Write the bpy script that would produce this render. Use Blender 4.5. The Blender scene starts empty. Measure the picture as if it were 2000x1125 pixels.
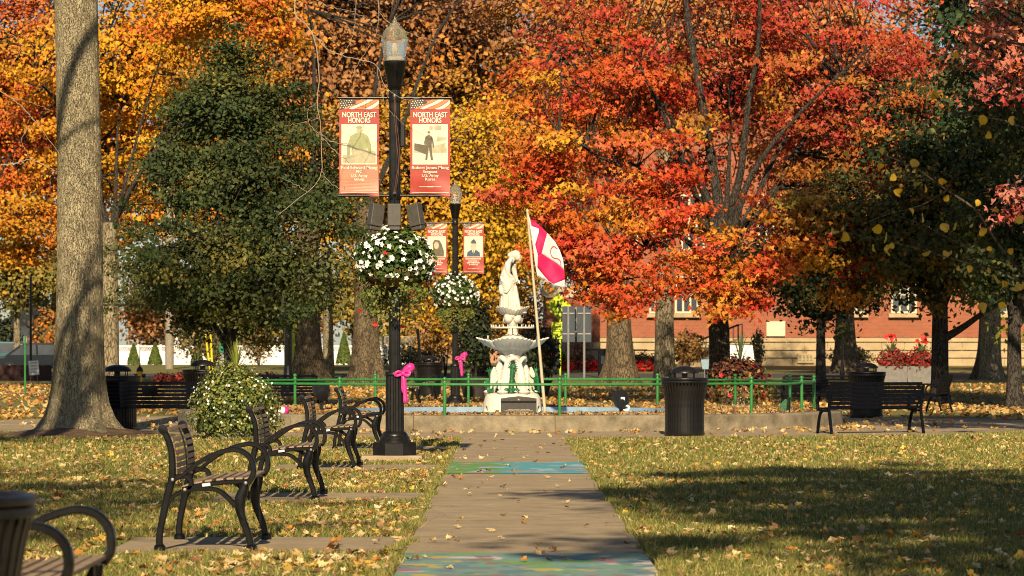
import bpy, math, random
import numpy as np
from mathutils import Vector, Matrix

rng = np.random.default_rng(7)
random.seed(7)
R = math.radians
scene = bpy.context.scene
COL = scene.collection

# ------------------------------------------------------------------ camera
FPX = 6900.0            # focal length in pixels of the 2000 px wide frame
CAMH = 1.5
cam = bpy.data.cameras.new('camera')
cam.sensor_width = 36.0
cam.lens = 36.0 * FPX / 2000.0
cam.shift_x = 15 / 2000.0
cam.shift_y = 123.5 / 2000.0
cam.clip_start = 0.5
cam.clip_end = 3000
cam.dof.use_dof = True
cam.dof.focus_distance = 44.0
cam.dof.aperture_fstop = 6.3
camo = bpy.data.objects.new('camera', cam)
COL.objects.link(camo)
camo.location = (0, 0, CAMH)
camo.rotation_euler = (R(90), 0, 0)
scene.camera = camo

# ------------------------------------------------------------------ world, sun, exposure
SUN_EL, SUN_AZ = R(29), R(1.5)      # light travels towards +Y, turned SUN_AZ towards +X
world = bpy.data.worlds.new('World')
scene.world = world
world.use_nodes = True
wn = world.node_tree
bg = wn.nodes['Background']
sky = wn.nodes.new('ShaderNodeTexSky')
sky.sky_type = 'NISHITA'
sky.sun_disc = False
sky.sun_elevation = SUN_EL
sky.sun_rotation = math.pi + SUN_AZ
sky.air_density = 0.8
sky.dust_density = 0.4
wn.links.new(sky.outputs[0], bg.inputs[0])
bg.inputs[1].default_value = 0.05

sl = bpy.data.lights.new('sun', 'SUN')
sl.energy = 5.0
sl.angle = R(0.55)
sl.color = (1.0, 0.80, 0.53)
suno = bpy.data.objects.new('sun', sl)
COL.objects.link(suno)
ld = Vector((math.sin(SUN_AZ) * math.cos(SUN_EL), math.cos(SUN_AZ) * math.cos(SUN_EL), -math.sin(SUN_EL)))
suno.rotation_euler = ld.to_track_quat('-Z', 'Y').to_euler()
suno.location = (-10, -20, 40)

vs = scene.view_settings
vs.view_transform = 'Standard'
vs.look = 'None'
vs.exposure = 0.55
vs.gamma = 1.0
vs.use_curve_mapping = False
scene.render.engine = 'CYCLES'
scene.cycles.use_denoising = True
scene.cycles.max_bounces = 4
scene.cycles.diffuse_bounces = 1
scene.cycles.filter_width = 0.95
scene.cycles.transparent_max_bounces = 8


# ------------------------------------------------------------------ helpers
def X_(px, Y): return (px - 985.0) * Y / FPX
def Z_(py, Y): return CAMH - (py - 686.0) * Y / FPX
def gz(y): return min(0.72, max(0.0, (y - 90.0) * 0.0073))


def mat(name, col, rough=0.6, metal=0.0, var=0.15, scale=8.0, bump=0.0, bscale=None, col2=None, stretch=(1, 1, 1), spec=0.4, objinfo=False):
    m = bpy.data.materials.new(name)
    m.use_nodes = True
    nt = m.node_tree
    b = nt.nodes['Principled BSDF']
    b.inputs['Roughness'].default_value = rough
    b.inputs['Metallic'].default_value = metal
    b.inputs['Specular IOR Level'].default_value = spec
    c2 = col2 or tuple(max(0, c * (1 - 2 * var)) for c in col)
    c1 = col if col2 else tuple(min(1, c * (1 + var)) for c in col)
    tc = nt.nodes.new('ShaderNodeTexCoord')
    mp = nt.nodes.new('ShaderNodeMapping')
    mp.inputs['Scale'].default_value = stretch
    nt.links.new(tc.outputs['Object'], mp.inputs[0])
    nz = nt.nodes.new('ShaderNodeTexNoise')
    nz.inputs['Scale'].default_value = scale
    nz.inputs['Detail'].default_value = 6
    nz.inputs['Roughness'].default_value = 0.65
    nt.links.new(mp.outputs[0], nz.inputs['Vector'])
    rp = nt.nodes.new('ShaderNodeValToRGB')
    rp.color_ramp.elements[0].position = 0.3
    rp.color_ramp.elements[1].position = 0.7
    rp.color_ramp.elements[0].color = (*c2, 1)
    rp.color_ramp.elements[1].color = (*c1, 1)
    nt.links.new(nz.outputs[0], rp.inputs[0])
    nt.links.new(rp.outputs[0], b.inputs['Base Color'])
    if bump:
        n2 = nt.nodes.new('ShaderNodeTexNoise')
        n2.inputs['Scale'].default_value = bscale or scale * 4
        n2.inputs['Detail'].default_value = 8
        nt.links.new(mp.outputs[0], n2.inputs['Vector'])
        bp = nt.nodes.new('ShaderNodeBump')
        bp.inputs['Strength'].default_value = bump
        bp.inputs['Distance'].default_value = 0.03
        nt.links.new(n2.outputs[0], bp.inputs['Height'])
        nt.links.new(bp.outputs[0], b.inputs['Normal'])
    return m


def leaf_mat(name, trans=0.3, rough=0.55, spec=0.25):
    m = bpy.data.materials.new(name)
    m.use_nodes = True
    nt = m.node_tree
    b = nt.nodes['Principled BSDF']
    b.inputs['Roughness'].default_value = rough
    b.inputs['Specular IOR Level'].default_value = spec
    at = nt.nodes.new('ShaderNodeAttribute')
    at.attribute_name = 'tint'
    nt.links.new(at.outputs['Color'], b.inputs['Base Color'])
    tr = nt.nodes.new('ShaderNodeBsdfTranslucent')
    nt.links.new(at.outputs['Color'], tr.inputs[0])
    mx = nt.nodes.new('ShaderNodeMixShader')
    mx.inputs[0].default_value = trans
    nt.links.new(b.outputs[0], mx.inputs[1])
    nt.links.new(tr.outputs[0], mx.inputs[2])
    nt.links.new(mx.outputs[0], nt.nodes['Material Output'].inputs[0])
    return m


def tag(o, label=None, cat=None, group=None, kind=None):
    if label: o['label'] = label
    if cat: o['category'] = cat
    if group: o['group'] = group
    if kind: o['kind'] = kind
    return o


def empty(name, loc, rz=0.0):
    o = bpy.data.objects.new(name, None)
    o.location = loc
    o.rotation_euler = (0, 0, rz)
    o.empty_display_size = 0.1
    COL.objects.link(o)
    return o


def link(name, me, parent=None, loc=(0, 0, 0), rot=(0, 0, 0), scale=None):
    o = bpy.data.objects.new(name, me)
    COL.objects.link(o)
    o.location = loc
    o.rotation_euler = rot
    if scale: o.scale = scale
    if parent: o.parent = parent
    return o


def copy_tree(o, parent=None):
    c = o.copy()
    COL.objects.link(c)
    c.parent = parent
    for ch in list(o.children):
        copy_tree(ch, c)
    return c


def smooth_path(pts, n=24):
    pts = [np.array(p, float) for p in pts]
    P = [2 * pts[0] - pts[1]] + pts + [2 * pts[-1] - pts[-2]]
    out = []
    seg = len(pts) - 1
    for i in range(n):
        t = i / (n - 1) * seg
        k = min(int(t), seg - 1)
        u = t - k
        a, b, c, d = P[k], P[k + 1], P[k + 2], P[k + 3]
        out.append(0.5 * ((2 * b) + (-a + c) * u + (2 * a - 5 * b + 4 * c - d) * u * u + (-a + 3 * b - 3 * c + d) * u ** 3))
    return np.array(out)


class MB:
    def __init__(self):
        self.v, self.f, self.m = [], [], []

    def add(self, vs_, fs, mi=0):
        o = len(self.v)
        self.v += [tuple(map(float, p)) for p in vs_]
        self.f += [tuple(i + o for i in f) for f in fs]
        self.m += [mi] * len(fs)
        return self

    def box(self, c, s, mi=0, rz=0.0, rx=0.0, ry=0.0, taper=1.0):
        x, y, z = s[0] / 2, s[1] / 2, s[2] / 2
        t = taper
        P = [(-x, -y, -z), (x, -y, -z), (x, y, -z), (-x, y, -z), (-x * t, -y * t, z), (x * t, -y * t, z), (x * t, y * t, z), (-x * t, y * t, z)]
        M = Matrix.Translation(c) @ Matrix.Rotation(rz, 4, 'Z') @ Matrix.Rotation(ry, 4, 'Y') @ Matrix.Rotation(rx, 4, 'X')
        return self.add([M @ Vector(p) for p in P], [(0, 3, 2, 1), (4, 5, 6, 7), (0, 1, 5, 4), (1, 2, 6, 5), (2, 3, 7, 6), (3, 0, 4, 7)], mi)

    def tube(self, path, r, n=8, mi=0, cap=True):
        path = np.asarray(path, float)
        k = len(path)
        rr = np.full(k, r) if np.isscalar(r) else np.interp(np.linspace(0, 1, k), np.linspace(0, 1, len(r)), r)
        vs_, fs = [], []
        up = np.array([0.0, 0.0, 1.0])
        prev = None
        for i in range(k):
            t = path[min(i + 1, k - 1)] - path[max(i - 1, 0)]
            t = t / (np.linalg.norm(t) + 1e-9)
            if prev is None:
                a = np.cross(t, up if abs(t[2]) < 0.9 else np.array([1.0, 0, 0]))
            else:
                a = prev - t * np.dot(prev, t)
            a /= (np.linalg.norm(a) + 1e-9)
            prev = a
            b = np.cross(t, a)
            for j in range(n):
                an = 2 * math.pi * j / n
                vs_.append(path[i] + rr[i] * (math.cos(an) * a + math.sin(an) * b))
        for i in range(k - 1):
            for j in range(n):
                j2 = (j + 1) % n
                fs.append((i * n + j, i * n + j2, (i + 1) * n + j2, (i + 1) * n + j))
        if cap:
            fs.append(tuple(range(n))[::-1])
            fs.append(tuple((k - 1) * n + j for j in range(n)))
        return self.add(vs_, fs, mi)

    def lathe(self, prof, n=24, c=(0, 0, 0), mi=0, rf=None, sx=1.0, sy=1.0, closed=True):
        vs_, fs = [], []
        for i, (r, z) in enumerate(prof):
            for j in range(n):
                a = 2 * math.pi * j / n
                q = r * (rf(a, z) if rf else 1.0)
                vs_.append((c[0] + q * math.cos(a) * sx, c[1] + q * math.sin(a) * sy, c[2] + z))
        for i in range(len(prof) - 1):
            for j in range(n):
                j2 = (j + 1) % n
                fs.append((i * n + j, i * n + j2, (i + 1) * n + j2, (i + 1) * n + j))
        if closed:
            fs.append(tuple(range(n))[::-1])
            fs.append(tuple((len(prof) - 1) * n + j for j in range(n)))
        return self.add(vs_, fs, mi)

    def prism(self, poly, y0, y1, mi=0):
        # polygon in the xz plane (counter-clockwise seen from -y), pushed from y0 to y1
        n = len(poly)
        vs_ = [(p[0], y0, p[1]) for p in poly] + [(p[0], y1, p[1]) for p in poly]
        fs = [tuple(range(n)), tuple(range(2 * n - 1, n - 1, -1))]
        for i in range(n):
            j = (i + 1) % n
            fs.append((i, i + n, j + n, j))
        return self.add(vs_, fs, mi)

    def zprism(self, poly, z0, z1, mi=0):
        n = len(poly)
        vs_ = [(p[0], p[1], z0) for p in poly] + [(p[0], p[1], z1) for p in poly]
        fs = [tuple(range(n))[::-1], tuple(range(n, 2 * n))]
        for i in range(n):
            j = (i + 1) % n
            fs.append((i, j, j + n, i + n))
        return self.add(vs_, fs, mi)

    def bar(self, path2, w, y0, y1, mi=0):
        # flat bar swept along a path in the xz plane; w = width in that plane
        p = np.asarray(path2, float)
        k = len(p)
        ww = np.full(k, w) if np.isscalar(w) else np.interp(np.linspace(0, 1, k), np.linspace(0, 1, len(w)), w)
        vs_, fs = [], []
        for i in range(k):
            t = p[min(i + 1, k - 1)] - p[max(i - 1, 0)]
            t /= (np.linalg.norm(t) + 1e-9)
            nrm = np.array([-t[1], t[0]])
            a = p[i] + nrm * ww[i] / 2
            b = p[i] - nrm * ww[i] / 2
            e = 0.18
            ym, yn = y0 + (y1 - y0) * e, y1 - (y1 - y0) * e
            ai = p[i] + nrm * ww[i] * 0.5 * 0.62
            bi = p[i] - nrm * ww[i] * 0.5 * 0.62
            vs_ += [(ai[0], y0, ai[1]), (a[0], ym, a[1]), (a[0], yn, a[1]), (ai[0], y1, ai[1]), (bi[0], y1, bi[1]), (b[0], yn, b[1]), (b[0], ym, b[1]), (bi[0], y0, bi[1])]
        for i in range(k - 1):
            for j in range(8):
                j2 = (j + 1) % 8
                fs.append((i * 8 + j, i * 8 + j2, (i + 1) * 8 + j2, (i + 1) * 8 + j))
        fs.append(tuple(range(8))[::-1])
        fs.append(tuple((k - 1) * 8 + j for j in range(8)))
        return self.add(vs_, fs, mi)

    def ell(self, c, r, n=12, mi=0):
        if np.isscalar(r): r = (r, r, r)
        prof = [(max(1e-3, math.sin(math.pi * i / n)), -math.cos(math.pi * i / n)) for i in range(n + 1)]
        o = len(self.v)
        self.lathe(prof, n * 2, (0, 0, 0), mi)
        for i in range(o, len(self.v)):
            x, y, z = self.v[i]
            self.v[i] = (c[0] + x * r[0], c[1] + y * r[1], c[2] + z * r[2])
        return self

    def mesh(self, name, mats, smooth=False):
        me = bpy.data.meshes.new(name)
        me.from_pydata(self.v, [], self.f)
        for m in (mats if isinstance(mats, (list, tuple)) else [mats]):
            me.materials.append(m)
        if any(self.m):
            me.polygons.foreach_set('material_index', self.m)
        if smooth:
            me.polygons.foreach_set('use_smooth', [True] * len(me.polygons))
            try:
                me.set_sharp_from_angle(angle=R(42))
            except Exception:
                pass
        me.update()
        return me

    def build(self, name, mats, parent=None, loc=(0, 0, 0), rz=0.0, smooth=False, bevel=0.0):
        o = link(name, self.mesh(name, mats, smooth), parent, loc, (0, 0, rz))
        if bevel:
            b = o.modifiers.new('bevel', 'BEVEL')
            b.width = bevel
            b.segments = 2
            b.limit_method = 'ANGLE'
        return o


def raw_mesh(name, verts, faces, material, tint=None, smooth=False):
    """verts (N,3), faces (M,k) arrays; tint (N,3) per-vertex colour"""
    me = bpy.data.meshes.new(name)
    n, (m, k) = len(verts), faces.shape
    me.vertices.add(n)
    me.vertices.foreach_set('co', np.asarray(verts, np.float32).ravel())
    me.loops.add(m * k)
    me.loops.foreach_set('vertex_index', np.asarray(faces, np.int32).ravel())
    me.polygons.add(m)
    me.polygons.foreach_set('loop_start', np.arange(0, m * k, k, dtype=np.int32))
    if smooth:
        me.polygons.foreach_set('use_smooth', np.ones(m, bool))
    if tint is not None:
        a = me.attributes.new('tint', 'FLOAT_COLOR', 'POINT')
        c = np.ones((n, 4), np.float32)
        c[:, :3] = tint
        a.data.foreach_set('color', c.ravel())
    me.materials.append(material)
    me.update(calc_edges=True)
    me.validate()
    return me


# leaf templates: vertices in the leaf's own plane (x across, y along, z lift), quads
T_DIAMOND = (np.array([(0, -.5, 0), (.34, .02, .07), (0, .55, -.02), (-.34, .02, .07)]), np.array([(0, 1, 2, 3)]))


def lobe(ang, ln, w, z):
    c, s = math.cos(ang), math.sin(ang)
    pts = [(0, 0), (w, ln * .5), (0, ln), (-w, ln * .5)]
    return [(x * c + y * s, y * c - x * s - .28, z * (y / ln) ** 2) for x, y in pts]


T_MAPLE = (np.array(lobe(0, .85, .22, -.06) + lobe(1.05, .66, .19, -.12) + lobe(-1.05, .66, .19, -.12)), np.array([(0, 1, 2, 3), (4, 5, 6, 7), (8, 9, 10, 11)]))
T_FALLEN = (np.array(lobe(0, .80, .30, .14) + lobe(.95, .70, .28, .22) + lobe(-.95, .70, .28, .05) + lobe(1.9, .38, .2, .12) + lobe(-1.9, .38, .2, .2)), np.arange(20).reshape(5, 4))


def frames(nrm):
    nrm = nrm / (np.linalg.norm(nrm, axis=1, keepdims=True) + 1e-9)
    r = rng.normal(size=nrm.shape)
    u = np.cross(nrm, r)
    u /= (np.linalg.norm(u, axis=1, keepdims=True) + 1e-9)
    v = np.cross(nrm, u)
    return u, v, nrm


def leaf_cloud(name, pos, nrm, size, col, tmpl, material, frame=None, jit=0.0):
    tv, tf = tmpl
    N, k = len(pos), len(tv)
    u, v, w = frame if frame is not None else frames(nrm)
    s = np.asarray(size).reshape(-1, 1, 1) * np.ones((N, 1, 1))
    V = pos[:, None, :] + s * (tv[None, :, 0, None] * u[:, None, :] + tv[None, :, 1, None] * v[:, None, :] + tv[None, :, 2, None] * w[:, None, :])
    if jit: V = V + rng.normal(0, jit, V.shape) * s * np.array([1, 1, .8])
    F = (tf[None] + (np.arange(N) * k)[:, None, None]).reshape(-1, tf.shape[1])
    C = np.repeat(np.clip(col, 0, 1), k, axis=0)
    return raw_mesh(name, V.reshape(-1, 3), F, material, C)


def pal_pick(pal, n):
    w = np.array([p[0] for p in pal], float)
    c = np.array([p[1] for p in pal], float)
    return c[rng.choice(len(pal), n, p=w / w.sum())]


TEXT_CACHE = {}
def text_mesh(s, size, material, bold=0.0, spacing=1.0, sx=1.0):
    key = (s, size, bold, material.name, sx)
    if key in TEXT_CACHE: return TEXT_CACHE[key]
    cu = bpy.data.curves.new('lettering', 'FONT')
    cu.body = s
    cu.size = size
    cu.align_x = 'CENTER'
    cu.align_y = 'CENTER'
    cu.offset = bold
    cu.space_character = spacing
    cu.extrude = 0.0005
    o = bpy.data.objects.new('tmp_text', cu)
    COL.objects.link(o)
    me = bpy.data.meshes.new_from_object(o.evaluated_get(bpy.context.evaluated_depsgraph_get()))
    bpy.data.objects.remove(o)
    if sx < 0:
        xs = [v.co.x for v in me.vertices]
        sx = -sx / (max(xs) - min(xs))
    me.transform(Matrix.Scale(sx, 4, (1, 0, 0)))
    me.materials.clear()
    me.materials.append(material)
    TEXT_CACHE[key] = me
    return me


# ------------------------------------------------------------------ materials
M = {}
M['iron'] = mat('black cast iron', (0.006, 0.0058, 0.0056), 0.27, 0.0, 0.35, 14, spec=0.35)
M['iron_dull'] = mat('charcoal painted steel', (0.0115, 0.011, 0.0105), 0.36, 0, 0.35, 9, spec=0.35)
M['navy'] = mat('dark bench paint', (0.005, 0.006, 0.010), 0.55, 0, 0.3, 12, spec=0.06)
M['slat'] = mat('weathered recycled slat', (0.36, 0.26, 0.16), 0.6, 0, 0.22, 6, 0.25, 40, stretch=(6, 1, 6))
M['concrete'] = mat('worn concrete', (0.385, 0.30, 0.185), 0.85, 0, 0.14, 2.2, 0.35, 60)
def add_cracks(m, sc=.55, amt=.45, width=.012):
    nt = m.node_tree
    b = nt.nodes['Principled BSDF']
    src = b.inputs['Base Color'].links[0].from_socket
    tc = nt.nodes.new('ShaderNodeTexCoord')
    nz = nt.nodes.new('ShaderNodeTexNoise')
    nz.inputs['Scale'].default_value = 3.0
    nz.inputs['Detail'].default_value = 6
    nt.links.new(tc.outputs['Object'], nz.inputs['Vector'])
    mv = nt.nodes.new('ShaderNodeVectorMath')
    mv.operation = 'MULTIPLY_ADD'
    mv.inputs[1].default_value = (.45, .45, .45)
    nt.links.new(nz.outputs['Color'], mv.inputs[0])
    nt.links.new(tc.outputs['Object'], mv.inputs[2])
    vo = nt.nodes.new('ShaderNodeTexVoronoi')
    vo.feature = 'DISTANCE_TO_EDGE'
    vo.inputs['Scale'].default_value = sc
    nt.links.new(mv.outputs[0], vo.inputs['Vector'])
    mr = nt.nodes.new('ShaderNodeMapRange')
    mr.inputs[2].default_value = width
    mr.inputs[3].default_value = amt
    mr.inputs[4].default_value = 0.0
    nt.links.new(vo.outputs['Distance'], mr.inputs[0])
    n2 = nt.nodes.new('ShaderNodeTexNoise')
    n2.inputs['Scale'].default_value = .8
    n2.inputs['Detail'].default_value = 7
    nt.links.new(tc.outputs['Object'], n2.inputs['Vector'])
    m2 = nt.nodes.new('ShaderNodeMapRange')
    m2.inputs[1].default_value = .5
    m2.inputs[2].default_value = .75
    m2.inputs[4].default_value = .22
    nt.links.new(n2.outputs[0], m2.inputs[0])
    mx_ = nt.nodes.new('ShaderNodeMath')
    mx_.operation = 'MAXIMUM'
    nt.links.new(mr.outputs[0], mx_.inputs[0])
    nt.links.new(m2.outputs[0], mx_.inputs[1])
    mix = nt.nodes.new('ShaderNodeMix')
    mix.data_type = 'RGBA'
    mix.inputs[7].default_value = (.14, .11, .075, 1)
    nt.links.new(mx_.outputs[0], mix.inputs[0])
    nt.links.new(src, mix.inputs[6])
    nt.links.new(mix.outputs[2], b.inputs['Base Color'])
add_cracks(M['concrete'])
M['kerb'] = mat('stained kerb concrete', (0.34, 0.285, 0.19), 0.9, 0, 0.1, 2.6, 0.6, 30, col2=(0.12, 0.10, 0.065))
M['white_paint'] = mat('white enamel paint', (0.74, 0.71, 0.63), 0.5, 0, 0.05, 5, 0.15, 24, col2=(0.56, 0.52, 0.43))
M['aged_white'] = mat('aged cream paint', (0.76, 0.70, 0.56), 0.55, 0, 0.1, 4, 0.25, 20)
M['green_paint'] = mat('green railing paint', (0.036, 0.22, 0.05), 0.35, 0, 0.15, 9, spec=0.5)
M['reed'] = mat('green reed paint', (0.02, 0.13, 0.045), 0.4, 0, 0.3, 20, 0.3, 30)
M['pool_blue'] = mat('pale blue pool paint', (0.25, 0.38, 0.50), 0.6, 0, 0.1, 4)
M['soil'] = mat('brown soil', (0.17, 0.105, 0.058), 0.95, 0, 0.3, 6, 0.8, 30)
M['grass'] = mat('lawn', (0.225, 0.205, 0.062), 0.9, 0, 0.2, 1.1, 0.6, 50, col2=(0.12, 0.125, 0.035))
M['far_grass'] = mat('far lawn', (0.20, 0.19, 0.07), 0.9, 0, 0.2, 0.4, 0.4, 10, col2=(0.12, 0.14, 0.045))
M['asphalt'] = mat('asphalt', (0.075, 0.072, 0.075), 0.85, 0, 0.15, 3, 0.3, 80)
M['granite'] = mat('dark granite', (0.06, 0.055, 0.05), 0.4, 0, 0.2, 40)
M['granite_black'] = mat('polished black granite', (0.01, 0.01, 0.01), 0.15, 0, 0.1, 30)
M['letter_gold'] = mat('engraved lettering', (0.5, 0.45, 0.35), 0.6)
M['pink'] = mat('pink satin ribbon', (0.66, 0.03, 0.27), 0.5, 0, 0.1, 8, spec=0.6)
M['flag_pink'] = mat('magenta flag cloth', (0.66, 0.008, 0.10), 0.7, 0, 0.08, 6)
M['flag_white'] = mat('white flag cloth', (0.72, 0.68, 0.68), 0.75, 0, 0.06, 6)
M['flag_red'] = mat('red flag thread', (0.45, 0.03, 0.05), 0.7)
M['pole_wood'] = mat('pale wooden pole', (0.55, 0.46, 0.30), 0.6, 0, 0.15, 5, stretch=(8, 8, 1))
M['coco'] = mat('coco fibre liner', (0.28, 0.13, 0.045), 0.95, 0, 0.35, 25, 0.8, 60)
M['leaf'] = leaf_mat('leaf', 0.22)
M['leaf_far'] = leaf_mat('distant leaf', 0.2, 0.65, 0.15)
M['dead_leaf'] = leaf_mat('fallen leaf', 0.12, 0.7, 0.2)
M['blade'] = leaf_mat('grass blade', 0.25, 0.6, 0.2)
M['petal'] = mat('white petal', (0.86, 0.85, 0.82), 0.6, 0, 0.04, 20)
M['petal_red'] = mat('red petal', (0.62, 0.02, 0.02), 0.5, 0, 0.15, 20)
M['steel'] = mat('galvanised steel', (0.32, 0.32, 0.31), 0.5, 0.4, 0.12, 8)
M['sign_white'] = mat('white sign face', (0.78, 0.78, 0.75), 0.5, 0, 0.04, 4)
M['sign_black'] = mat('black sign print', (0.012, 0.012, 0.012), 0.5)
M['sign_lime'] = mat('fluorescent yellow green sign', (0.55, 0.72, 0.02), 0.5, 0, 0.04, 4)
M['sign_green'] = mat('green street sign', (0.0, 0.22, 0.12), 0.4)
M['yellow'] = mat('yellow paint', (0.72, 0.42, 0.01), 0.45, 0, 0.1, 9)
M['guard_yellow'] = mat('yellow guy guard', (0.75, 0.60, 0.02), 0.5)
M['vinyl'] = mat('white vinyl', (0.80, 0.80, 0.78), 0.4, 0, 0.03, 3)
M['stone'] = mat('tan cut stone', (0.46, 0.35, 0.20), 0.85, 0, 0.12, 1.5, 0.5, 12)
M['cream'] = mat('cream trim', (0.66, 0.58, 0.42), 0.7, 0, 0.08, 3)
M['glass_dark'] = mat('dark window glass', (0.05, 0.065, 0.085), 0.12, 0, 0.2, 1.5, spec=0.8)
M['glass_blue'] = mat('blue grey window panel', (0.10, 0.135, 0.18), 0.25, 0, 0.15, 1.2, spec=0.6)
M['glass_green'] = mat('green glass block', (0.22, 0.32, 0.26), 0.2, 0, 0.2, 9)
M['maroon'] = mat('maroon awning', (0.22, 0.02, 0.05), 0.7)
M['plastic_black'] = mat('black plastic', (0.015, 0.015, 0.016), 0.4)
M['box_grey'] = mat('grey metal housing', (0.075, 0.07, 0.06), 0.5, 0, 0.12, 12)
M['pot_white'] = mat('white planter', (0.66, 0.62, 0.54), 0.6, 0, 0.15, 5)
M['pot_grey'] = mat('grey planter', (0.34, 0.33, 0.31), 0.7, 0, 0.1, 4)
M['pot_dark'] = mat('dark planter', (0.05, 0.042, 0.038), 0.6)
M['car_dark'] = mat('dark car paint', (0.012, 0.018, 0.028), 0.2, 0.3, 0.1, 2, spec=0.7)
M['car_teal'] = mat('teal car paint', (0.05, 0.13, 0.16), 0.25, 0.3, 0.1, 2, spec=0.7)
M['rubber'] = mat('tyre rubber', (0.015, 0.015, 0.015), 0.8)
M['wood_pole'] = mat('grey utility pole', (0.30, 0.26, 0.20), 0.85, 0, 0.2, 4, 0.4, 30, stretch=(6, 6, 1))


def brick_mat(name, c1, c2, mortar):
    m = bpy.data.materials.new(name)
    m.use_nodes = True
    nt = m.node_tree
    b = nt.nodes['Principled BSDF']
    b.inputs['Roughness'].default_value = 0.85
    tc = nt.nodes.new('ShaderNodeTexCoord')
    sp = nt.nodes.new('ShaderNodeSeparateXYZ')
    cb = nt.nodes.new('ShaderNodeCombineXYZ')
    ad = nt.nodes.new('ShaderNodeMath')
    nt.links.new(tc.outputs['Object'], sp.inputs[0])
    nt.links.new(sp.outputs[0], ad.inputs[0])
    nt.links.new(sp.outputs[1], ad.inputs[1])
    nt.links.new(ad.outputs[0], cb.inputs[0])
    nt.links.new(sp.outputs[2], cb.inputs[1])
    br = nt.nodes.new('ShaderNodeTexBrick')
    br.inputs['Scale'].default_value = 1.0
    br.inputs['Brick Width'].default_value = 0.22
    br.inputs['Row Height'].default_value = 0.075
    br.inputs['Mortar Size'].default_value = 0.008
    br.inputs['Color1'].default_value = (*c1, 1)
    br.inputs['Color2'].default_value = (*c2, 1)
    br.inputs['Mortar'].default_value = (*mortar, 1)
    nt.links.new(cb.outputs[0], br.inputs['Vector'])
    nz = nt.nodes.new('ShaderNodeTexNoise')
    nz.inputs['Scale'].default_value = 0.9
    nz.inputs['Detail'].default_value = 6
    nt.links.new(tc.outputs['Object'], nz.inputs['Vector'])
    mr = nt.nodes.new('ShaderNodeMapRange')
    mr.inputs[3].default_value = 0.75
    mr.inputs[4].default_value = 1.2
    nt.links.new(nz.outputs[0], mr.inputs[0])
    mx = nt.nodes.new('ShaderNodeVectorMath')
    mx.operation = 'SCALE'
    nt.links.new(br.outputs['Color'], mx.inputs[0])
    nt.links.new(mr.outputs[0], mx.inputs['Scale'])
    nt.links.new(mx.outputs[0], b.inputs['Base Color'])
    return m


M['brick'] = brick_mat('orange red brick', (0.33, 0.085, 0.036), (0.26, 0.065, 0.03), (0.33, 0.18, 0.11))
M['brick_pale'] = brick_mat('pale orange brick', (0.42, 0.19, 0.10), (0.37, 0.16, 0.085), (0.42, 0.30, 0.2))


def bark_mat(name, c1, c2, scale=9.0, crack=(0.05, 0.04, 0.028), zs=.3):
    m = bpy.data.materials.new(name)
    m.use_nodes = True
    nt = m.node_tree
    b = nt.nodes['Principled BSDF']
    b.inputs['Roughness'].default_value = 0.9
    b.inputs['Specular IOR Level'].default_value = 0.15
    tc = nt.nodes.new('ShaderNodeTexCoord')
    mp = nt.nodes.new('ShaderNodeMapping')
    mp.inputs['Scale'].default_value = (1, 1, zs)
    nt.links.new(tc.outputs['Object'], mp.inputs[0])
    n1 = nt.nodes.new('ShaderNodeTexNoise')
    n1.inputs['Scale'].default_value = scale
    n1.inputs['Detail'].default_value = 9
    n1.inputs['Roughness'].default_value = 0.7
    nt.links.new(mp.outputs[0], n1.inputs['Vector'])
    vo = nt.nodes.new('ShaderNodeTexVoronoi')
    vo.feature = 'DISTANCE_TO_EDGE'
    vo.inputs['Scale'].default_value = scale * 2.2
    n0 = nt.nodes.new('ShaderNodeTexNoise')
    n0.inputs['Scale'].default_value = scale * 1.5
    n0.inputs['Detail'].default_value = 4
    nt.links.new(mp.outputs[0], n0.inputs['Vector'])
    mv = nt.nodes.new('ShaderNodeVectorMath')
    mv.operation = 'MULTIPLY_ADD'
    mv.inputs[1].default_value = (0.16, 0.16, 0.16)
    nt.links.new(n0.outputs['Color'], mv.inputs[0])
    nt.links.new(mp.outputs[0], mv.inputs[2])
    nt.links.new(mv.outputs[0], vo.inputs['Vector'])
    rp = nt.nodes.new('ShaderNodeValToRGB')
    rp.color_ramp.elements[0].position = 0.33
    rp.color_ramp.elements[1].position = 0.66
    rp.color_ramp.elements[0].color = (*c2, 1)
    rp.color_ramp.elements[1].color = (*c1, 1)
    nt.links.new(n1.outputs[0], rp.inputs[0])
    r2 = nt.nodes.new('ShaderNodeMapRange')
    r2.inputs[1].default_value = 0.0
    r2.inputs[2].default_value = 0.09
    r2.inputs[3].default_value = 0.7
    r2.inputs[4].default_value = 0.0
    nt.links.new(vo.outputs['Distance'], r2.inputs[0])
    mx = nt.nodes.new('ShaderNodeMix')
    mx.data_type = 'RGBA'
    mx.inputs[7].default_value = (*crack, 1)
    nt.links.new(r2.outputs[0], mx.inputs[0])
    nt.links.new(rp.outputs[0], mx.inputs[6])
    nt.links.new(mx.outputs[2], b.inputs['Base Color'])
    ad = nt.nodes.new('ShaderNodeMath')
    ad.operation = 'SUBTRACT'
    nt.links.new(n1.outputs[0], ad.inputs[0])
    nt.links.new(r2.outputs[0], ad.inputs[1])
    bp = nt.nodes.new('ShaderNodeBump')
    bp.inputs['Strength'].default_value = 1.0
    bp.inputs['Distance'].default_value = 0.06
    nt.links.new(ad.outputs[0], bp.inputs['Height'])
    nt.links.new(bp.outputs[0], b.inputs['Normal'])
    return m


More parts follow.
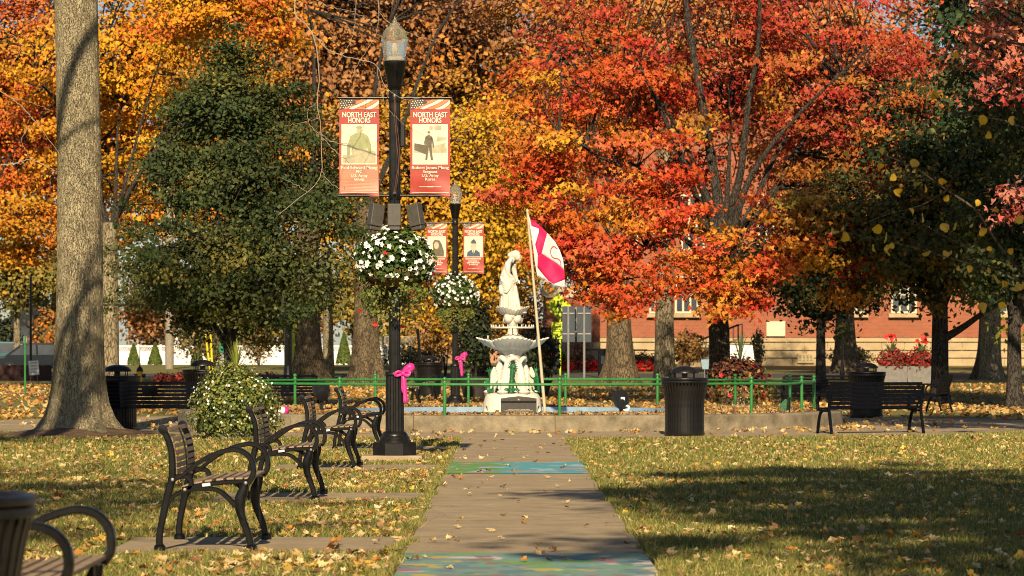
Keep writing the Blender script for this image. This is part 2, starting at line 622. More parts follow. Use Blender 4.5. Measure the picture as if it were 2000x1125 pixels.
M['bark_pale'] = bark_mat('pale grey bark', (0.52, 0.45, 0.285), (0.28, 0.23, 0.14), 14, zs=.34)
M['bark_tan'] = bark_mat('tan bark', (0.36, 0.30, 0.19), (0.22, 0.18, 0.11), 6)
M['bark_brown'] = bark_mat('brown bark', (0.22, 0.165, 0.10), (0.11, 0.085, 0.055), 6)
M['bark_dark'] = bark_mat('dark bark', (0.10, 0.085, 0.07), (0.045, 0.04, 0.035), 8, (0.015, 0.013, 0.012))
M['twig'] = mat('pale bare twig', (0.34, 0.27, 0.20), 0.8, 0, 0.2, 10)


def paint_mat(name, left, right, streaks, seed):
    """worn mural paint on concrete: blotches of colour"""
    m = bpy.data.materials.new(name)
    m.use_nodes = True
    nt = m.node_tree
    b = nt.nodes['Principled BSDF']
    b.inputs['Roughness'].default_value = 0.8
    tc = nt.nodes.new('ShaderNodeTexCoord')
    def noise(scale, off, stretch=(1, 1, 1), detail=3):
        mp = nt.nodes.new('ShaderNodeMapping')
        mp.inputs['Location'].default_value = (off, off * 1.7, 0)
        mp.inputs['Scale'].default_value = stretch
        nt.links.new(tc.outputs['Object'], mp.inputs[0])
        nz = nt.nodes.new('ShaderNodeTexNoise')
        nz.inputs['Scale'].default_value = scale
        nz.inputs['Detail'].default_value = detail
        nt.links.new(mp.outputs[0], nz.inputs['Vector'])
        return nz.outputs[0]
    sp = nt.nodes.new('ShaderNodeSeparateXYZ')
    nt.links.new(tc.outputs['Object'], sp.inputs[0])
    ad = nt.nodes.new('ShaderNodeMath')
    ad.operation = 'ADD'
    nt.links.new(sp.outputs[0], ad.inputs[0])
    nt.links.new(noise(2.0, seed), ad.inputs[1])
    mr = nt.nodes.new('ShaderNodeMapRange')
    mr.inputs[1].default_value = left[1]
    mr.inputs[2].default_value = left[1] + 0.12
    nt.links.new(ad.outputs[0], mr.inputs[0])
    mx = nt.nodes.new('ShaderNodeMix')
    mx.data_type = 'RGBA'
    mx.inputs[6].default_value = (*left[0], 1)
    mx.inputs[7].default_value = (*right, 1)
    nt.links.new(mr.outputs[0], mx.inputs[0])
    cur = mx.outputs[2]
    for k, (c, th, sc) in enumerate(streaks):
        r2 = nt.nodes.new('ShaderNodeMapRange')
        r2.inputs[1].default_value = th
        r2.inputs[2].default_value = th + 0.035
        nt.links.new(noise(sc, seed + 3.1 * (k + 1), (1.2, 0.8, 1)), r2.inputs[0])
        m2 = nt.nodes.new('ShaderNodeMix')
        m2.data_type = 'RGBA'
        m2.inputs[7].default_value = (*c, 1)
        nt.links.new(r2.outputs[0], m2.inputs[0])
        nt.links.new(cur, m2.inputs[6])
        cur = m2.outputs[2]
    # wear
    r3 = nt.nodes.new('ShaderNodeMapRange')
    r3.inputs[1].default_value = 0.52
    r3.inputs[2].default_value = 0.72
    r3.inputs[4].default_value = 0.85
    nt.links.new(noise(9, seed + 40, detail=8), r3.inputs[0])
    m3 = nt.nodes.new('ShaderNodeMix')
    m3.data_type = 'RGBA'
    m3.inputs[7].default_value = (0.30, 0.255, 0.18, 1)
    nt.links.new(r3.outputs[0], m3.inputs[0])
    nt.links.new(cur, m3.inputs[6])
    nt.links.new(m3.outputs[2], b.inputs['Base Color'])
    return m


M['mural_a'] = paint_mat('faded green and blue mural paint', ((0.10, 0.30, 0.06), 0.42), (0.06, 0.34, 0.42), [((0.42, 0.16, 0.30), 0.60, 1.6), ((0.50, 0.27, 0.12), 0.62, 2.2), ((0.30, 0.45, 0.52), 0.57, 1.8), ((0.2,0.32,0.14),0.6,3.0)], 2.0)
M['mural_b'] = paint_mat('faded teal mural paint', ((0.16, 0.31, 0.26), 9.0), (0.14, 0.28, 0.26), [((0.12, 0.36, 0.07), 0.57, 1.5), ((0.55, 0.50, 0.48), 0.58, 1.7), ((0.24, 0.17, 0.14), 0.56, 2.0), ((0.50, 0.38, 0.10), 0.62, 2.2), ((0.36, 0.12, 0.24), 0.64, 2.0), ((0.10,0.22,0.26),0.55,2.6)], 7.0)

# palettes (linear)
ORG, YEL, GOLD, RED, CRIM = (.66, .22, .02), (.70, .40, .03), (.54, .29, .025), (.55, .075, .025), (.36, .022, .03)
SAL, BRN, TAN, DGR, OLV, YGR = (.66, .24, .10), (.24, .115, .05), (.45, .26, .12), (.03, .05, .02), (.095, .105, .03), (.30, .29, .04)

# ================================================================== SETTING
def sheet(name, xs, ys, dz, material, kind='structure'):
    v, f = [], []
    for y in ys:
        for x in xs:
            v.append((x, y, gz(y) + dz))
    n = len(xs)
    for j in range(len(ys) - 1):
        for i in range(n - 1):
            f.append((j * n + i, j * n + i + 1, (j + 1) * n + i + 1, (j + 1) * n + i))
    mb = MB()
    mb.add(v, f)
    o = mb.build(name, material)
    tag(o, kind=kind)
    return o


tag(sheet('ground', [-700, -60, -20, 0, 20, 60, 700], [-80, 0, 40, 90, 110, 130, 150, 170, 189, 260, 500, 1800], 0.0, M['grass']), 'olive park lawn reaching to the far houses', 'lawn')
tag(sheet('street', [-200, 200], [146, 158], 0.006, M['asphalt']), 'grey asphalt street crossing behind the park', 'street')
tag(sheet('pavement', [-200, 200], [112, 114.5], 0.012, M['concrete']), 'grey cross pavement behind the fountain', 'pavement')

PX0, PX1 = -0.733, 1.04
CX, CY = 0.12, 72.0            # middle of the fountain ring
path = tag(empty('path', (0, 0, 0)), 'worn concrete path running straight to the fountain', 'path', kind='structure')
y = 2.0
k = 0
while y < 60.4:
    y2 = min(y + 1.83, 60.55)
    mb = MB().box(((PX0 + PX1) / 2, (y + y2) / 2, -0.028 + 0.0004 * (k % 3)), (PX1 - PX0, y2 - y - 0.006, 0.08))
    mb.build('path_slab', M['concrete'], path, bevel=0.003)
    y = y2
    k += 1
mb = MB().box((-0.50, 60, 0), (1, 1, 1))
for nm, y0, y1, m_, lab in (('mural_band', 42.9, 47.2, 'mural_a', 'green to blue painted band across the path near the lamp post'), ('mural_band', 20.0, 25.9, 'mural_b', 'teal painted band with colour streaks across the path in front')):
    o = MB().box(((PX0 + PX1) / 2, (y0 + y1) / 2, 0.020), (PX1 - PX0 - 0.02, y1 - y0, 0.004)).build(nm, M[m_])
    tag(o, lab, 'painted band', kind='structure')
# rear path beyond the fountain
rear = tag(empty('path', (0, 0, 0)), 'concrete path leading away behind the fountain', 'path', kind='structure')
y = 84.0
while y < 111:
    MB().box(((PX0 + PX1) / 2, y + .9, 0.0 + gz(y + .9) - 0.02), (PX1 - PX0, 1.79, 0.07)).build('path_slab', M['concrete'], rear)
    y += 1.8
# ring walk round the fountain
walk = tag(empty('walkway', (CX, CY, 0)), 'concrete ring walkway round the fountain bed', 'walkway', kind='structure')
NS = 30
for i in range(NS):
    a0, a1 = 2 * math.pi * i / NS + 0.0006, 2 * math.pi * (i + 1) / NS - 0.0006
    r0, r1 = 6.7, 11.7
    t = [a0 + (a1 - a0) * q / 4 for q in range(5)]
    poly = [(r1 * math.cos(a), r1 * math.sin(a)) for a in t] + [(r0 * math.cos(a), r0 * math.sin(a)) for a in reversed(t)]
    MB().zprism(poly, -0.06, 0.012 + 0.002 * (i % 3)).build('walk_slab', M['concrete'], walk)
# kerb ring, bed and pool
kerb = tag(empty('kerb', (CX, CY, 0)), 'low curved concrete kerb wall round the fountain bed', 'kerb', kind='structure')
NK = 16
for i in range(NK):
    a0, a1 = 2 * math.pi * (i + .31) / NK + 0.0008, 2 * math.pi * (i + 1.31) / NK - 0.0008
    t = [a0 + (a1 - a0) * q / 6 for q in range(7)]
    prof = [(6.75, -0.05), (6.74, 0.27), (6.71, 0.305), (6.45, 0.315), (6.42, 0.29), (6.42, -0.05)]
    v, f = [], []
    for a in t:
        for (r, z) in prof:
            v.append((r * math.cos(a), r * math.sin(a), z))
    n = len(prof)
    for q in range(6):
        for j in range(n):
            f.append((q * n + j, (q + 1) * n + j, (q + 1) * n + (j + 1) % n, q * n + (j + 1) % n))
    f.append(tuple(range(n))[::-1])
    f.append(tuple(6 * n + j for j in range(n)))
    MB().add(v, [tuple(reversed(q)) for q in f]).build('kerb_block', M['kerb'], kerb)
def ring(name, r0, r1, z, material, n=72, zf=None):
    v, f = [], []
    rad = np.linspace(r0, r1, 8)
    for r in rad:
        for j in range(n):
            a = 2 * math.pi * j / n
            v.append((r * math.cos(a), r * math.sin(a), z + (zf(r, a) if zf else 0)))
    for i in range(7):
        for j in range(n):
            j2 = (j + 1) % n
            f.append((i * n + j, (i + 1) * n + j, (i + 1) * n + j2, i * n + j2))
    return MB().add(v, f).build(name, material, None, (CX, CY, 0), smooth=True)
bed = tag(ring('planting_bed', 3.55, 6.44, 0.262, M['soil'], zf=lambda r, a: 0.012 * math.sin(9 * a + r * 3) + (0.02 if 4 < r < 6.2 else 0)), 'soil bed full of leaf litter inside the fountain kerb', 'flower bed', kind='structure')
pool = MB().lathe([(3.30, 0.02), (3.30, 0.11), (0.02, 0.11)], 72).build('pool', M['pool_blue'], None, (CX, CY, 0))
tag(pool, 'dry pale blue fountain pool', 'pool', kind='structure')
wall = MB().lathe([(3.32, 0.05), (3.32, 0.315), (3.56, 0.315), (3.56, 0.05)], 72, closed=False).build('pool_rim', M['pool_blue'], pool)
wall.location = (0, 0, 0)
# bench pads
BY = [15.6, 27.2, 36.1, 45.3, 54.4]
for i, yb in enumerate(BY):
    o = MB().box((-1.86, yb, -0.030), (2.2, 2.3, 0.08)).build('bench_pad', M['concrete'], bevel=0.01)
    tag(o, ['concrete pad under the bench at the bottom left corner', 'concrete pad under the nearest whole bench', 'concrete pad under the second whole bench', 'concrete pad under the third whole bench', 'concrete pad under the bench behind the lamp post'][i], 'bench pad', 'bench pads beside the path', 'structure')
o = MB().box((-1.52, 48.1, 0.03), (0.82, 0.86, 0.115)).build('lamp_pad', M['concrete'], bevel=0.01)
tag(o, 'concrete footing under the near lamp post', 'footing', kind='structure')


# ================================================================== BUILDINGS AND FAR THINGS
def part(parent, name, material, boxes, bevel=0.0):
    mb = MB()
    for b in boxes: mb.box(*b)
    return mb.build(name, material, parent, bevel=bevel)


BYF = 190.0      # facade plane of the brick hall
sB = BYF / FPX
def bx(px): return X_(px, BYF)
def bz(py): return Z_(py, BYF)
hall = empty('brick_hall', (0, 0, 0))
tag(hall, 'long orange brick hall with tan stone basement behind the trees on the right', 'building')
x0, x1 = bx(1160), bx(2300)
zt, zs, zg = 17.0, bz(659), gz(BYF) - 0.3
# walls as a slab behind, stone base in front
MB().box(((x0 + x1) / 2, BYF + 6, (zt + zs) / 2), (x1 - x0, 12, zt - zs)).build('wall', M['brick'], hall)
MB().box(((x0 + x1) / 2, BYF + 6, (zg + zs) / 2), (x1 - x0 - 0.02, 11.9, zs - zg)).build('basement_wall', M['stone'], hall)
MB().box(((x0 + x1) / 2, BYF + 6, zt + .25), (x1 - x0 + .8, 12.8, 0.5)).build('cornice', M['brick'], hall)
# stone blocks
rows = [(bz(668), bz(659.5), 1.75, 0.10), (bz(684), bz(669), 1.5, 0.05), (bz(699), bz(685), 1.8, 0.045), (bz(716), bz(700), 1.45, 0.055)]
for ri, (za, zb_, w, pr) in enumerate(rows):
    xx = x0 - (0.6 * ri) % 1.1
    while xx < bx(2080):
        ww = w * (0.8 + 0.4 * rng.random())
        a, b_ = max(xx, x0), xx + ww
        if b_ - a > .2:
            q = pr + 0.03 * rng.random()
            MB().box(((a + b_) / 2, BYF - q / 2, (za + zb_) / 2), (b_ - a - 0.03, q, zb_ - za - 0.03)).build('stone_block', M['stone'], hall)
        xx += ww
def window(pxa, pya, pxb, pyb, cols=2, glass='glass_dark', fr='cream', sill=True, parent=None, Y=BYF, rows_=2):
    xa, xb, za, zb_ = X_(pxa, Y), X_(pxb, Y), Z_(pyb, Y), Z_(pya, Y)
    p = parent or hall
    w = MB()
    t = 0.10
    w.box(((xa + xb) / 2, Y - .05, zb_ - t / 2), (xb - xa, .16, t)).box(((xa + xb) / 2, Y - .05, za + t / 2), (xb - xa, .16, t))
    for c in range(cols + 1):
        xx = xa + t / 2 + (xb - xa - t) * c / cols
        w.box((xx, Y - .055, (za + zb_) / 2), (t, .15, zb_ - za - 2 * t - .01))
    for r in range(1, rows_):
        w.box(((xa + xb) / 2, Y - .03, za + (zb_ - za) * r / rows_), (xb - xa - .02, .08, .05))
    wo = w.build('window', M[fr], p)
    for c in range(cols):
        xa2 = xa + (xb - xa - t) * c / cols + t
        xb2 = xa + (xb - xa - t) * (c + 1) / cols
        MB().box(((xa2 + xb2) / 2, Y - .012, (za + zb_) / 2), (xb2 - xa2 - .01, .02, zb_ - za - 2 * t)).build('pane', M[glass], wo)
    if sill:
        MB().box(((xa + xb) / 2, Y - .14, za - .12), (xb - xa + .3, .3, .2)).build('sill', M['stone'], wo)
    return wo
for a, b_, ca in ((1268, 1282, 1), (1318, 1364, 3), (1640, 1690, 3), (1740, 1790, 3), (1950, 2000, 3)):
    window(a, 540, b_, 612, ca)
for a in (1200, 1330, 1480, 1640, 1800, 1950):
    window(a, 380, a + 46, 490, 3)
# shuttered panel and basement windows
MB().box((bx(1515), BYF - .06, bz(642)), (1.0, .14, .80)).build('boarded_window', M['cream'], hall)
w = window(1557, 691, 1589, 709, 4, 'glass_green', 'stone', False, rows_=3)
w.location.y -= 0.10
# entrance wing on the left, lower
wing = empty('brick_wing', (0, 0, 0))
tag(wing, 'low brick entrance wing with tall blue grey windows left of the hall', 'building')
WY = 178.0
xa, xb = X_(1063, WY), X_(1172, WY)
MB().box(((xa + xb) / 2, WY + 3, (Z_(581, WY) + Z_(668, WY)) / 2), (xb - xa, 6, Z_(581, WY) - Z_(668, WY))).build('wall', M['brick'], wing)
MB().box(((xa + xb) / 2, WY + 3, (Z_(668, WY) + 0.3) / 2), (xb - xa + .04, 6.04, Z_(668, WY) - 0.3)).build('basement_wall', M['stone'], wing)
MB().box(((xa + xb) / 2, WY + 3, Z_(570, WY)), (xb - xa + .2, 6.2, Z_(559, WY) - Z_(581, WY))).build('parapet', M['cream'], wing)
window(1104, 600, 1150, 650, 2, parent=wing, Y=WY)
# awning and pale wall left of the wing
kiosk = empty('shop_front', (0, 0, 0))
tag(kiosk, 'small pale shop front with maroon awning behind the fountain', 'shop')
KY = 172.0
MB().box((X_(1048, KY), KY + 2, (Z_(645, KY) + .6) / 2), (X_(1092, KY) - X_(1000, KY), 3.9, Z_(645, KY) - .6)).build('wall', M['cream'], kiosk)
MB().add([(X_(1012, KY), KY, Z_(640, KY)), (X_(1090, KY), KY, Z_(640, KY)), (X_(1092, KY), KY - 1.0, Z_(656, KY)), (X_(1010, KY), KY - 1.0, Z_(656, KY)), (X_(1092, KY), KY - 1.0, Z_(660, KY)), (X_(1010, KY), KY - 1.0, Z_(660, KY))], [(0, 1, 2, 3), (3, 2, 4, 5)]).build('awning', M['maroon'], kiosk)
MB().box((X_(1022, KY), KY - .04, Z_(688, KY)), (.9, .1, 1.6)).build('door', M['maroon'], kiosk)
for q in range(4):
    MB().box((X_(1064 + q * 7, KY), KY - .03, Z_(682, KY)), (.14, .06, 1.0)).build('pane', M['sign_white'], kiosk)

# steps with railings in front of the hall
stp = empty('front_steps', (0, 0, 0))
tag(stp, 'tan stone steps rising to the hall door', 'steps')
SYf = 182.0
for i in range(7):
    xa, xb = X_(1325 + i * 11, SYf), X_(1470, SYf)
    za, zb_ = gz(SYf) - .1 + i * .17, gz(SYf) + (i + 1) * .17
    MB().box(((xa + xb) / 2, SYf + 2.6, (za + zb_) / 2 - .05), (xb - xa - .01 * i, 3.2 - .02 * i, zb_ - za + .1)).build('step', M['stone'], stp)
for yy in (SYf + .95, SYf + 3.9):
    r = MB()
    p0, p1 = np.array([X_(1335, SYf), yy, gz(SYf) + 1.0]), np.array([X_(1452, SYf), yy, gz(SYf) + 2.25])
    r.tube([p0, p1], .03, 6)
    r.tube([p0 - (0, 0, .75), p1 - (0, 0, .75)], .02, 6)
    for q in range(14):
        b_ = p0 + (p1 - p0) * q / 13
        r.tube([b_ - (0, 0, .76), b_], .014, 5)
    for q in (0, 13):
        b_ = p0 + (p1 - p0) * q / 13
        r.tube([b_ - (0, 0, 1.05), b_], .03, 6)
    r.build('railing', M['iron'], stp)

# pale brick building far behind centre left
b2 = empty('brick_schoolhouse', (0, 0, 0))
tag(b2, 'pale orange brick building behind the chain link fence', 'building')
Y2 = 235.0
MB().box(((X_(752, Y2) + X_(1010, Y2)) / 2, Y2 + 6, 4.5), (X_(1010, Y2) - X_(752, Y2), 12, 7.6)).build('wall', M['brick_pale'], b2)
MB().box(((X_(752, Y2) + X_(1010, Y2)) / 2, Y2 + 6, 8.5), (X_(1010, Y2) - X_(752, Y2) + .8, 12.8, .4)).build('roof', M['cream'], b2)
for a in (868, 905, 945):
    window(a, 630, a + 24, 665, 2, parent=b2, Y=Y2)
for a in (765, 868, 905, 945):
    window(a, 560, a + 24, 600, 2, parent=b2, Y=Y2)
# houses far left
h1 = empty('white_house', (0, 0, 0))
tag(h1, 'white far house with grey roof half hidden at the left edge', 'house')
YH = 230.0
hx0, hx1 = X_(20, YH), X_(86, YH)
MB().box(((hx0 + hx1) / 2, YH + 4, 1.9), (hx1 - hx0, 8, 2.6)).build('wall', M['vinyl'], h1)
MB().prism([(hx0 - .4, 3.2), (hx1 + .4, 3.2), ((hx0 + hx1) / 2, 5.2)], YH - .4, YH + 8.4).build('roof', M['pot_grey'], h1)
window(32, 668, 44, 684, 1, parent=h1, Y=YH)
h2 = empty('cream_house', (0, 0, 0))
tag(h2, 'pale far house behind the white vinyl fence', 'house')
hx0, hx1 = X_(290, 260), X_(520, 260)
MB().box(((hx0 + hx1) / 2, 265, 2.6), (hx1 - hx0, 9, 4.2)).build('wall', M['vinyl'], h2)
MB().prism([(hx0 - .5, 4.6), (hx1 + .5, 4.6), ((hx0 + hx1) / 2, 7.6)], 260, 270).build('roof', M['pot_grey'], h2)
for a in (310, 360, 410, 460):
    window(a, 640, a + 16, 668, 1, parent=h2, Y=260.4)

# white vinyl fence
vf = empty('vinyl_fence', (0, 0, 0))
tag(vf, 'white vinyl privacy fence with lattice top across the street', 'fence')
FY = 205.0
for px in range(226, 760, 44):
    xa, xb = X_(px, FY), X_(px + 44, FY)
    if 520 < px < 690 and False: continue
    zb_, zt_ = Z_(717, FY), Z_(676, FY)
    MB().box(((xa + xb) / 2, FY, (zb_ + Z_(685, FY)) / 2), (xb - xa - .14, .04, Z_(685, FY) - zb_)).build('panel', M['vinyl'], vf)
    lt = MB()
    zl0, zl1 = Z_(684, FY), Z_(678, FY)
    nL = 9
    for q in range(nL):
        xx = xa + .1 + (xb - xa - .2) * q / (nL - 1)
        lt.box((xx, FY, (zl0 + zl1) / 2), (.022, .02, (zl1 - zl0) * 1.25), ry=.7)
        lt.box((xx, FY + .025, (zl0 + zl1) / 2), (.022, .02, (zl1 - zl0) * 1.25), ry=-.7)
    lt.box(((xa + xb) / 2, FY, zl1 + .05), (xb - xa - .14, .06, .09))
    lt.build('lattice', M['vinyl'], vf)
    MB().box((xa, FY, (zb_ + zt_) / 2 + .03), (.13, .13, zt_ - zb_ + .12)).build('post', M['vinyl'], vf)

# chain link fence
cl = empty('chain_link_fence', (0, 0, 0))
tag(cl, 'grey chain link fence in front of the pale brick building', 'fence')
LY = 200.0
for px in (752, 800, 851, 900, 950):
    MB().tube([(X_(px, LY), LY, .5), (X_(px, LY), LY, Z_(657, LY))], .045, 8).build('post', M['steel'], cl)
MB().tube([(X_(752, LY), LY, Z_(658, LY)), (X_(950, LY), LY, Z_(658, LY))], .03, 6).build('rail', M['steel'], cl)
MB().tube([(X_(752, LY), LY, Z_(697, LY)), (X_(851, LY), LY, Z_(697, LY))], .04, 6).build('rail', M['steel'], cl)
wm = MB()
for q in range(110):
    xx = X_(752, LY) + q * (X_(950, LY) - X_(752, LY)) / 109
    for s in (-1, 1):
        wm.tube([(xx, LY + .01 * s, .8), (xx + s * .9, LY + .01 * s, Z_(659, LY))], .004, 3, cap=False)
wm.build('wire_mesh', M['steel'], cl)


# ================================================================== LAWN DETAIL
def on_lawn(x, y):
    ok = ~((x > PX0 - .03) & (x < PX1 + .03) & (y < 61))
    ok &= ((x - CX) ** 2 + (y - CY) ** 2) > 11.72 ** 2
    for yb in BY:
        ok &= ~((x > -2.98) & (x < -.7) & (abs(y - yb) < 1.17))
    ok &= ~((abs(x + 1.52) < .42) & (abs(y - 48.1) < .45))
    return ok


def in_view_x(y, m=0.6):
    return (-985 / FPX * y - m, 1015 / FPX * y + m)


TX, TY = X_(152, 62.5), 62.5        # the big pale trunk
gx, gy, gh, gw = [], [], [], []
for (ya, yb_, dens, h, wd) in ((16, 24, 1300, .042, .0065), (24, 30, 1700, .045, .007), (30, 38, 1000, .045, .009), (38, 48, 620, .045, .012), (48, 66, 300, .05, .017)):
    lo, hi = in_view_x(yb_, 2.0)
    n = int((hi - lo) * (yb_ - ya) * dens)
    x = rng.uniform(lo, hi, n)
    yy = rng.uniform(ya, yb_, n)
    clump = np.sin(x * 2.3 + np.sin(yy * 1.1) * 2) * np.sin(yy * 0.9 + x) * .5 + .5
    k_ = on_lawn(x, yy) & (rng.random(n) < .55 + .45 * clump) & (((x - TX) ** 2 / 2.6 + (yy - TY) ** 2 / 2.2) > 1.0 + rng.random(n) * .5)
    x, yy, clump = x[k_], yy[k_], clump[k_]
    gx.append(x); gy.append(yy)
    gh.append(h * (.5 + rng.random(len(x)) * .9) * (.8 + .45 * clump))
    gw.append(wd * (.7 + .6 * rng.random(len(x))))
n = 16000
ye = 20 + 40.3 * rng.random(n) ** 1.25
sd = rng.random(n) < .5
wob = .035 * np.sin(ye * 2.1) + .025 * np.sin(ye * 5.3 + 1) + .02 * np.sin(ye * 11)
xe = np.where(sd, PX0 + wob - .065, PX1 + wob + .065) + rng.normal(0, .025, n)
gx.append(xe); gy.append(ye); gh.append(.03 + .035 * rng.random(n)); gw.append(.006 + .008 * (ye - 20) / 40)
gx, gy, gh, gw = map(np.concatenate, (gx, gy, gh, gw))
n = len(gx)
az = rng.uniform(0, 2 * math.pi, n)
lean = rng.normal(0, .55, (n, 2)) * gh[:, None]
dx, dy = np.cos(az) * gw, np.sin(az) * gw
z0 = np.full(n, -.004)
n = len(gx)
V = np.stack([np.stack([gx - dx, gy - dy, z0], 1), np.stack([gx + dx, gy + dy, z0], 1), np.stack([gx + lean[:, 0], gy + lean[:, 1], gh], 1)], 1)
gc = pal_pick([(3, (.205, .215, .052)), (3, (.275, .258, .065)), (1.6, (.40, .32, .11)), (1.0, (.54, .42, .18)), (2.8, (.115, .16, .036))], n) * rng.uniform(.75, 1.25, (n, 1))
o = link('grass', raw_mesh('grass', V.reshape(-1, 3), np.arange(3 * n).reshape(n, 3), M['blade'], np.repeat(gc, 3, 0)))
tag(o, 'short olive and straw coloured lawn grass beside the path', 'grass', kind='stuff')

LEAFPAL = [(4, (.62, .45, .21)), (2.5, (.52, .33, .13)), (2, (.66, .42, .08)), (.9, (.54, .24, .05)), (1.8, (.30, .17, .08)), (.2, (.42, .085, .03)), (1.3, (.72, .58, .33))]


def litter(name, x, y, z, size, tmpl=T_FALLEN, tilt=.5, pal=LEAFPAL):
    n = len(x)
    nrm = np.stack([rng.normal(0, tilt, n), rng.normal(0, tilt, n) - .12, np.ones(n)], 1)
    c = pal_pick(pal, n) * rng.uniform(.7, 1.2, (n, 1))
    return leaf_cloud(name, np.stack([x, y, z], 1), nrm, size, c, tmpl, M['dead_leaf'], jit=.10)


xs_, ys_ = [], []
for (ya, yb_, dl, dr) in ((17, 24, 30, 26), (24, 34, 66, 32), (34, 44, 58, 34), (44, 54, 42, 30), (54, 62, 28, 28)):
    lo, hi = in_view_x(yb_, 2.0)
    for (a, b_, d) in ((lo, PX0, dl), (PX1, hi, dr)):
        n = int((b_ - a) * (yb_ - ya) * d)
        x = rng.uniform(a, b_, n); yy = rng.uniform(ya, yb_, n)
        patch = .5 + .5 * np.sin(x * 1.7 + 3 * np.sin(yy * .37)) * np.sin(yy * .8 + 1.3 * x)
        near = np.exp(-((x + 1.2) / .8) ** 2) + .25 * np.exp(-((x - 1.35) / .4) ** 2)
        k_ = on_lawn(x, yy) & (rng.random(n) < .25 + .5 * patch + .6 * near)
        xs_.append(x[k_]); ys_.append(yy[k_])
x, yy = np.concatenate(xs_), np.concatenate(ys_)
sz = .030 + .060 * rng.random(len(x)) ** 1.6
o = link('leaf_litter', litter('leaf_litter', x, yy, .012 + rng.random(len(x)) * .03, sz))
tag(o, 'tan and yellow fallen leaves strewn over the lawn', 'leaf litter', kind='stuff')
# bed and ring walk, and the carpet behind the fountain
n = 5200
a = rng.uniform(0, 2 * math.pi, n); r = np.sqrt(rng.uniform(3.6 ** 2, 6.4 ** 2, n))
d1 = link('leaf_litter', litter('leaf_litter', CX + r * np.cos(a), CY + r * np.sin(a), np.where(np.sin(a) < -.5, .275, .295) + rng.random(n) * .03, rng.uniform(.06, .12, n), T_FALLEN, .8, [(3, (.36, .22, .10)), (2, (.24, .13, .06)), (2, (.50, .34, .15)), (1, (.6, .38, .07))]))
tag(d1, 'brown curled leaves heaped in the fountain bed', 'leaf litter', kind='stuff')
n = 900
a = rng.uniform(0, 2 * math.pi, n); r = 6.9 + np.abs(rng.normal(0, 1.9, n))
k_ = r < 11.6
d2 = link('leaf_litter', litter('leaf_litter', (CX + r * np.cos(a))[k_], (CY + r * np.sin(a))[k_], np.full(k_.sum(), .035), rng.uniform(.06, .12, k_.sum())))
tag(d2, 'scattered leaves on the ring walkway by the kerb', 'leaf litter', kind='stuff')
n = 29000
yy = rng.uniform(76, 128, n); x = rng.uniform(-1, 1, n) * (.17 * yy + 4)
k_ = ((x - CX) ** 2 + (yy - CY) ** 2 > 11.7 ** 2) & (rng.random(n) < .35 + .65 * (.5 + .5 * np.sin(x * .7 + 2 * np.sin(yy * .21))))
x, yy = x[k_], yy[k_]
d3 = link('leaf_litter', litter('leaf_litter', x, yy, np.array([gz(q) for q in yy]) + .02 + rng.random(len(x)) * .05, rng.uniform(.09, .17, len(x)), T_DIAMOND, .7, [(3, (.60, .36, .10)), (2, (.5, .24, .05)), (2, (.36, .19, .07)), (2, (.62, .46, .2)), (.5, (.4, .1, .04))]))
tag(d3, 'orange carpet of fallen leaves under the trees behind the fountain', 'leaf litter', kind='stuff')

# single leaves that can be picked out on the path and the near lawn
COLN = {'tan': (.68, .50, .24), 'brown': (.24, .12, .05), 'orange': (.62, .25, .03), 'yellow': (.70, .44, .05), 'rust red': (.42, .08, .03)}
LEAFM = {}
for cn, c in COLN.items():
    for q in range(3):
        nn = np.array([[rng.normal(0, .35), rng.normal(-.2, .35), 1.0]])
        me = leaf_cloud('fallen_leaf', np.zeros((1, 3)), nn, [1.0], np.array([c]) * rng.uniform(.8, 1.15), (T_FALLEN[0] * np.array([1, .9, .6 + q * .5]), T_FALLEN[1]), M['dead_leaf'], jit=.09)
        LEAFM.setdefault(cn, []).append(me)
def fallen(x, y, z, cn, where, size):
    o = link('fallen_leaf', LEAFM[cn][rng.integers(3)], None, (x, y, z), (0, 0, rng.uniform(0, 6.28)), (size,) * 3)
    lab = f'{cn} fallen maple leaf lying on {where}'
    tag(o, lab, 'leaf', f'{cn} leaves on {where}')
cw = ['tan'] * 13 + ['brown'] * 6 + ['orange'] * 3 + ['yellow'] * 2 + ['rust red']
for q in range(95):
    yq = 23.8 + 36 * rng.random() ** 1.1
    fallen(rng.uniform(PX0 + .05, PX1 - .05), yq, .033, random.choice(cw), 'the concrete path', rng.uniform(.04, .075))
for q in range(5):
    fallen(rng.uniform(-1.4, -.8), BY[1] + rng.uniform(-.9, .9), .03, random.choice(cw), 'the nearest bench pad', rng.uniform(.08, .12))
cnt = 0
while cnt < 150:
    yq = rng.uniform(23.7, 29)
    lo, hi = in_view_x(yq, 0)
    xq = rng.uniform(lo, hi)
    if on_lawn(np.array([xq]), np.array([yq]))[0]:
        fallen(xq, yq, .045, random.choice(cw), 'the left lawn' if xq < 0 else 'the right lawn', rng.uniform(.05, .085))
        cnt += 1
# soil mound round the big trunk
mb = MB()
prof = [(1.9, -.02), (1.5, .03), (1.1, .07), (.8, .12), (.45, .18)]
mb.lathe(prof, 40, rf=lambda a, z: 1 + .1 * math.sin(3 * a + 1) + .06 * math.sin(7 * a))
o = mb.build('soil_mound', M['soil'], None, (TX, TY, 0), smooth=True)
tag(o, 'bare brown soil mound round the big pale trunk', 'soil', kind='structure')


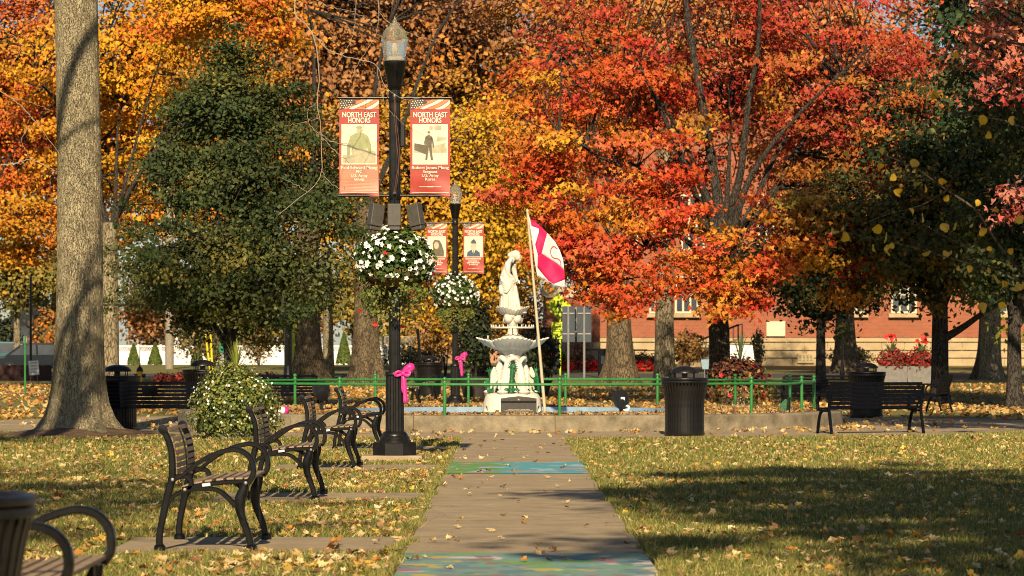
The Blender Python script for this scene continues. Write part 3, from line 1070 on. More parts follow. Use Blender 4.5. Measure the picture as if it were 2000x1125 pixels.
# ================================================================== TREES
def trunk_mesh(path, radii, material, n=20, rings=26, flare=0.0, rough=.03, seed=0, flh=.32):
    P = smooth_path(path, rings)
    rr = np.interp(np.linspace(0, 1, rings), np.linspace(0, 1, len(radii)), radii)
    g = np.random.default_rng(seed)
    ph = g.uniform(0, 6.28, 6)
    v, f = [], []
    z0 = P[0][2]
    for i in range(rings):
        h = P[i][2] - z0
        fl = flare * math.exp(-h / flh)
        for j in range(n):
            a = 2 * math.pi * j / n
            butt = 1 + fl * (.55 + .45 * (math.sin(5 * a + ph[0]) * .6 + math.sin(3 * a + ph[1]) * .6))
            q = rr[i] * butt * (1 + rough * (math.sin(4 * a + ph[2] + h * .7) + .7 * math.sin(9 * a + ph[3] - h * 1.3) + .5 * math.sin(17 * a + ph[4] + h * 2)))
            v.append((P[i][0] + q * math.cos(a), P[i][1] + q * math.sin(a), P[i][2]))
    for i in range(rings - 1):
        for j in range(n):
            j2 = (j + 1) % n
            f.append((i * n + j, i * n + j2, (i + 1) * n + j2, (i + 1) * n + j))
    mb = MB()
    mb.add(v, f)
    return mb


def crown_points(c, rad, nclump, per, cr, shape='ell', low=-1.0, flat=.55, drop=None):
    """leaf positions grouped in clumps through the crown volume"""
    c, rad = np.array(c, float), np.array(rad, float)
    cen = []
    ph = rng.uniform(0, 6.28, 4)
    while len(cen) < nclump:
        d = rng.normal(size=3)
        d /= np.linalg.norm(d)
        if d[2] < low: continue
        az_, el = math.atan2(d[1], d[0]), d[2]
        lump = 1 + .13 * math.sin(3 * az_ + ph[0] + 2 * el) + .10 * math.sin(5 * az_ + ph[1] - 4 * el) + .08 * math.sin(7 * el + ph[2])
        r = rng.random() ** .40 * lump
        p = d * r
        if shape == 'cone':
            t = (p[2] + 1) / 2
            w = 1.0 if t < .28 else max(.06, 1 - ((t - .28) / .74) ** 1.15)
            if t < .1: w *= .8
            p = np.array([p[0] * w / max(.35, math.sqrt(max(0.05, 1 - p[2] ** 2))) if False else p[0] * w * 1.15, p[1] * w * 1.15, p[2]])
        cen.append(p)
    cen = np.array(cen)
    centers = c + cen * rad
    if drop is not None:
        keep = np.array([not drop(q) for q in centers])
        cen, centers = cen[keep], centers[keep]
        nclump = len(cen)
    out = cen / (np.linalg.norm(cen, axis=1, keepdims=True) + 1e-6)
    cnt = rng.poisson(per, nclump)
    idx = np.repeat(np.arange(nclump), cnt)
    m = len(idx)
    off = rng.normal(size=(m, 3)) * np.array([1, 1, flat]) * (cr * rng.uniform(.6, 1.3, nclump))[idx, None]
    pos = centers[idx] + off
    nrm = .75 * out[idx] + np.array([0, -.25, .35]) + rng.normal(0, .62, (m, 3))
    return centers, idx, pos, nrm


def crown_col(idx, nclump, pal, jit=.28, mixp=.35, centers=None, fn=None):
    base = pal_pick(pal, nclump)
    alt = pal_pick(pal, len(idx))
    c = base[idx] * (1 - mixp) + alt * mixp
    if fn is not None:
        c = fn(c, centers[idx])
    return c * rng.uniform(1 - jit, 1 + jit, (len(idx), 1))


def limbs(mb, fork, cen, r0, nl=7, twig=.012, sides=6, seed=0):
    """main limbs from the fork to spread-out clump centres, then thin branches to the rest"""
    g = np.random.default_rng(seed)
    fork = np.array(fork, float)
    ids = g.permutation(len(cen))[:nl * 3]
    chosen = []
    for i in ids:
        d = (cen[i] - fork) / (np.linalg.norm(cen[i] - fork) + 1e-6)
        if all(np.dot(d, (cen[j] - fork) / (np.linalg.norm(cen[j] - fork) + 1e-6)) < .93 for j in chosen):
            chosen.append(i)
        if len(chosen) >= nl: break
    pts = []
    for i in chosen:
        e = cen[i]
        mid = fork * .5 + e * .5 + np.array([0, 0, .12 * np.linalg.norm(e - fork)]) + g.normal(0, .15, 3)
        start = fork - np.array([0, 0, .3]) + g.normal(0, .05, 3)
        P = smooth_path([start, start * .65 + mid * .35 + g.normal(0, .12, 3), mid, e], 11)
        mb.tube(P, [r0 * g.uniform(.5, .72), r0 * .38, r0 * .2, twig], sides)
        pts += list(P[2:])
    pts = np.array(pts)
    for e in cen:
        k_ = np.argmin(np.linalg.norm(pts - e, axis=1) + .4 * np.maximum(0, pts[:, 2] - e[2]))
        s = pts[k_]
        if np.linalg.norm(e - s) < .25: continue
        m_ = (s + e) / 2 + g.normal(0, .1, 3) + np.array([0, 0, .05])
        mb.tube(smooth_path([s, m_, e], 5), [twig * 2.4, twig], 4, cap=False)


def tree(name, label, base, tr, crowns, bark='bark_brown', fork=None, nl=7, flare=.5, group=None, seed=1, lean=(0, 0), extra=None, leafm='leaf_far', tmpl=T_DIAMOND, tn=20, rough=.03, rings=26, twig=.012, trunk_path=None, radii=None, flh=.32, limbr=1.0):
    x, y = base
    root = empty(name, (x, y, gz(y) - .03))
    tag(root, label, 'tree', group)
    o0 = np.array([x, y, gz(y) - .03])
    fz = fork if fork else 3.0
    tp = trunk_path or [(0, 0, 0), (lean[0] * .3, lean[1] * .3, fz * .4), (lean[0], lean[1], fz + .3)]
    rd = radii or [tr * 1.12, tr, tr * .93, tr * .8]
    trunk_mesh(tp, rd, M[bark], tn, rings, flare, rough, seed, flh).build('trunk', M[bark], root, smooth=True)
    top = np.array(tp[-1])
    br = MB()
    P_, I_, N_, S_, C_, off = [], [], [], [], [], 0
    allc = []
    for cr in crowns:
        c = np.array(cr['c']) - o0
        cen, idx, pos, nrm = crown_points(c, cr['r'], cr['n'], cr['per'], cr['cr'], cr.get('shape', 'ell'), cr.get('low', -1), cr.get('flat', .55), cr.get('drop'))
        P_.append(pos); N_.append(nrm)
        S_.append(rng.uniform(.7, 1.25, len(pos)) * cr['leaf'])
        C_.append(crown_col(idx, len(cen), cr['pal'], cr.get('jit', .28), cr.get('mix', .35), cen, cr.get('fn')))
        allc.append(cen)
    cen = np.concatenate(allc)
    if extra:
        extra(br, o0)
    limbs(br, top, cen, tr * limbr, nl, twig, seed=seed)
    br.build('branches', M['bark_dark' if bark in ('bark_brown', 'bark_tan') else bark], root, smooth=True)
    me = leaf_cloud('crown', np.concatenate(P_), np.concatenate(N_), np.concatenate(S_), np.concatenate(C_), tmpl, M[leafm])
    cro = link('crown', me, root)
    cro['kind'] = 'stuff'
    return root


# --- big pale foreground trunk with its high crown
def big_trunk():
    root = empty('shade_tree', (TX, TY, 0))
    tag(root, 'huge pale grey tree trunk rising at the left of the picture', 'tree')
    n, rings = 140, 220
    H = 11.0
    zs_ = np.linspace(0, 1, rings) ** 1.25 * H
    prof_z = [0, .15, .35, .6, .9, 1.4, 2.3, 4.2, 6.0, 7.7, 11]
    prof_r = [.86, .70, .59, .52, .475, .44, .41, .39, .382, .376, .37]
    v, f = [], []
    ph = rng.uniform(0, 6.28, 12)
    a = np.linspace(0, 2 * math.pi, n, endpoint=False)
    for z in zs_:
        r = np.interp(z, prof_z, prof_r)
        fl = math.exp(-z / .38)
        q = 1 + fl * (.20 * np.sin(5 * a + .6) + .12 * np.sin(8 * a + 2.0)) + .012 * np.sin(3 * a + ph[0] + .5 * z) + .010 * np.sin(7 * a + ph[1] - .35 * z)
        rid = np.sin(31 * a + 1.8 * np.sin(z * 1.7 + ph[2]) + 2.2 * np.sin(2 * a + z * .6)) * .5 + np.sin(53 * a + 2.5 * np.sin(z * 2.9 + 4 * a) + ph[3]) * .5
        q += .016 * rid + .008 * np.sin(19 * a + z * 7 + ph[4]) * np.sin(z * 11 + 5 * a)
        cx = .06 * math.sin(z * .35 + .4) - .03
        for j in range(n):
            v.append((cx + r * q[j] * math.cos(a[j]), r * q[j] * math.sin(a[j]), z))
    for i in range(rings - 1):
        for j in range(n):
            j2 = (j + 1) % n
            f.append((i * n + j, i * n + j2, (i + 1) * n + j2, (i + 1) * n + j))
    MB().add(v, f).build('trunk', M['bark_pale'], root, smooth=True)
    br = MB()
    cen, idx, pos, nrm = crown_points((0.5, 1, 14.2), (5.2, 5.2, 3.4), 46, 60, .6)
    limbs(br, (0, 0, 10.8), cen, .34, 8, .014, seed=3)
    br.build('branches', M['bark_pale'], root, smooth=True)
    c = crown_col(idx, 46, [(2, YEL), (2, GOLD), (1, ORG)])
    o = link('crown', leaf_cloud('crown', pos, nrm, rng.uniform(.12, .2, len(pos)), c, T_DIAMOND, M['leaf_far']), root)
    o['kind'] = 'stuff'
big_trunk()

# --- green ovate tree on the left
G3 = 88.0
tree('hornbeam_tree', 'dark green pyramidal tree with low spreading branches left of the lamp post', (X_(447, G3), G3), .15,
     [dict(c=(X_(462, G3), G3, 5.55), r=(3.65, 3.2, 4.1), n=265, per=160, cr=.36, leaf=.11, shape='cone', flat=.42, pal=[(4, (.034, .056, .018)), (4, (.06, .088, .026)), (2, (.11, .125, .036)), (.7, (.24, .20, .04))], mix=.35),
      dict(c=(X_(478, G3), G3, 3.35), r=(3.2, 2.8, 1.35), n=95, per=150, cr=.36, leaf=.115, pal=[(3, (.045, .07, .020)), (4, (.09, .11, .032)), (3, (.17, .165, .042)), (1, (.30, .23, .04))], mix=.35)],  # low boughs in paler olive: sunlight on them put into the leaf colours
     'bark_dark', fork=1.6, nl=10, flare=.3, seed=5, leafm='leaf', twig=.01)

# --- the red maple
MY = 99.0
def maple_stems(mb, o0):
    def st(pts, r, dy=0):
        P = [np.array([X_(px, MY + dy * k_ / len(pts)), MY + dy * k_ / len(pts), Z_(py, MY)]) - o0 for k_, (px, py) in enumerate(pts)]
        mb.tube(smooth_path(P, 14), r, 8)
    st([(1398, 520), (1392, 420), (1372, 370), (1338, 320), (1310, 262), (1275, 190), (1240, 120)], [.16, .11, .06, .03], -2)
    st([(1412, 500), (1404, 400), (1388, 300), (1372, 200), (1352, 90), (1340, 0), (1335, -80)], [.17, .13, .09, .05], 1)
    st([(1420, 520), (1432, 400), (1448, 330), (1462, 200), (1482, 90), (1484, -60)], [.15, .11, .07, .04], -1.5)
    st([(1428, 500), (1440, 420), (1470, 340), (1530, 260), (1600, 190), (1690, 110)], [.13, .09, .05, .03], -2)
    st([(1390, 440), (1330, 400), (1280, 370), (1215, 330), (1150, 300), (1090, 250)], [.09, .06, .04, .02], -2)
    st([(1376, 440), (1372, 380), (1345, 330)], [.07, .05, .02], -2.5)
    st([(1400, 600), (1360, 560), (1300, 552), (1230, 540)], [.07, .05, .03, .02], -3)
    st([(1322, 440), (1300, 390), (1282, 355), (1265, 330)], [.06, .05, .035, .02], -3)
    st([(1375, 360), (1320, 250), (1280, 195), (1240, 130)], [.06, .05, .035, .02], -3)
def maple_fn(c, p):
    # p is relative to the tree base; redder low on the left, brown red high on the right, yellow and green low inside
    t = np.clip((p[:, 0] + 6) / 11, 0, 1)[:, None]
    h = np.clip((p[:, 2] - 3) / 7, 0, 1)[:, None]
    dark = np.array([.50, .26, .17])
    return c * (1 - .55 * t * h) + c.mean(1, keepdims=True) * dark * (.55 * t * h) * 1.5
RM = [(3, (.58, .085, .022)), (3, (.50, .045, .02)), (1.6, (.62, .17, .02)), (1.6, CRIM), (.8, SAL), (.9, YEL), (.5, YGR)]
PATCH = [np.array(c) for c in ((.56, .05, .02), (.62, .12, .02), (.44, .025, .022), (.70, .36, .03), (.64, .10, .025), (.34, .28, .04))]
def maple_patch(c, p):
    # neighbouring boughs share a hue: crimson, scarlet, orange and yellow patches
    v = np.sin(1.15 * p[:, 0] + .9 * p[:, 2] + .4) + np.sin(1.6 * p[:, 2] - .7 * p[:, 0] + 1.0) + .8 * np.sin(2.3 * p[:, 0] + 1.9)
    k = np.clip(((v + 2.6) / 5.2 * 6).astype(int), 0, 5)
    return c * .45 + np.array(PATCH)[k] * .55
RMU = [(3, (.46, .07, .028)), (2.6, (.40, .04, .024)), (1.6, (.50, .13, .03)), (1.4, (.46, .18, .09)), (.8, (.55, .28, .04)), (1.2, CRIM)]
tree('red_maple', 'tall red and orange maple with dark forked stems right of the flag', (X_(1404, MY), MY), .27,
     [dict(c=(X_(1440, MY), MY + 1.8, 9.2), r=(6.4, 3.4, 4.6), n=205, per=108, cr=.44, leaf=.14, pal=RMU, flat=.36, drop=lambda q: q[1] < 1.2 and -1.9 < q[0] < 2.2 and 3.0 < q[2] < 9.5 and rng.random() < .8),
      dict(c=(X_(1690, MY), MY + 1.0, 7.6), r=(2.2, 2.2, 2.6), n=56, per=110, cr=.44, leaf=.14, pal=[(3, (.40, .13, .03)), (2, (.34, .06, .025)), (2, (.45, .20, .035)), (1, CRIM)], flat=.36),
      dict(c=(X_(1180, MY), MY - 1, 8.0), r=(3.0, 2.2, 2.2), n=52, per=110, cr=.42, leaf=.145, pal=RM, flat=.36, fn=maple_patch)] +
     [dict(c=(X_(px, MY), MY - dy, Z_(py, MY)), r=(rw, .9, .62), n=nn, per=88, cr=.33, leaf=.145, pal=RM, flat=.42, fn=maple_patch)
      for px, py, dy, rw, nn in ((1010, 385, 1.2, 1.0, 12), (1060, 300, 1.5, 1.1, 13), (1120, 440, 2.2, 1.3, 16), (1095, 505, 2.0, .9, 10), (1190, 500, 2.8, 1.2, 15), (1215, 585, 3.2, .95, 11), (1290, 440, 3.0, 1.3, 15), (1330, 545, 3.4, 1.1, 13), (1262, 375, 2.6, 1.3, 15), (1385, 500, 3.6, .9, 8), (1395, 585, 3.6, .8, 8), (1470, 540, 3.4, 1.0, 11), (1545, 500, 3.0, 1.1, 12), (1440, 590, 3.6, .55, 5), (1600, 430, 2.8, 1.2, 13), (1660, 500, 2.4, 1.0, 10), (1520, 420, 3.0, 1.0, 9), (1640, 590, 2.0, .5, 4), (1135, 535, 1.8, .8, 8), (1170, 560, 2.4, .6, 6))],
     'bark_dark', seed=8, flare=.35, leafm='leaf', tmpl=T_MAPLE, nl=9, extra=maple_stems, fork=4.4,
     trunk_path=[(0, 0, 0), (.02, 0, 1.4), (-.02, 0, 3.0), (.1, 0, 4.6)], radii=[.33, .29, .28, .25])

# --- shaded trees on the right
DG = [(4, (.035, .055, .022)), (3, (.065, .085, .028)), (1.5, (.13, .11, .03)), (.7, (.34, .16, .03)), (.4, (.45, .12, .03))]
Y9 = 116.0
tree('young_maple', 'small dark green maple with thin trunk before the hall basement', (X_(1603, Y9), Y9), .17,
     [dict(c=(X_(1590, Y9), Y9, 4.3), r=(3.2, 2.4, 2.1), n=130, per=110, cr=.4, leaf=.16, pal=DG)], 'bark_dark', fork=2.3, nl=7, flare=.2, seed=9)
Y10 = 97.0
def low_branch(mb, o0):
    P = [(X_(1845, Y10), Y10 - .1, Z_(660, Y10)), (X_(1880, Y10), Y10 - .3, Z_(638, Y10)), (X_(1915, Y10), Y10 - .5, Z_(612, Y10)), (X_(1960, Y10), Y10 - .6, Z_(585, Y10))]
    mb.tube(smooth_path([np.array(p) - o0 for p in P], 10), [.12, .09, .07, .05], 8)
tree('dark_maple', 'dark green maple with black trunk and one low branch behind the right benches', (X_(1836, Y10), Y10), .25,
     [dict(c=(X_(1775, Y10), Y10, 4.7), r=(3.4, 2.6, 2.0), n=180, per=110, cr=.38, leaf=.15, pal=[(4, (.05, .07, .022)), (3, (.09, .095, .025)), (2, (.22, .13, .025)), (1, (.40, .15, .02))]),
      dict(c=(X_(1900, Y10), Y10 + 1, 7.4), r=(2.3, 2.6, 2.4), n=95, per=100, cr=.42, leaf=.16, pal=[(4, (.025, .055, .022)), (3, (.05, .085, .03)), (1, (.14, .14, .04))])],
     'bark_dark', fork=2.6, nl=9, flare=.35, seed=10, extra=low_branch, leafm='leaf')
Y11 = 91.0
tree('edge_maple', 'black trunked maple at the right edge of the picture', (X_(1981, Y11), Y11), .2,
     [dict(c=(X_(2010, Y11), Y11, 4.6), r=(2.2, 2.2, 1.9), n=90, per=95, cr=.36, leaf=.15, pal=[(4, (.03, .05, .018)), (2, (.07, .09, .03)), (1, YGR)]),
      dict(c=(X_(2040, Y11), Y11, 8.6), r=(2.8, 2.6, 2.6), n=80, per=90, cr=.42, leaf=.16, pal=DG)], 'bark_dark', fork=2.2, nl=7, flare=.6, seed=11, leafm='leaf')
# deep green tree further back, top right
Y13 = 128.0
tree('evergreen_maple', 'deep blue green leafy tree towering at the top right', (X_(1935, 140), 140), .40,
     [dict(c=(X_(1975, Y13), Y13, 10.8), r=(3.4, 3.0, 8.2), n=290, per=85, cr=.55, leaf=.24, pal=[(5, (.022, .048, .022)), (4, (.045, .08, .032)), (2, (.11, .14, .045)), (.5, YGR)])],
     'bark_tan', fork=5.2, nl=8, flare=.35, seed=12)

# --- trunks of the middle distance with crowns high above
def big(name, label, px, Y, wpx, bark, crowns, seed, fork=6.5, flare=1.1, lean=(0, 0), **kw):
    return tree(name, label, (X_(px, Y), Y), wpx / 2 * Y / FPX, crowns, bark, fork=fork, nl=9, flare=flare, seed=seed, lean=lean, rings=44, tn=40, twig=.02, flh=.75, limbr=.55, **kw)
OL = [(3, ORG), (3, (.70, .30, .02)), (2.6, YEL), (1, RED), (.8, GOLD), (.6, TAN)]
RL = [(3, (.58, .13, .03)), (2, RED), (2.4, ORG), (1, SAL), (1, GOLD), (.8, BRN)]
YL = [(4, YEL), (3, GOLD), (1.4, (.5, .24, .03)), (.6, BRN), (.5, (.62, .48, .06))]
BR = [(2.4, (.30, .135, .06)), (2.6, (.42, .19, .07)), (2, (.52, .25, .07)), (1.4, TAN), (.6, (.2, .09, .05)), (.7, ORG)]
def cr(px, py, Y, rpx, rpy, n, per, pal, leaf=.24, crr=.6, ry=None, **kw):
    s = Y / FPX
    return dict(c=(X_(px, Y), Y, Z_(py, Y)), r=(rpx * s, ry or rpx * s * .8, rpy * s), n=n, per=per, cr=crr, leaf=leaf, pal=pal, **kw)
big('orange_maple', 'broad orange and yellow maple behind the big pale trunk', 214, 114, 36, 'bark_tan',
    [cr(250, 130, 118, 230, 230, 150, 190, OL, .15, .55, flat=.36), cr(430, 40, 112, 170, 120, 66, 180, OL, .15, .5, flat=.36), cr(250, 330, 122, 110, 110, 32, 160, OL, .15, .5, flat=.36)], 21, fork=5.2, flare=.35)
big('red_orange_maple', 'red and rust coloured maple at the left edge', -60, 122, 40, 'bark_brown',
    [cr(20, 180, 124, 150, 240, 120, 180, RL, .15, .55, flat=.36), cr(40, 440, 120, 120, 90, 46, 160, [(2, ORG), (2, GOLD), (1, RED), (1, (.4, .2, .03))], .14, .45, flat=.4)], 22, fork=4.5)
big('yellow_green_tree', 'thin pale trunked tree with yellow green leaves at the far left', 33, 150, 13, 'bark_tan',
    [cr(40, 545, 150, 95, 75, 60, 100, [(2, (.24, .20, .05)), (2, (.13, .13, .035)), (2, (.32, .24, .05)), (1, GOLD)], .2, .45)], 23, fork=3.0, flare=.2)
big('oak_tree', 'massive oak with dark shaded trunk left of the lamp post', 602, 130, 46, 'bark_brown',
    [cr(640, 90, 150, 220, 220, 190, 90, BR, .26, .62), cr(690, 330, 140, 120, 130, 70, 100, [(3, (.52, .24, .03)), (2, GOLD), (1.5, BRN), (1, TAN)], .22, .5)], 24)
big('slim_tree', 'slim pale trunk between two massive dark trunks', 641, 141, 20, 'bark_tan', [cr(600, 200, 160, 160, 180, 80, 90, OL, .26, .6)], 25, fork=5, flare=.25)
big('gnarled_oak', 'massive flared oak trunk just left of the lamp post', 714, 131, 46, 'bark_brown',
    [cr(860, 70, 158, 230, 190, 190, 90, BR, .27, .65), cr(900, -60, 150, 260, 100, 60, 80, [(3, (.34, .16, .09)), (2, (.42, .2, .1)), (1, (.5, .25, .12))], .22, .6)], 26)
big('golden_tree', 'golden yellow tree glowing behind the banners', 940, 152, 26, 'bark_brown',
    [cr(880, 400, 140, 150, 230, 210, 110, YL, .17, .5, flat=1.1), cr(1000, 420, 146, 80, 200, 90, 110, YL, .17, .45, flat=1.1), cr(760, 330, 142, 90, 130, 70, 100, YL, .17, .45, flat=1.1), cr(890, 630, 142, 70, 60, 40, 90, [(3, (.36, .2, .1)), (2, BRN), (2, GOLD)], .16, .4)], 27, fork=4)
big('dark_elm', 'flared dark trunk in dappled shade beside the hall wall', 1213, 126, 46, 'bark_brown',
    [cr(1180, 90, 150, 200, 210, 190, 95, [(3, (.50, .22, .05)), (2, BRN), (2, (.55, .26, .04)), (1.4, TAN), (1, RED)], .25, .6), cr(1070, 250, 145, 120, 150, 60, 95, RL, .22, .5)], 28, lean=(-.25, 0))
big('pale_elm', 'straight pale trunk in full sun beside the hall steps', 1298, 121, 37, 'bark_tan',
    [cr(1380, 60, 145, 190, 170, 120, 95, [(3, (.50, .2, .05)), (2, RED), (2, TAN), (1, GOLD)], .24, .6)], 29, flare=.3, fork=8)
big('far_red_maple', 'rust red crown behind the tall red maple at top right', 1650, 160, 36, 'bark_brown',
    [cr(1590, 160, 158, 230, 230, 230, 95, [(3, (.42, .11, .04)), (2, (.5, .2, .07)), (2, SAL), (1.5, CRIM), (1, (.5, .25, .05))], .25, .6), cr(1700, 380, 150, 140, 130, 80, 95, [(3, (.36, .16, .03)), (2, (.22, .11, .02)), (1, RED)], .22, .5)], 30, fork=7)
big('sunlit_elm', 'sunlit flared trunk with shadow bands at the right', 1931, 141, 37, 'bark_brown', [cr(2080, 100, 150, 160, 200, 90, 90, BR, .26, .6)], 31, fork=7)
# far row that closes the gaps
far = [(-80, 210, OL), (110, 230, BR), (330, 215, OL), (520, 240, OL), (700, 225, YL), (1010, 250, BR), (1130, 270, BR), (1330, 235, RL), (1530, 250, OL), (1760, 230, RL), (1990, 245, BR)]
farlab = ['orange far tree at the left edge behind the red maple', 'brown far tree behind the big pale trunk', 'orange far tree behind the green pyramidal tree', 'orange far tree behind the massive oak', 'yellow far tree behind the left banner', 'brown far tree behind the statue', 'brown far tree behind the flag', 'red far tree behind the hall roof', 'orange far tree behind the right maple', 'red far tree behind the dark green tree', 'brown far tree at the right edge']
for i, (px, Y, pl) in enumerate(far):
    big('far_tree', farlab[i], px, Y, 16, 'bark_brown', [cr(px, 260, Y, 190, 290, 150, 60, pl, .42, .95)], 40 + i, fork=6, flare=.2, group='autumn trees across the street')

for i, (px, Y, py, rp, pl) in enumerate(((300, 225, 610, 55, BR), (395, 230, 600, 60, [(2, OLV), (2, (.2, .15, .05)), (1, GOLD)]), (500, 222, 605, 60, [(2, OLV), (1, (.3, .2, .06)), (1, YGR)]), (580, 228, 600, 60, BR), (690, 226, 590, 60, [(2, (.4, .28, .06)), (1, OLV)]), (150, 226, 600, 60, [(2, OLV), (1, BRN)]))):
    big('garden_tree', ['brown low tree behind the vinyl fence next to the pale trunks', 'olive low tree behind the vinyl fence', 'yellow green low tree behind the green street sign', 'brown low tree behind the black lamp standard', 'gold low tree behind the slim pale trunk', 'olive low tree hidden by the big pale trunk'][i], px, Y, 8, 'bark_brown', [cr(px, py, Y, rp, 75, 60, 60, pl, .3, .6)], 60 + i, fork=2.4, flare=.2, group='garden trees behind the vinyl fence')

# --- trees beside and behind the camera that throw the foreground shade
SH = [(3, GOLD), (2, YEL), (2, OLV), (1, ORG)]
tree('lawn_tree', 'leafy tree beside the path behind the viewpoint, shading the right lawn', (5.6, 15.0), .3,
     [dict(c=(5.0, 17.5, 11.2), r=(4.9, 5.2, 3.2), n=150, per=125, cr=.40, leaf=.24, pal=SH, flat=.45)], 'bark_brown', fork=6.5, nl=9, seed=61)
tree('lawn_tree', 'broad leafy tree right of the path behind the viewpoint, shading the near lawn', (7.5, 3.5), .3,
     [dict(c=(4.9, 7.0, 11.4), r=(5.0, 5.4, 3.2), n=140, per=125, cr=.40, leaf=.24, pal=SH, flat=.45)], 'bark_brown', fork=6.5, nl=9, seed=65)
tree('shade_maple', 'leafy maple outside the right edge that shades the black trunked maples', (14.2, 79.0), .32,
     [dict(c=(11.0, 79.0, 13.2), r=(4.8, 4.6, 3.0), n=110, per=170, cr=.6, leaf=.24, pal=SH, flat=.45)], 'bark_brown', fork=7, nl=9, seed=66)
tree('lawn_tree', 'thin leaved tree on the left lawn behind the viewpoint', (-4.6, 10.0), .25,
     [dict(c=(-5.3, 18.0, 10.5), r=(3.4, 9.0, 2.4), n=80, per=55, cr=.33, leaf=.17, pal=SH, flat=.4)], 'bark_brown', fork=6, nl=9, seed=62)
# pink red maple just outside the right edge; its lowest leaves hang into the frame
Y14 = 58.0
tree('pink_maple', 'pink red maple leaves hanging in at the top right corner', (10.4, 54.5), .28,
     [dict(c=(9.6, 55.5, 11.4), r=(4.8, 4.6, 3.4), n=85, per=150, cr=.55, leaf=.2, pal=[(3, (.55, .13, .08)), (2, (.5, .2, .13)), (2, CRIM), (1, ORG)]),
      dict(c=(X_(1965, Y14), Y14, Z_(60, Y14)), r=(.75, .8, .75), n=26, per=32, cr=.2, leaf=.11, pal=[(3, (.62, .2, .14)), (2, (.6, .28, .2)), (2, RED), (1, ORG)]),
      dict(c=(X_(1975, Y14), Y14, Z_(150, Y14)), r=(.6, .7, .4), n=12, per=30, cr=.18, leaf=.11, pal=[(3, (.5, .1, .08)), (2, (.6, .28, .2)), (2, CRIM)]),
      dict(c=(X_(1985, Y14), Y14, Z_(400, Y14)), r=(.35, .5, .35), n=8, per=26, cr=.16, leaf=.11, pal=[(3, (.42, .08, .06)), (2, (.5, .2, .14))])],
     'bark_dark', fork=6, nl=9, seed=63, leafm='leaf', tmpl=T_MAPLE)
tree('lawn_tree', 'thin leaved tree outside the left edge, shading the big pale trunk', (-8.8, 47.0), .3,
     [dict(c=(-8.6, 47.0, 12.5), r=(4.2, 4.2, 3.5), n=30, per=9, cr=.5, leaf=.14, pal=SH)], 'bark_brown', fork=6.5, nl=10, seed=64,
     extra=lambda mb, o0: [mb.tube(smooth_path([np.array(p) - o0 for p in P], 12), rr_, 8) for P, rr_ in (
         ([(-8.75, 47.1, 8.2), (-8.6, 48.5, 11.0), (-8.1, 50.0, 12.7), (-7.5, 50.3, 13.9), (-6.8, 50.6, 15.2)], [.13, .11, .085, .05]),
         ([(-8.75, 47.0, 6.2), (-8.6, 48.6, 7.4), (-8.1, 50.0, 8.5), (-7.3, 50.4, 9.6), (-6.6, 50.7, 10.8)], [.10, .08, .06, .035]),
         ([(-8.3, 49.4, 12.2), (-7.6, 50.0, 12.3), (-6.9, 50.3, 12.9)], [.05, .04, .02]))])


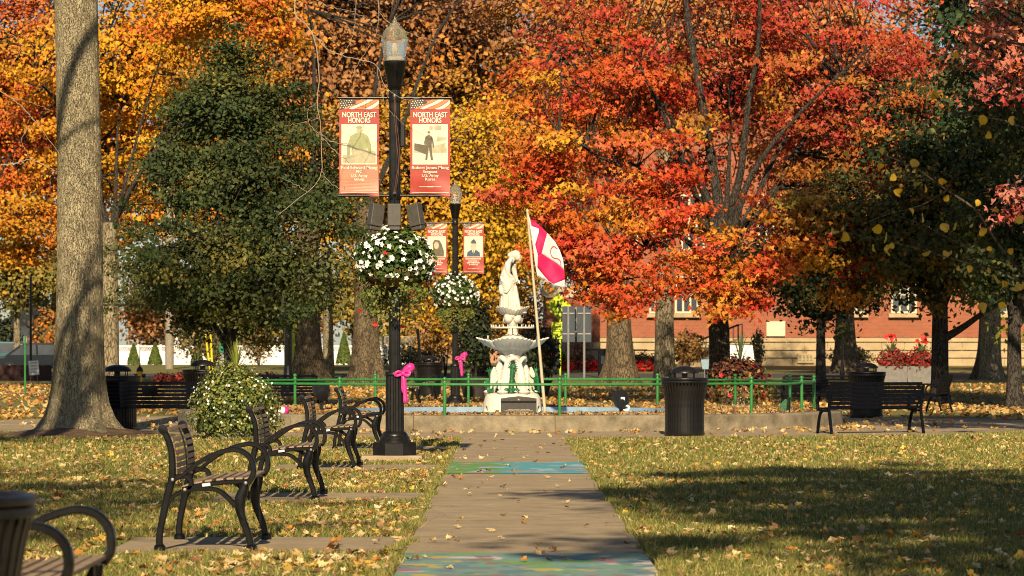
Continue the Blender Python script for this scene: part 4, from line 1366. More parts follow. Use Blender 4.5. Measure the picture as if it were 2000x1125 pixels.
# ================================================================== BENCHES
def make_bench(label):
    root = empty('park_bench', (0, 0, 0))
    tag(root, label, 'bench', 'slatted benches along the path')
    L = 0.80
    def frame(yc):
        y0, y1 = yc - .028, yc + .028
        mb = MB()
        mb.bar(smooth_path([(0, 0.01), (0.0, .12), (.035, .30), (.065, .43), (.095, .54)], 14), [.05, .05, .055, .06], y0, y1)
        mb.bar(smooth_path([(.095, .52), (.093, .69), (.07, .81), (.028, .90)], 12), [.055, .05, .048, .042], y0, y1)
        mb.bar(smooth_path([(.025, .27), (.075, .37), (.135, .425), (.22, .452), (.33, .462), (.43, .450), (.50, .402), (.57, .33)], 18), [.03, .034, .036, .04], y0 + .005, y1 - .005)
        mb.bar(smooth_path([(.17, .455), (.31, .488), (.50, .510), (.66, .515)], 10), .036, y0 + .004, y1 - .004)
        mb.bar(smooth_path([(.64, .50), (.622, .44), (.60, .37), (.61, .26), (.662, .12), (.686, .012)], 16), [.05, .075, .085, .06, .05, .048], y0, y1)
        mb.bar(smooth_path([(.10, .535), (.16, .555), (.215, .545), (.237, .50), (.215, .452)], 12), [.05, .04, .038, .04], y0 + .004, y1 - .004)
        o = mb.build('end_frame', M['iron'], root, smooth=True)
        arm = MB().bar(smooth_path([(.165, .555), (.28, .648), (.40, .715), (.53, .752), (.61, .742), (.668, .70), (.698, .637), (.697, .56), (.662, .505)], 30), [.03, .036, .038, .04, .042, .042, .045], yc - .036, yc + .036)
        arm.build('armrest', M['iron'], o, smooth=True)
        kn = MB().lathe([(.005, -.036), (.034, -.034), (.038, 0), (.034, .034), (.005, .036)], 16)
        ko = kn.build('knob', M['iron'], o, (.024, yc, .905), smooth=True)
        ko.rotation_euler = (R(90), 0, 0)
        for fx in (0.0, .686):
            MB().lathe([(.044, 0), (.044, .03), (.03, .045)], 14).build('foot', M['iron'], o, (fx, yc, 0), smooth=True)
        for (bx_, bz_) in ((.098, .53), (.19, .455), (.645, .505)):
            b = MB().lathe([(.012, 0), (.012, .006), (.004, .01)], 10).build('bolt', M['steel'], o, (bx_, yc - .028, bz_), smooth=True)
            b.rotation_euler = (R(90), 0, 0)
    frame(-L)
    frame(L)
    sm = MB().box((0, 0, 0), (.018, 2 * L - .06, .033)).mesh('slat', M['slat'])
    bp = smooth_path([(.118, .585), (.112, .69), (.090, .81), (.055, .90)], 8)
    for q in range(7):
        t = bp[min(7, q + (1 if q > 5 else 0))] if q < 7 else bp[-1]
        d = bp[min(7, q + 1)] - bp[max(0, q - 1)]
        o = link('back_slat', sm, root, (t[0], 0, t[1]), (0, math.atan2(d[0], d[1]), 0))
    ss = MB().box((0, 0, 0), (.052, 2 * L - .06, .018)).mesh('slat', M['slat'])
    sp_ = smooth_path([(.19, .478), (.31, .508), (.50, .530), (.655, .534)], 8)
    for q in range(8):
        d = sp_[min(7, q + 1)] - sp_[max(0, q - 1)]
        link('seat_slat', ss, root, (sp_[q][0], 0, sp_[q][1]), (0, -math.atan2(d[1], d[0]), 0))
    mb = MB()
    mb.bar(bp + np.array([.014, 0]), .012, -.02, .02)
    mb.bar(sp_ - np.array([0, .016]), .014, -.02, .02)
    mb.build('centre_strap', M['iron'], root)
    MB().box((.35, -L - .031, .492), (.06, .004, .022), ry=-.12).build('maker_label', M['sign_white'], root)
    return root


bench0 = make_bench('brown slatted cast iron bench, nearest of the whole ones beside the path')
BX = -2.575
labs = ['brown slatted iron bench cut off at the bottom left corner behind the bin', None, 'brown slatted cast iron bench, second whole one along the path', 'brown slatted cast iron bench, third whole one along the path', 'brown slatted cast iron bench half hidden behind the near lamp post']
for i, yb in enumerate(BY):
    b = bench0 if i == 1 else copy_tree(bench0)
    b.location = (BX + (.05 if i == 0 else 0), yb, .012)
    if i != 1: tag(b, labs[i], 'bench')
for i, (yb, lab) in enumerate(((93.5, 'iron bench behind the railing, nearer of the two beyond the fountain'), (101.5, 'iron bench behind the railing, farther of the two beyond the fountain'))):
    b = copy_tree(bench0)
    b.location = (-2.9 + .25 * i, yb, gz(yb))
    tag(b, lab, 'bench')


def make_metal_bench(label, length=1.8, plaque=True):
    root = empty('metal_bench', (0, 0, 0))
    tag(root, label, 'bench', 'dark metal benches round the fountain')
    L = length / 2
    for yc in (-L, L):
        y0, y1 = yc - .025, yc + .025
        mb = MB()
        mb.bar(smooth_path([(-.06, 0), (.0, .22), (.06, .42)], 10), .045, y0, y1)
        mb.bar(smooth_path([(.06, .40), (.04, .55), (-.02, .74), (-.06, .90)], 10), .045, y0, y1)
        mb.bar(smooth_path([(.58, 0), (.53, .2), (.46, .36), (.36, .41)], 10), .045, y0, y1)
        mb.bar([(.05, .42), (.3, .41), (.56, .43)], .04, y0, y1)
        o = mb.build('end_frame', M['navy'], root, smooth=True)
        MB().bar(smooth_path([(.02, .60), (.2, .68), (.38, .70), (.52, .66), (.585, .56), (.56, .44)], 18), .04, yc - .03, yc + .03).build('armrest', M['navy'], o, smooth=True)
    sm = MB().box((0, 0, 0), (.022, 2 * L - .05, .056)).mesh('slat', M['navy'])
    for q in range(7):
        t = q / 6
        link('back_slat', sm, root, (.055 - .11 * t, 0, .48 + .42 * t), (0, -.25, 0))
    for q in range(7):
        link('seat_slat', sm, root, (.10 + .075 * q, 0, .445 + .003 * (q - 3) ** 2 * .5), (0, R(90), 0))
    if plaque:
        MB().box((-.025, 0, .76), (.012, .28, .17), ry=-.25).build('plaque', M['navy'], root)
    return root


mbench = make_metal_bench('dark metal bench with a plaque on its back, right of the fountain kerb')
mbench.location = (6.70, 63.6, .014)
mbench.rotation_euler = (0, 0, R(108))
def mplace(lab, px, Y, rz, z=.014):
    b = copy_tree(mbench)
    b.location = (X_(px, Y), Y, z + gz(Y))
    b.rotation_euler = (0, 0, R(rz))
    tag(b, lab, 'bench')
mplace('dark metal bench with a plaque on its back, beside the big pale trunk', 293, 64.6, 86)
mplace('dark metal bench facing the fountain behind the right railing', 1606, 82.0, 262)
mplace('dark slatted bench seen end on by the black maple trunk', 1845, 85.0, 165)
mplace('dark metal bench facing the fountain behind the left planter', 553, 82.5, 300)


# ================================================================== BINS
def make_bin(label):
    root = empty('litter_bin', (0, 0, 0))
    tag(root, label, 'bin', 'black slatted litter bins')
    H = .96
    def rad(z): return .335 + .075 * max(0, (z - .45) / .5) ** 1.8
    MB().lathe([(.31, .02), (.31, .80), (.35, .93), (.34, .93), (.29, .8), (.29, .03)], 32).build('liner', M['plastic_black'], root, smooth=True)
    MB().lathe([(.345, 0), (.352, .01), (.352, .07), (.34, .08)], 40).build('base_ring', M['iron_dull'], root, smooth=True)
    rim = MB()
    pth = [(.40 * math.cos(a), .40 * math.sin(a), H) for a in np.linspace(0, 2 * math.pi, 49)]
    rim.tube(pth, .022, 8, cap=False)
    rim.lathe([(.415, .90), (.42, .905), (.42, .93), (.415, .935), (.395, .93), (.395, .905)], 40, closed=False)
    rim.build('rim', M['iron_dull'], root, smooth=True)
    s = MB()
    zz = np.linspace(.05, .92, 9)
    for q, z in enumerate(zz): pass
    v, f = [], []
    for z in zz:
        r = rad(z)
        v += [(r, -.017, z), (r + .009, -.017, z), (r + .009, .017, z), (r, .017, z)]
    for i in range(8):
        for j in range(4):
            f.append((i * 4 + j, i * 4 + (j + 1) % 4, (i + 1) * 4 + (j + 1) % 4, (i + 1) * 4 + j))
    f += [(3, 2, 1, 0), (32, 33, 34, 35)]
    sm = s.add(v, f).mesh('slat', M['iron_dull'])
    for q in range(40):
        link('slat', sm, root, (0, 0, 0), (0, 0, 2 * math.pi * q / 40))
    lid = MB().lathe([(.245, 1.055), (.255, 1.06), (.25, 1.085), (.20, 1.135), (.12, 1.165), (.03, 1.18), (.005, 1.18)], 36).build('lid', M['iron_dull'], root, smooth=True)
    for q in range(4):
        a = math.pi / 4 + q * math.pi / 2
        MB().tube([(.235 * math.cos(a), .235 * math.sin(a), H - .03), (.235 * math.cos(a), .235 * math.sin(a), 1.07)], .008, 6).build('lid_rod', M['iron_dull'], lid)
    MB().box((0, 0, 1.0), (.10, .10, .13)).build('lid_post', M['iron_dull'], lid)
    MB().lathe([(.24, H - .02), (.24, H - .005), (.395, H + .004), (.395, H - .015)], 36, closed=False).build('top_plate', M['iron_dull'], root, smooth=True)
    return root


bin0 = make_bin('black slatted litter bin with dome lid standing by the fountain kerb')
bin0.location = (X_(1337, 62.0), 62.0, .014)
bin0.scale = (1, 1, 1.04)
def bplace(lab, px, Y, s=1.0, z=0.01):
    b = copy_tree(bin0)
    b.location = (X_(px, Y), Y, z + gz(Y))
    b.scale = (s, s, s)
    tag(b, lab, 'bin')
bplace('blurred dark bin rim cut off at the bottom left corner', -160, 12.6, 1.0)
bplace('black bin behind the bench beside the big pale trunk', 229, 66.2, 1.05)
bplace('black bin in shade behind the right plaque bench', 1692, 79, 1.05)
bplace('black bin standing behind the two benches beyond the fountain', 838, 107, 1.05)
bplace('black bin lid peeking out left of the flowering planter', 396, 79, 1.1)


# ================================================================== LAMP POSTS
def globe_mat():
    m = bpy.data.materials.new('ribbed lamp glass')
    m.use_nodes = True
    nt = m.node_tree
    b = nt.nodes['Principled BSDF']
    b.inputs['Base Color'].default_value = (.80, .76, .62, 1)
    b.inputs['Roughness'].default_value = .12
    b.inputs['Transmission Weight'].default_value = .88
    b.inputs['IOR'].default_value = 1.18
    tc = nt.nodes.new('ShaderNodeTexCoord')
    wv = nt.nodes.new('ShaderNodeTexWave')
    wv.bands_direction = 'Z'
    wv.inputs['Scale'].default_value = 14
    nt.links.new(tc.outputs['Object'], wv.inputs['Vector'])
    bp = nt.nodes.new('ShaderNodeBump')
    bp.inputs['Strength'].default_value = .6
    nt.links.new(wv.outputs['Fac'], bp.inputs['Height'])
    nt.links.new(bp.outputs[0], b.inputs['Normal'])
    return m
M['globe'] = globe_mat()


def lamp_post(label, loc, floods=True):
    root = empty('lamp_post', loc)
    tag(root, label, 'street lamp', 'fluted lamp posts with banners')
    fl = lambda a, z: 1 + .045 * math.cos(16 * a)
    MB().lathe([(.335, 0), (.335, .165), (.32, .185), (.15, .185)], 8).build('plinth', M['iron_dull'], root, rz=R(22.5))
    MB().lathe([(.235, .18), (.235, .215), (.215, .225), (.215, .26), (.19, .275), (.185, .30), (.155, .335), (.135, .345)], 40).build('base', M['iron_dull'], root, smooth=True)
    MB().lathe([(.128, .34), (.126, 1.15)], 128, rf=fl).build('lower_shaft', M['iron_dull'], root, smooth=True)
    MB().lathe([(.13, 1.14), (.145, 1.15), (.148, 1.18), (.13, 1.205), (.09, 1.21)], 40).build('collar', M['iron_dull'], root, smooth=True)
    MB().lathe([(.080, 1.19), (.078, 5.32)], 128, rf=fl).build('shaft', M['iron_dull'], root, smooth=True)
    MB().lathe([(.075, 5.26), (.10, 5.30), (.105, 5.34), (.155, 5.60), (.168, 5.63), (.168, 5.68), (.14, 5.69)], 36).build('lamp_cup', M['iron'], root, smooth=True)
    g = MB().lathe([(.145, 5.685), (.155, 5.72), (.182, 5.90), (.195, 5.985), (.197, 6.01), (.185, 6.03), (.176, 6.045), (.165, 6.10), (.135, 6.15), (.10, 6.18), (.085, 6.185), (.075, 6.21), (.045, 6.235), (.03, 6.245), (.035, 6.265), (.012, 6.30), (.006, 6.34)], 44).build('globe', M['globe'], root, smooth=True)
    MB().lathe([(.13, 5.695), (.135, 5.72), (.09, 5.76), (.03, 5.77)], 24).build('reflector', M['sign_white'], g, smooth=True)
    MB().lathe([(.03, 5.76), (.045, 5.78), (.045, 5.90), (.02, 5.95)], 16).build('bulb', M['sign_white'], g, smooth=True)
    for z in (5.15, 3.745):
        for s in (-1, 1):
            MB().tube([(s * .075, -.03, z), (s * .82, -.03, z)], .021, 10).build('banner_arm', M['iron'], root, smooth=True)
        MB().lathe([(.088, z - .06), (.094, z - .05), (.094, z + .05), (.088, z + .06)], 24).build('arm_clamp', M['iron_dull'], root, smooth=True)
    if floods:
        for (dx_, rz, ry, dy_) in ((-.27, R(28), R(9), -.05), (0, 0, 0, -.17), (.30, R(-28), R(-11), -.05)):
            o = MB().box((0, 0, 0), (.195, .14, .32)).box((0, .01, -.19), (.17, .11, .06)).build('floodlight', M['box_grey'], root, bevel=.012)
            o.location = (dx_, dy_, 3.46)
            o.rotation_euler = (0, ry, rz)
        MB().box((.115, -.02, 4.62), (.085, .1, .36)).build('control_box', M['iron_dull'], root, bevel=.02)
        cab = MB().tube(smooth_path([(-.005, -.10, 5.15), (.0, -.10, 4.9), (.03, -.105, 4.5), (.055, -.105, 4.2), (.02, -.10, 3.95), (-.01, -.095, 3.76)], 18), .005, 5)
        cab.tube(smooth_path([(.005, -.10, 5.15), (.03, -.10, 4.8), (.07, -.105, 4.4), (.05, -.105, 4.0), (0, -.10, 3.76)], 18), .004, 5)
        cab.build('cable', mat('faded cable', (.16, .07, .05), .6), root)
        MB().tube([(-.0, -.09, 3.75), (0, -.15, 3.72), (0, -.16, 3.58)], .02, 8).build('flood_bracket', M['iron'], root)
    return root


SP = .943
P1 = (X_(771, 48.1), 48.1, .088)
P2 = (X_(889, 93.0), 93.0, gz(93))
lamp_post('tall fluted black lamp post with acorn globe, near one beside the path', P1).scale = (SP,) * 3
lamp_post('far fluted black lamp post behind the fountain railing', P2, False).scale = (SP,) * 3

# banners
M['ban_red'] = mat('banner red vinyl', (.36, .036, .022), .4, 0, .10, 5, spec=.5)
M['ban_fade'] = mat('sun faded banner vinyl', (.46, .20, .12), .35, 0, .12, 5, spec=.55)
M['ban_cream'] = mat('banner cream print', (.80, .74, .58), .45)
M['ban_dark'] = mat('banner dark print', (.06, .045, .035), .45)
M['ban_orange'] = mat('banner orange print', (.60, .22, .07), .45)
M['sepia_l'] = mat('pale sepia print', (.70, .66, .47), .4, 0, .1, 9)
M['sepia_m'] = mat('mid sepia print', (.42, .38, .24), .4, 0, .15, 9)
M['sepia_d'] = mat('dark sepia print', (.12, .10, .06), .4, 0, .2, 9)
M['sepia_g'] = mat('greenish sepia print', (.30, .32, .15), .4, 0, .15, 9)
M['ban_navy'] = mat('navy print', (.05, .08, .13), .4)
M['ban_skin'] = mat('tan print', (.58, .42, .28), .4)


def wavy(x, z):
    return .02 * max(0.0, (3.98 - z) / .25) * math.sin(9 * x + 5 * z) + .05 * x * (z - 4.4) * .2


def flat(mb, poly, y, mi=0):
    # thin printed shape that follows the cloth, facing -y
    p = [(a, y + wavy(a, b), b) for a, b in poly]
    mb.add(p, [tuple(range(len(p)))], mi)


def rect(x0, x1, z0, z1): return [(x0, z0), (x1, z0), (x1, z1), (x0, z1)]


def ellp(cx, cz, rx, rz, n=14): return [(cx + rx * math.cos(2 * math.pi * i / n), cz + rz * math.sin(2 * math.pi * i / n)) for i in range(n)]


def figure_standing(mb, cx, z0, h, mi_s, mi_h):
    # small printed standing man, legs apart
    s = h
    for poly in ([(cx - .07 * s, z0 + .5 * s), (cx - .12 * s, z0 + .02 * s), (cx - .05 * s, z0 + .02 * s), (cx + .0 * s, z0 + .48 * s)],
                 [(cx, z0 + .48 * s), (cx + .07 * s, z0 + .02 * s), (cx + .14 * s, z0 + .02 * s), (cx + .09 * s, z0 + .5 * s)],
                 [(cx - .08 * s, z0 + .48 * s), (cx + .09 * s, z0 + .48 * s), (cx + .12 * s, z0 + .80 * s), (cx + .04 * s, z0 + .86 * s), (cx - .04 * s, z0 + .86 * s), (cx - .12 * s, z0 + .80 * s)],
                 [(cx - .11 * s, z0 + .80 * s), (cx - .16 * s, z0 + .62 * s), (cx - .13 * s, z0 + .46 * s), (cx - .09 * s, z0 + .46 * s), (cx - .10 * s, z0 + .62 * s), (cx - .07 * s, z0 + .78 * s)],
                 [(cx + .08 * s, z0 + .78 * s), (cx + .11 * s, z0 + .62 * s), (cx + .14 * s, z0 + .44 * s), (cx + .18 * s, z0 + .46 * s), (cx + .16 * s, z0 + .64 * s), (cx + .12 * s, z0 + .80 * s)]):
        flat(mb, poly, -.0085, mi_s)
    flat(mb, ellp(cx, z0 + .92 * s, .045 * s, .06 * s), -.009, mi_h)
    flat(mb, ellp(cx, z0 + .965 * s, .05 * s, .028 * s), -.0095, mi_s)


def banner(label, post, side, lines, style, faded=False):
    x0 = .225 if side > 0 else -.80
    w, zt, zb = .575, 5.165, 3.73
    root = empty('banner', (post[0] + x0 * SP, post[1] - .03 * SP, post[2]))
    root.scale = (SP,) * 3
    tag(root, label, 'banner', 'red memorial banners on lamp posts')
    # cloth
    nx, nz = 10, 28
    v, f = [], []
    for s_, yy in ((0, -.002), (1, .002)):
        for j in range(nz + 1):
            for i in range(nx + 1):
                a, b = w * i / nx, zb + (zt - zb) * j / nz
                v.append((a, yy + wavy(a, b), b))
    n1 = (nx + 1) * (nz + 1)
    for j in range(nz):
        for i in range(nx):
            k_ = j * (nx + 1) + i
            f.append((k_, k_ + 1, k_ + nx + 2, k_ + nx + 1))
            f.append((n1 + k_, n1 + k_ + nx + 1, n1 + k_ + nx + 2, n1 + k_ + 1))
    for i in range(nx):
        k_ = i
        f.append((k_ + 1, k_, n1 + k_, n1 + k_ + 1))
        k_ = nz * (nx + 1) + i
        f.append((k_, k_ + 1, n1 + k_ + 1, n1 + k_))
    for j in range(nz):
        k_ = j * (nx + 1)
        f.append((k_, k_ + nx + 1, n1 + k_ + nx + 1, n1 + k_))
        k_ += nx
        f.append((k_ + nx + 1, k_, n1 + k_, n1 + k_ + nx + 1))
    MB().add(v, f).build('cloth', M['ban_red'], root, smooth=True)
    if faded:
        p = MB()
        for q in range(8):
            zz = 3.80 + .38 * q / 8
            flat(p, rect(.012, w - .012, zz, zz + .38 / 8), -.009)
        p.build('faded_panel', M['ban_fade'], root)
    # flag strip
    p = MB()
    flat(p, rect(0.005, w - .005, 4.985, 5.16), -.0045, 0)
    for q in range(5):
        a0 = .10 + q * .10
        pts = []
        for t in np.linspace(0, 1, 9):
            pts.append((min(w - .006, max(.006, a0 - .06 + t * (w * .55))), 4.99 + .165 * t ** (.8 + .1 * q) + .008 * math.sin(6 * t + q)))
        low = [(min(w - .006, a + .05), max(4.988, b - .022)) for a, b in pts]
        for i in range(8):
            flat(p, [low[i], low[i + 1], pts[i + 1], pts[i]], -.0062 - .0003 * q, 1 if q % 2 else 2)
    flat(p, [(.006, 4.99), (.05, 4.99), (.25, 5.08), (.19, 5.158), (.006, 5.158)], -.0080, 3)
    for r_ in range(5):
        for c_ in range(6):
            sx_, sz_ = .022 + c_ * .036 + (r_ % 2) * .015, 5.01 + r_ * .031 + c_ * .004
            if sx_ < .19 + (r_ - 2) * .008 and sz_ < 5.15:
                flat(p, ellp(sx_, sz_, .0085, .0085, 6), -.0095, 1)
    p.build('flag_print', [M['ban_red'], M['ban_cream'], M['ban_orange'], M['ban_dark']], root)
    # heading
    for s, zz in (('NORTH EAST', 4.905), ('HONORS', 4.825)):
        o = link('lettering', text_mesh(s, .105, M['ban_cream'], .0024, 1.0, -.49 if s[0] == 'N' else -.32), root, (w / 2, -.012, zz), (R(90), 0, 0))
    # photograph
    p = MB()
    x0_, x1_, z0_, z1_ = .040, w - .040, 4.20, 4.765
    flat(p, rect(x0_ - .008, x1_ + .008, z0_ - .008, z1_ + .008), -.0048, 0)
    flat(p, rect(x0_ + .003, x1_ - .003, z0_ + .003, z1_ - .003), -.0056, 1)
    mats = [M['ban_cream'], M['sepia_l'], M['sepia_m'], M['sepia_d'], M['sepia_g'], M['ban_navy'], M['ban_skin']]
    cx = w / 2
    if style == 'torso':
        flat(p, [(x0_ + .01, 4.21), (x1_ - .01, 4.21), (x1_ - .01, 4.38), (x1_ - .14, 4.40), (x0_ + .12, 4.33), (x0_ + .01, 4.33)], -.0062, 2)
        flat(p, [(cx - .10, 4.21), (cx + .10, 4.21), (cx + .12, 4.42), (cx - .11, 4.42)], -.007, 2)
        flat(p, [(cx - .11, 4.42), (cx + .12, 4.42), (cx + .13, 4.60), (cx + .06, 4.645), (cx - .05, 4.645), (cx - .13, 4.60)], -.0078, 4)
        flat(p, [(cx - .12, 4.60), (cx - .17, 4.48), (cx - .18, 4.33), (cx - .14, 4.33), (cx - .12, 4.46), (cx - .09, 4.55)], -.0084, 4)
        flat(p, [(cx + .09, 4.55), (cx + .12, 4.46), (cx + .13, 4.34), (cx + .17, 4.34), (cx + .17, 4.48), (cx + .13, 4.60)], -.0084, 4)
        flat(p, ellp(cx, 4.69, .038, .05), -.009, 2)
        flat(p, ellp(cx, 4.728, .045, .022), -.0095, 4)
    elif style == 'standing':
        flat(p, [(x0_ + .01, 4.36), (x1_ - .01, 4.36), (x1_ - .01, 4.44), (cx, 4.47), (x0_ + .01, 4.48)], -.0062, 2)
        flat(p, [(x0_ + .02, 4.40), (cx - .05, 4.33), (cx - .02, 4.46), (x0_ + .02, 4.50)], -.0066, 3)
        flat(p, [(cx + .05, 4.46), (cx + .08, 4.35), (x1_ - .03, 4.45), (x1_ - .03, 4.50)], -.0066, 2)
        flat(p, [(cx + .10, 4.60), (x1_ - .02, 4.59), (x1_ - .02, 4.54), (cx + .10, 4.53)], -.0064, 2)
        flat(p, ellp(cx + .01, 4.72, .03, .035), -.0062, 2)
        flat(p, rect(cx + .06, cx + .16, 4.69, 4.755), -.0062, 2)
        figure_standing(p, cx - .02, 4.245, .43, 3, 2)
    elif style == 'cap':
        flat(p, [(cx - .19, 4.21), (cx + .19, 4.21), (cx + .17, 4.33), (cx + .07, 4.40), (cx - .07, 4.40), (cx - .17, 4.33)], -.007, 5)
        flat(p, [(cx - .05, 4.40), (cx, 4.26), (cx + .05, 4.40)], -.0078, 1)
        flat(p, rect(cx - .012, cx + .012, 4.24, 4.385), -.0086, 3)
        flat(p, ellp(cx, 4.50, .085, .115), -.0086, 6)
        flat(p, [(cx - .09, 4.58), (cx + .085, 4.57), (cx + .06, 4.65), (cx + .01, 4.70), (cx - .05, 4.66)], -.0094, 5)
    else:
        flat(p, [(cx - .10, 4.21), (cx + .20, 4.21), (cx + .20, 4.36), (cx + .14, 4.55), (cx + .08, 4.66), (cx - .06, 4.68), (cx - .12, 4.58), (cx - .10, 4.40)], -.007, 3)
        flat(p, ellp(cx - .01, 4.52, .07, .10), -.0078, 6)
    p.build('photo_print', mats, root)
    for s, zz, sz, off in lines:
        link('lettering', text_mesh(s, sz * 1.12, M['ban_cream'], .0006), root, (w / 2, -.014, zz), (R(90), 0, 0))
    if not lines:
        p = MB()
        for zz, a in ((4.145, .22), (4.085, .14), (4.035, .18), (3.985, .12)):
            x = w / 2 - a
            while x < w / 2 + a - .02:
                q = rng.uniform(.016, .03)
                flat(p, rect(x, x + q, zz - .014, zz + .014), -.006)
                x += q + (.007 if rng.random() < .75 else .02)
        p.build('printed_lines', M['ban_cream'], root)
    if not faded:
        p = MB()
        flat(p, rect(.13, w - .13, 3.868, 3.874), -.0046)
        for q in (-1, 0, 1):
            flat(p, ellp(w / 2 + q * .028, 3.871, .014, .009, 10), -.0056)
        p.build('ornament', M['ban_cream'], root)
    p = MB()
    flat(p, rect(.02, w - .02, 3.785, 3.790), -.0056)
    p.build('hem_line', M['ban_cream'], root)
    return root


banner('red memorial banner left of the near lamp post, sun faded with a pale torso photograph', P1, -1, [('Paul Edward Mong', 4.145, .062, 0), ('PFC', 4.085, .05, 0), ('U.S. Army', 4.03, .052, 0), ('WWII', 3.97, .05, 0)], 'torso', True)
banner('red memorial banner right of the near lamp post with a standing man photograph', P1, 1, [('Robert James Mong', 4.145, .060, 0), ('Sergeant', 4.085, .052, 0), ('U.S. Army', 4.032, .052, 0), ('Korea', 3.978, .052, 0)], 'standing')
banner('red memorial banner left of the far lamp post, half behind the flower basket', P2, -1, [], 'woman', False)
banner('red memorial banner right of the far lamp post with a capped man portrait', P2, 1, [], 'cap', False)


# ================================================================== FLOWERS
def flower_mesh(material, n=5, r=.5):
    mb = MB()
    for i in range(n):
        a = 2 * math.pi * i / n
        c, s = math.cos(a), math.sin(a)
        P = [(0, 0, 0), (.30, .26, .10), (.62, 0, .06), (.30, -.26, .10)]
        mb.add([(x * c - y_ * s, x * s + y_ * c, z) for x, y_, z in P], [(0, 3, 2, 1)])
    return mb.mesh('flower', material)
M['flower_w'] = flower_mesh(M['petal'])
M['flower_r'] = flower_mesh(M['petal_red'])


def ball_pts(c, r, n, shell=.75, low=-1.0):
    d = rng.normal(size=(n, 3))
    d /= np.linalg.norm(d, axis=1, keepdims=True)
    d = d[d[:, 2] > low]
    q = (shell + (1 - shell) * rng.random(len(d)))[:, None]
    q = q * (1 + .10 * np.sin(4 * d[:, :1] * 3 + 1) * np.sin(5 * d[:, 2:3]))
    return np.array(c) + d * np.array(r) * q, d


def place_flowers(parent, pts, dirs, me, size, name='flower'):
    for p, d in zip(pts, dirs):
        nd = Vector(d + rng.normal(0, .35, 3))
        e = nd.to_track_quat('Z', 'Y').to_euler()
        s = size * rng.uniform(.75, 1.25)
        link(name, me, parent, p, e, (s, s, s))


def hanging_basket(label, post, zc, r, flowers, fs, parts=True, trail=True):
    root = empty('flower_basket', (post[0], post[1], post[2] + zc * SP))
    root.scale = (SP,) * 3
    tag(root, label, 'flower basket')
    MB().lathe([(.06, -.62 * r), (.20 * r / .6, -.60 * r), (.40 * r / .6, -.42 * r), (.47 * r / .6, -.2 * r), (.45 * r / .6, -.19 * r), (.10, -.3 * r)], 28, rf=lambda a, z: 1 + .02 * math.sin(11 * a)).build('liner', M['coco'], root, smooth=True)
    hp = MB()
    for q in range(14):
        a = 2 * math.pi * q / 14
        hp.tube(smooth_path([(.5 * r / .6 * math.cos(a), .5 * r / .6 * math.sin(a), -.18 * r), (.43 * r / .6 * math.cos(a), .43 * r / .6 * math.sin(a), -.42 * r), (.2 * r / .6 * math.cos(a), .2 * r / .6 * math.sin(a), -.63 * r)], 6), .006, 4)
    hp.build('wire_frame', M['iron'], root)
    pos, d = ball_pts((0, 0, 0), (r * .97, r * .97, r * .80), 5600, .5, -.62)
    c = pal_pick([(3, (.055, .10, .022)), (3, (.085, .14, .03)), (1, (.14, .17, .045)), (1, (.03, .055, .015))], len(pos)) * rng.uniform(.7, 1.3, (len(pos), 1))
    nrm = d * .9 + rng.normal(0, .5, d.shape) + np.array([0, 0, .3])
    P_, N_, C_ = [pos], [nrm], [c]
    S_ = [rng.uniform(.055, .10, len(pos)) * r / .6]
    if trail:
        for q in range(34):
            a = rng.uniform(0, 6.28)
            L = rng.uniform(.15, .62) * r / .6
            k_ = 55
            t = rng.random(k_)
            rr = r * (.42 + .25 * np.sin(t * 3) + .12 * rng.random())
            P_.append(np.stack([rr * np.cos(a) + rng.normal(0, .05, k_), rr * np.sin(a) + rng.normal(0, .05, k_), -.5 * r - L * t], 1))
            N_.append(np.stack([np.cos(a) + rng.normal(0, .6, k_), np.sin(a) + rng.normal(0, .6, k_), rng.normal(.2, .4, k_)], 1))
            S_.append(rng.uniform(.03, .06, k_) * r / .6)
            C_.append(pal_pick([(3, (.16, .21, .045)), (2, (.10, .14, .03)), (1, (.26, .22, .05)), (.5, (.3, .12, .04))], k_) * rng.uniform(.7, 1.2, (k_, 1)))
    o = link('foliage', leaf_cloud('foliage', np.concatenate(P_), np.concatenate(N_), np.concatenate(S_), np.concatenate(C_), T_DIAMOND, M['leaf']), root)
    o['kind'] = 'stuff'
    fp, fd = ball_pts((0, 0, 0), (r, r, r * .83), flowers, .93, -.5)
    if parts:
        # the side in sight carries the flowers one can pick out
        order = np.argsort(fp[:, 1])
        place_flowers(root, fp[order][:290], fd[order][:290], M['flower_w'], fs)
        rp_ = np.array([(r * .98, -.1, -.05), (r * .9, -.25, -.2), (-r * .85, -.2, -.42), (-r * .8, -.3, -.72), (r * .86, -.2, -.95 * r), (-r * .45, -.2, -1.5 * r), (r * .2, -.35, -1.55 * r), (r * .3, -.5, .28), (-r * .2, -.6, .1)])
        place_flowers(root, rp_, rp_, M['flower_r'], fs * 1.1, 'red_flower')
    else:
        mb = MB()
        for p, dd in zip(fp, fd):
            e = Vector(dd + rng.normal(0, .35, 3)).to_track_quat('Z', 'Y').to_matrix()
            mb.add([np.array(p) + np.array(e @ v.co) * fs for v in M['flower_w'].vertices], [tuple(q.vertices) for q in M['flower_w'].polygons])
        ff = mb.build('flowers', M['petal'], root)
        ff['kind'] = 'stuff'
    return root


hanging_basket('ball of white impatiens in a coco lined basket on the near lamp post', P1, 2.80, .61, 330, .062)
hanging_basket('ball of white flowers hanging on the far lamp post', P2, 3.15, .70, 300, .075, parts=False)


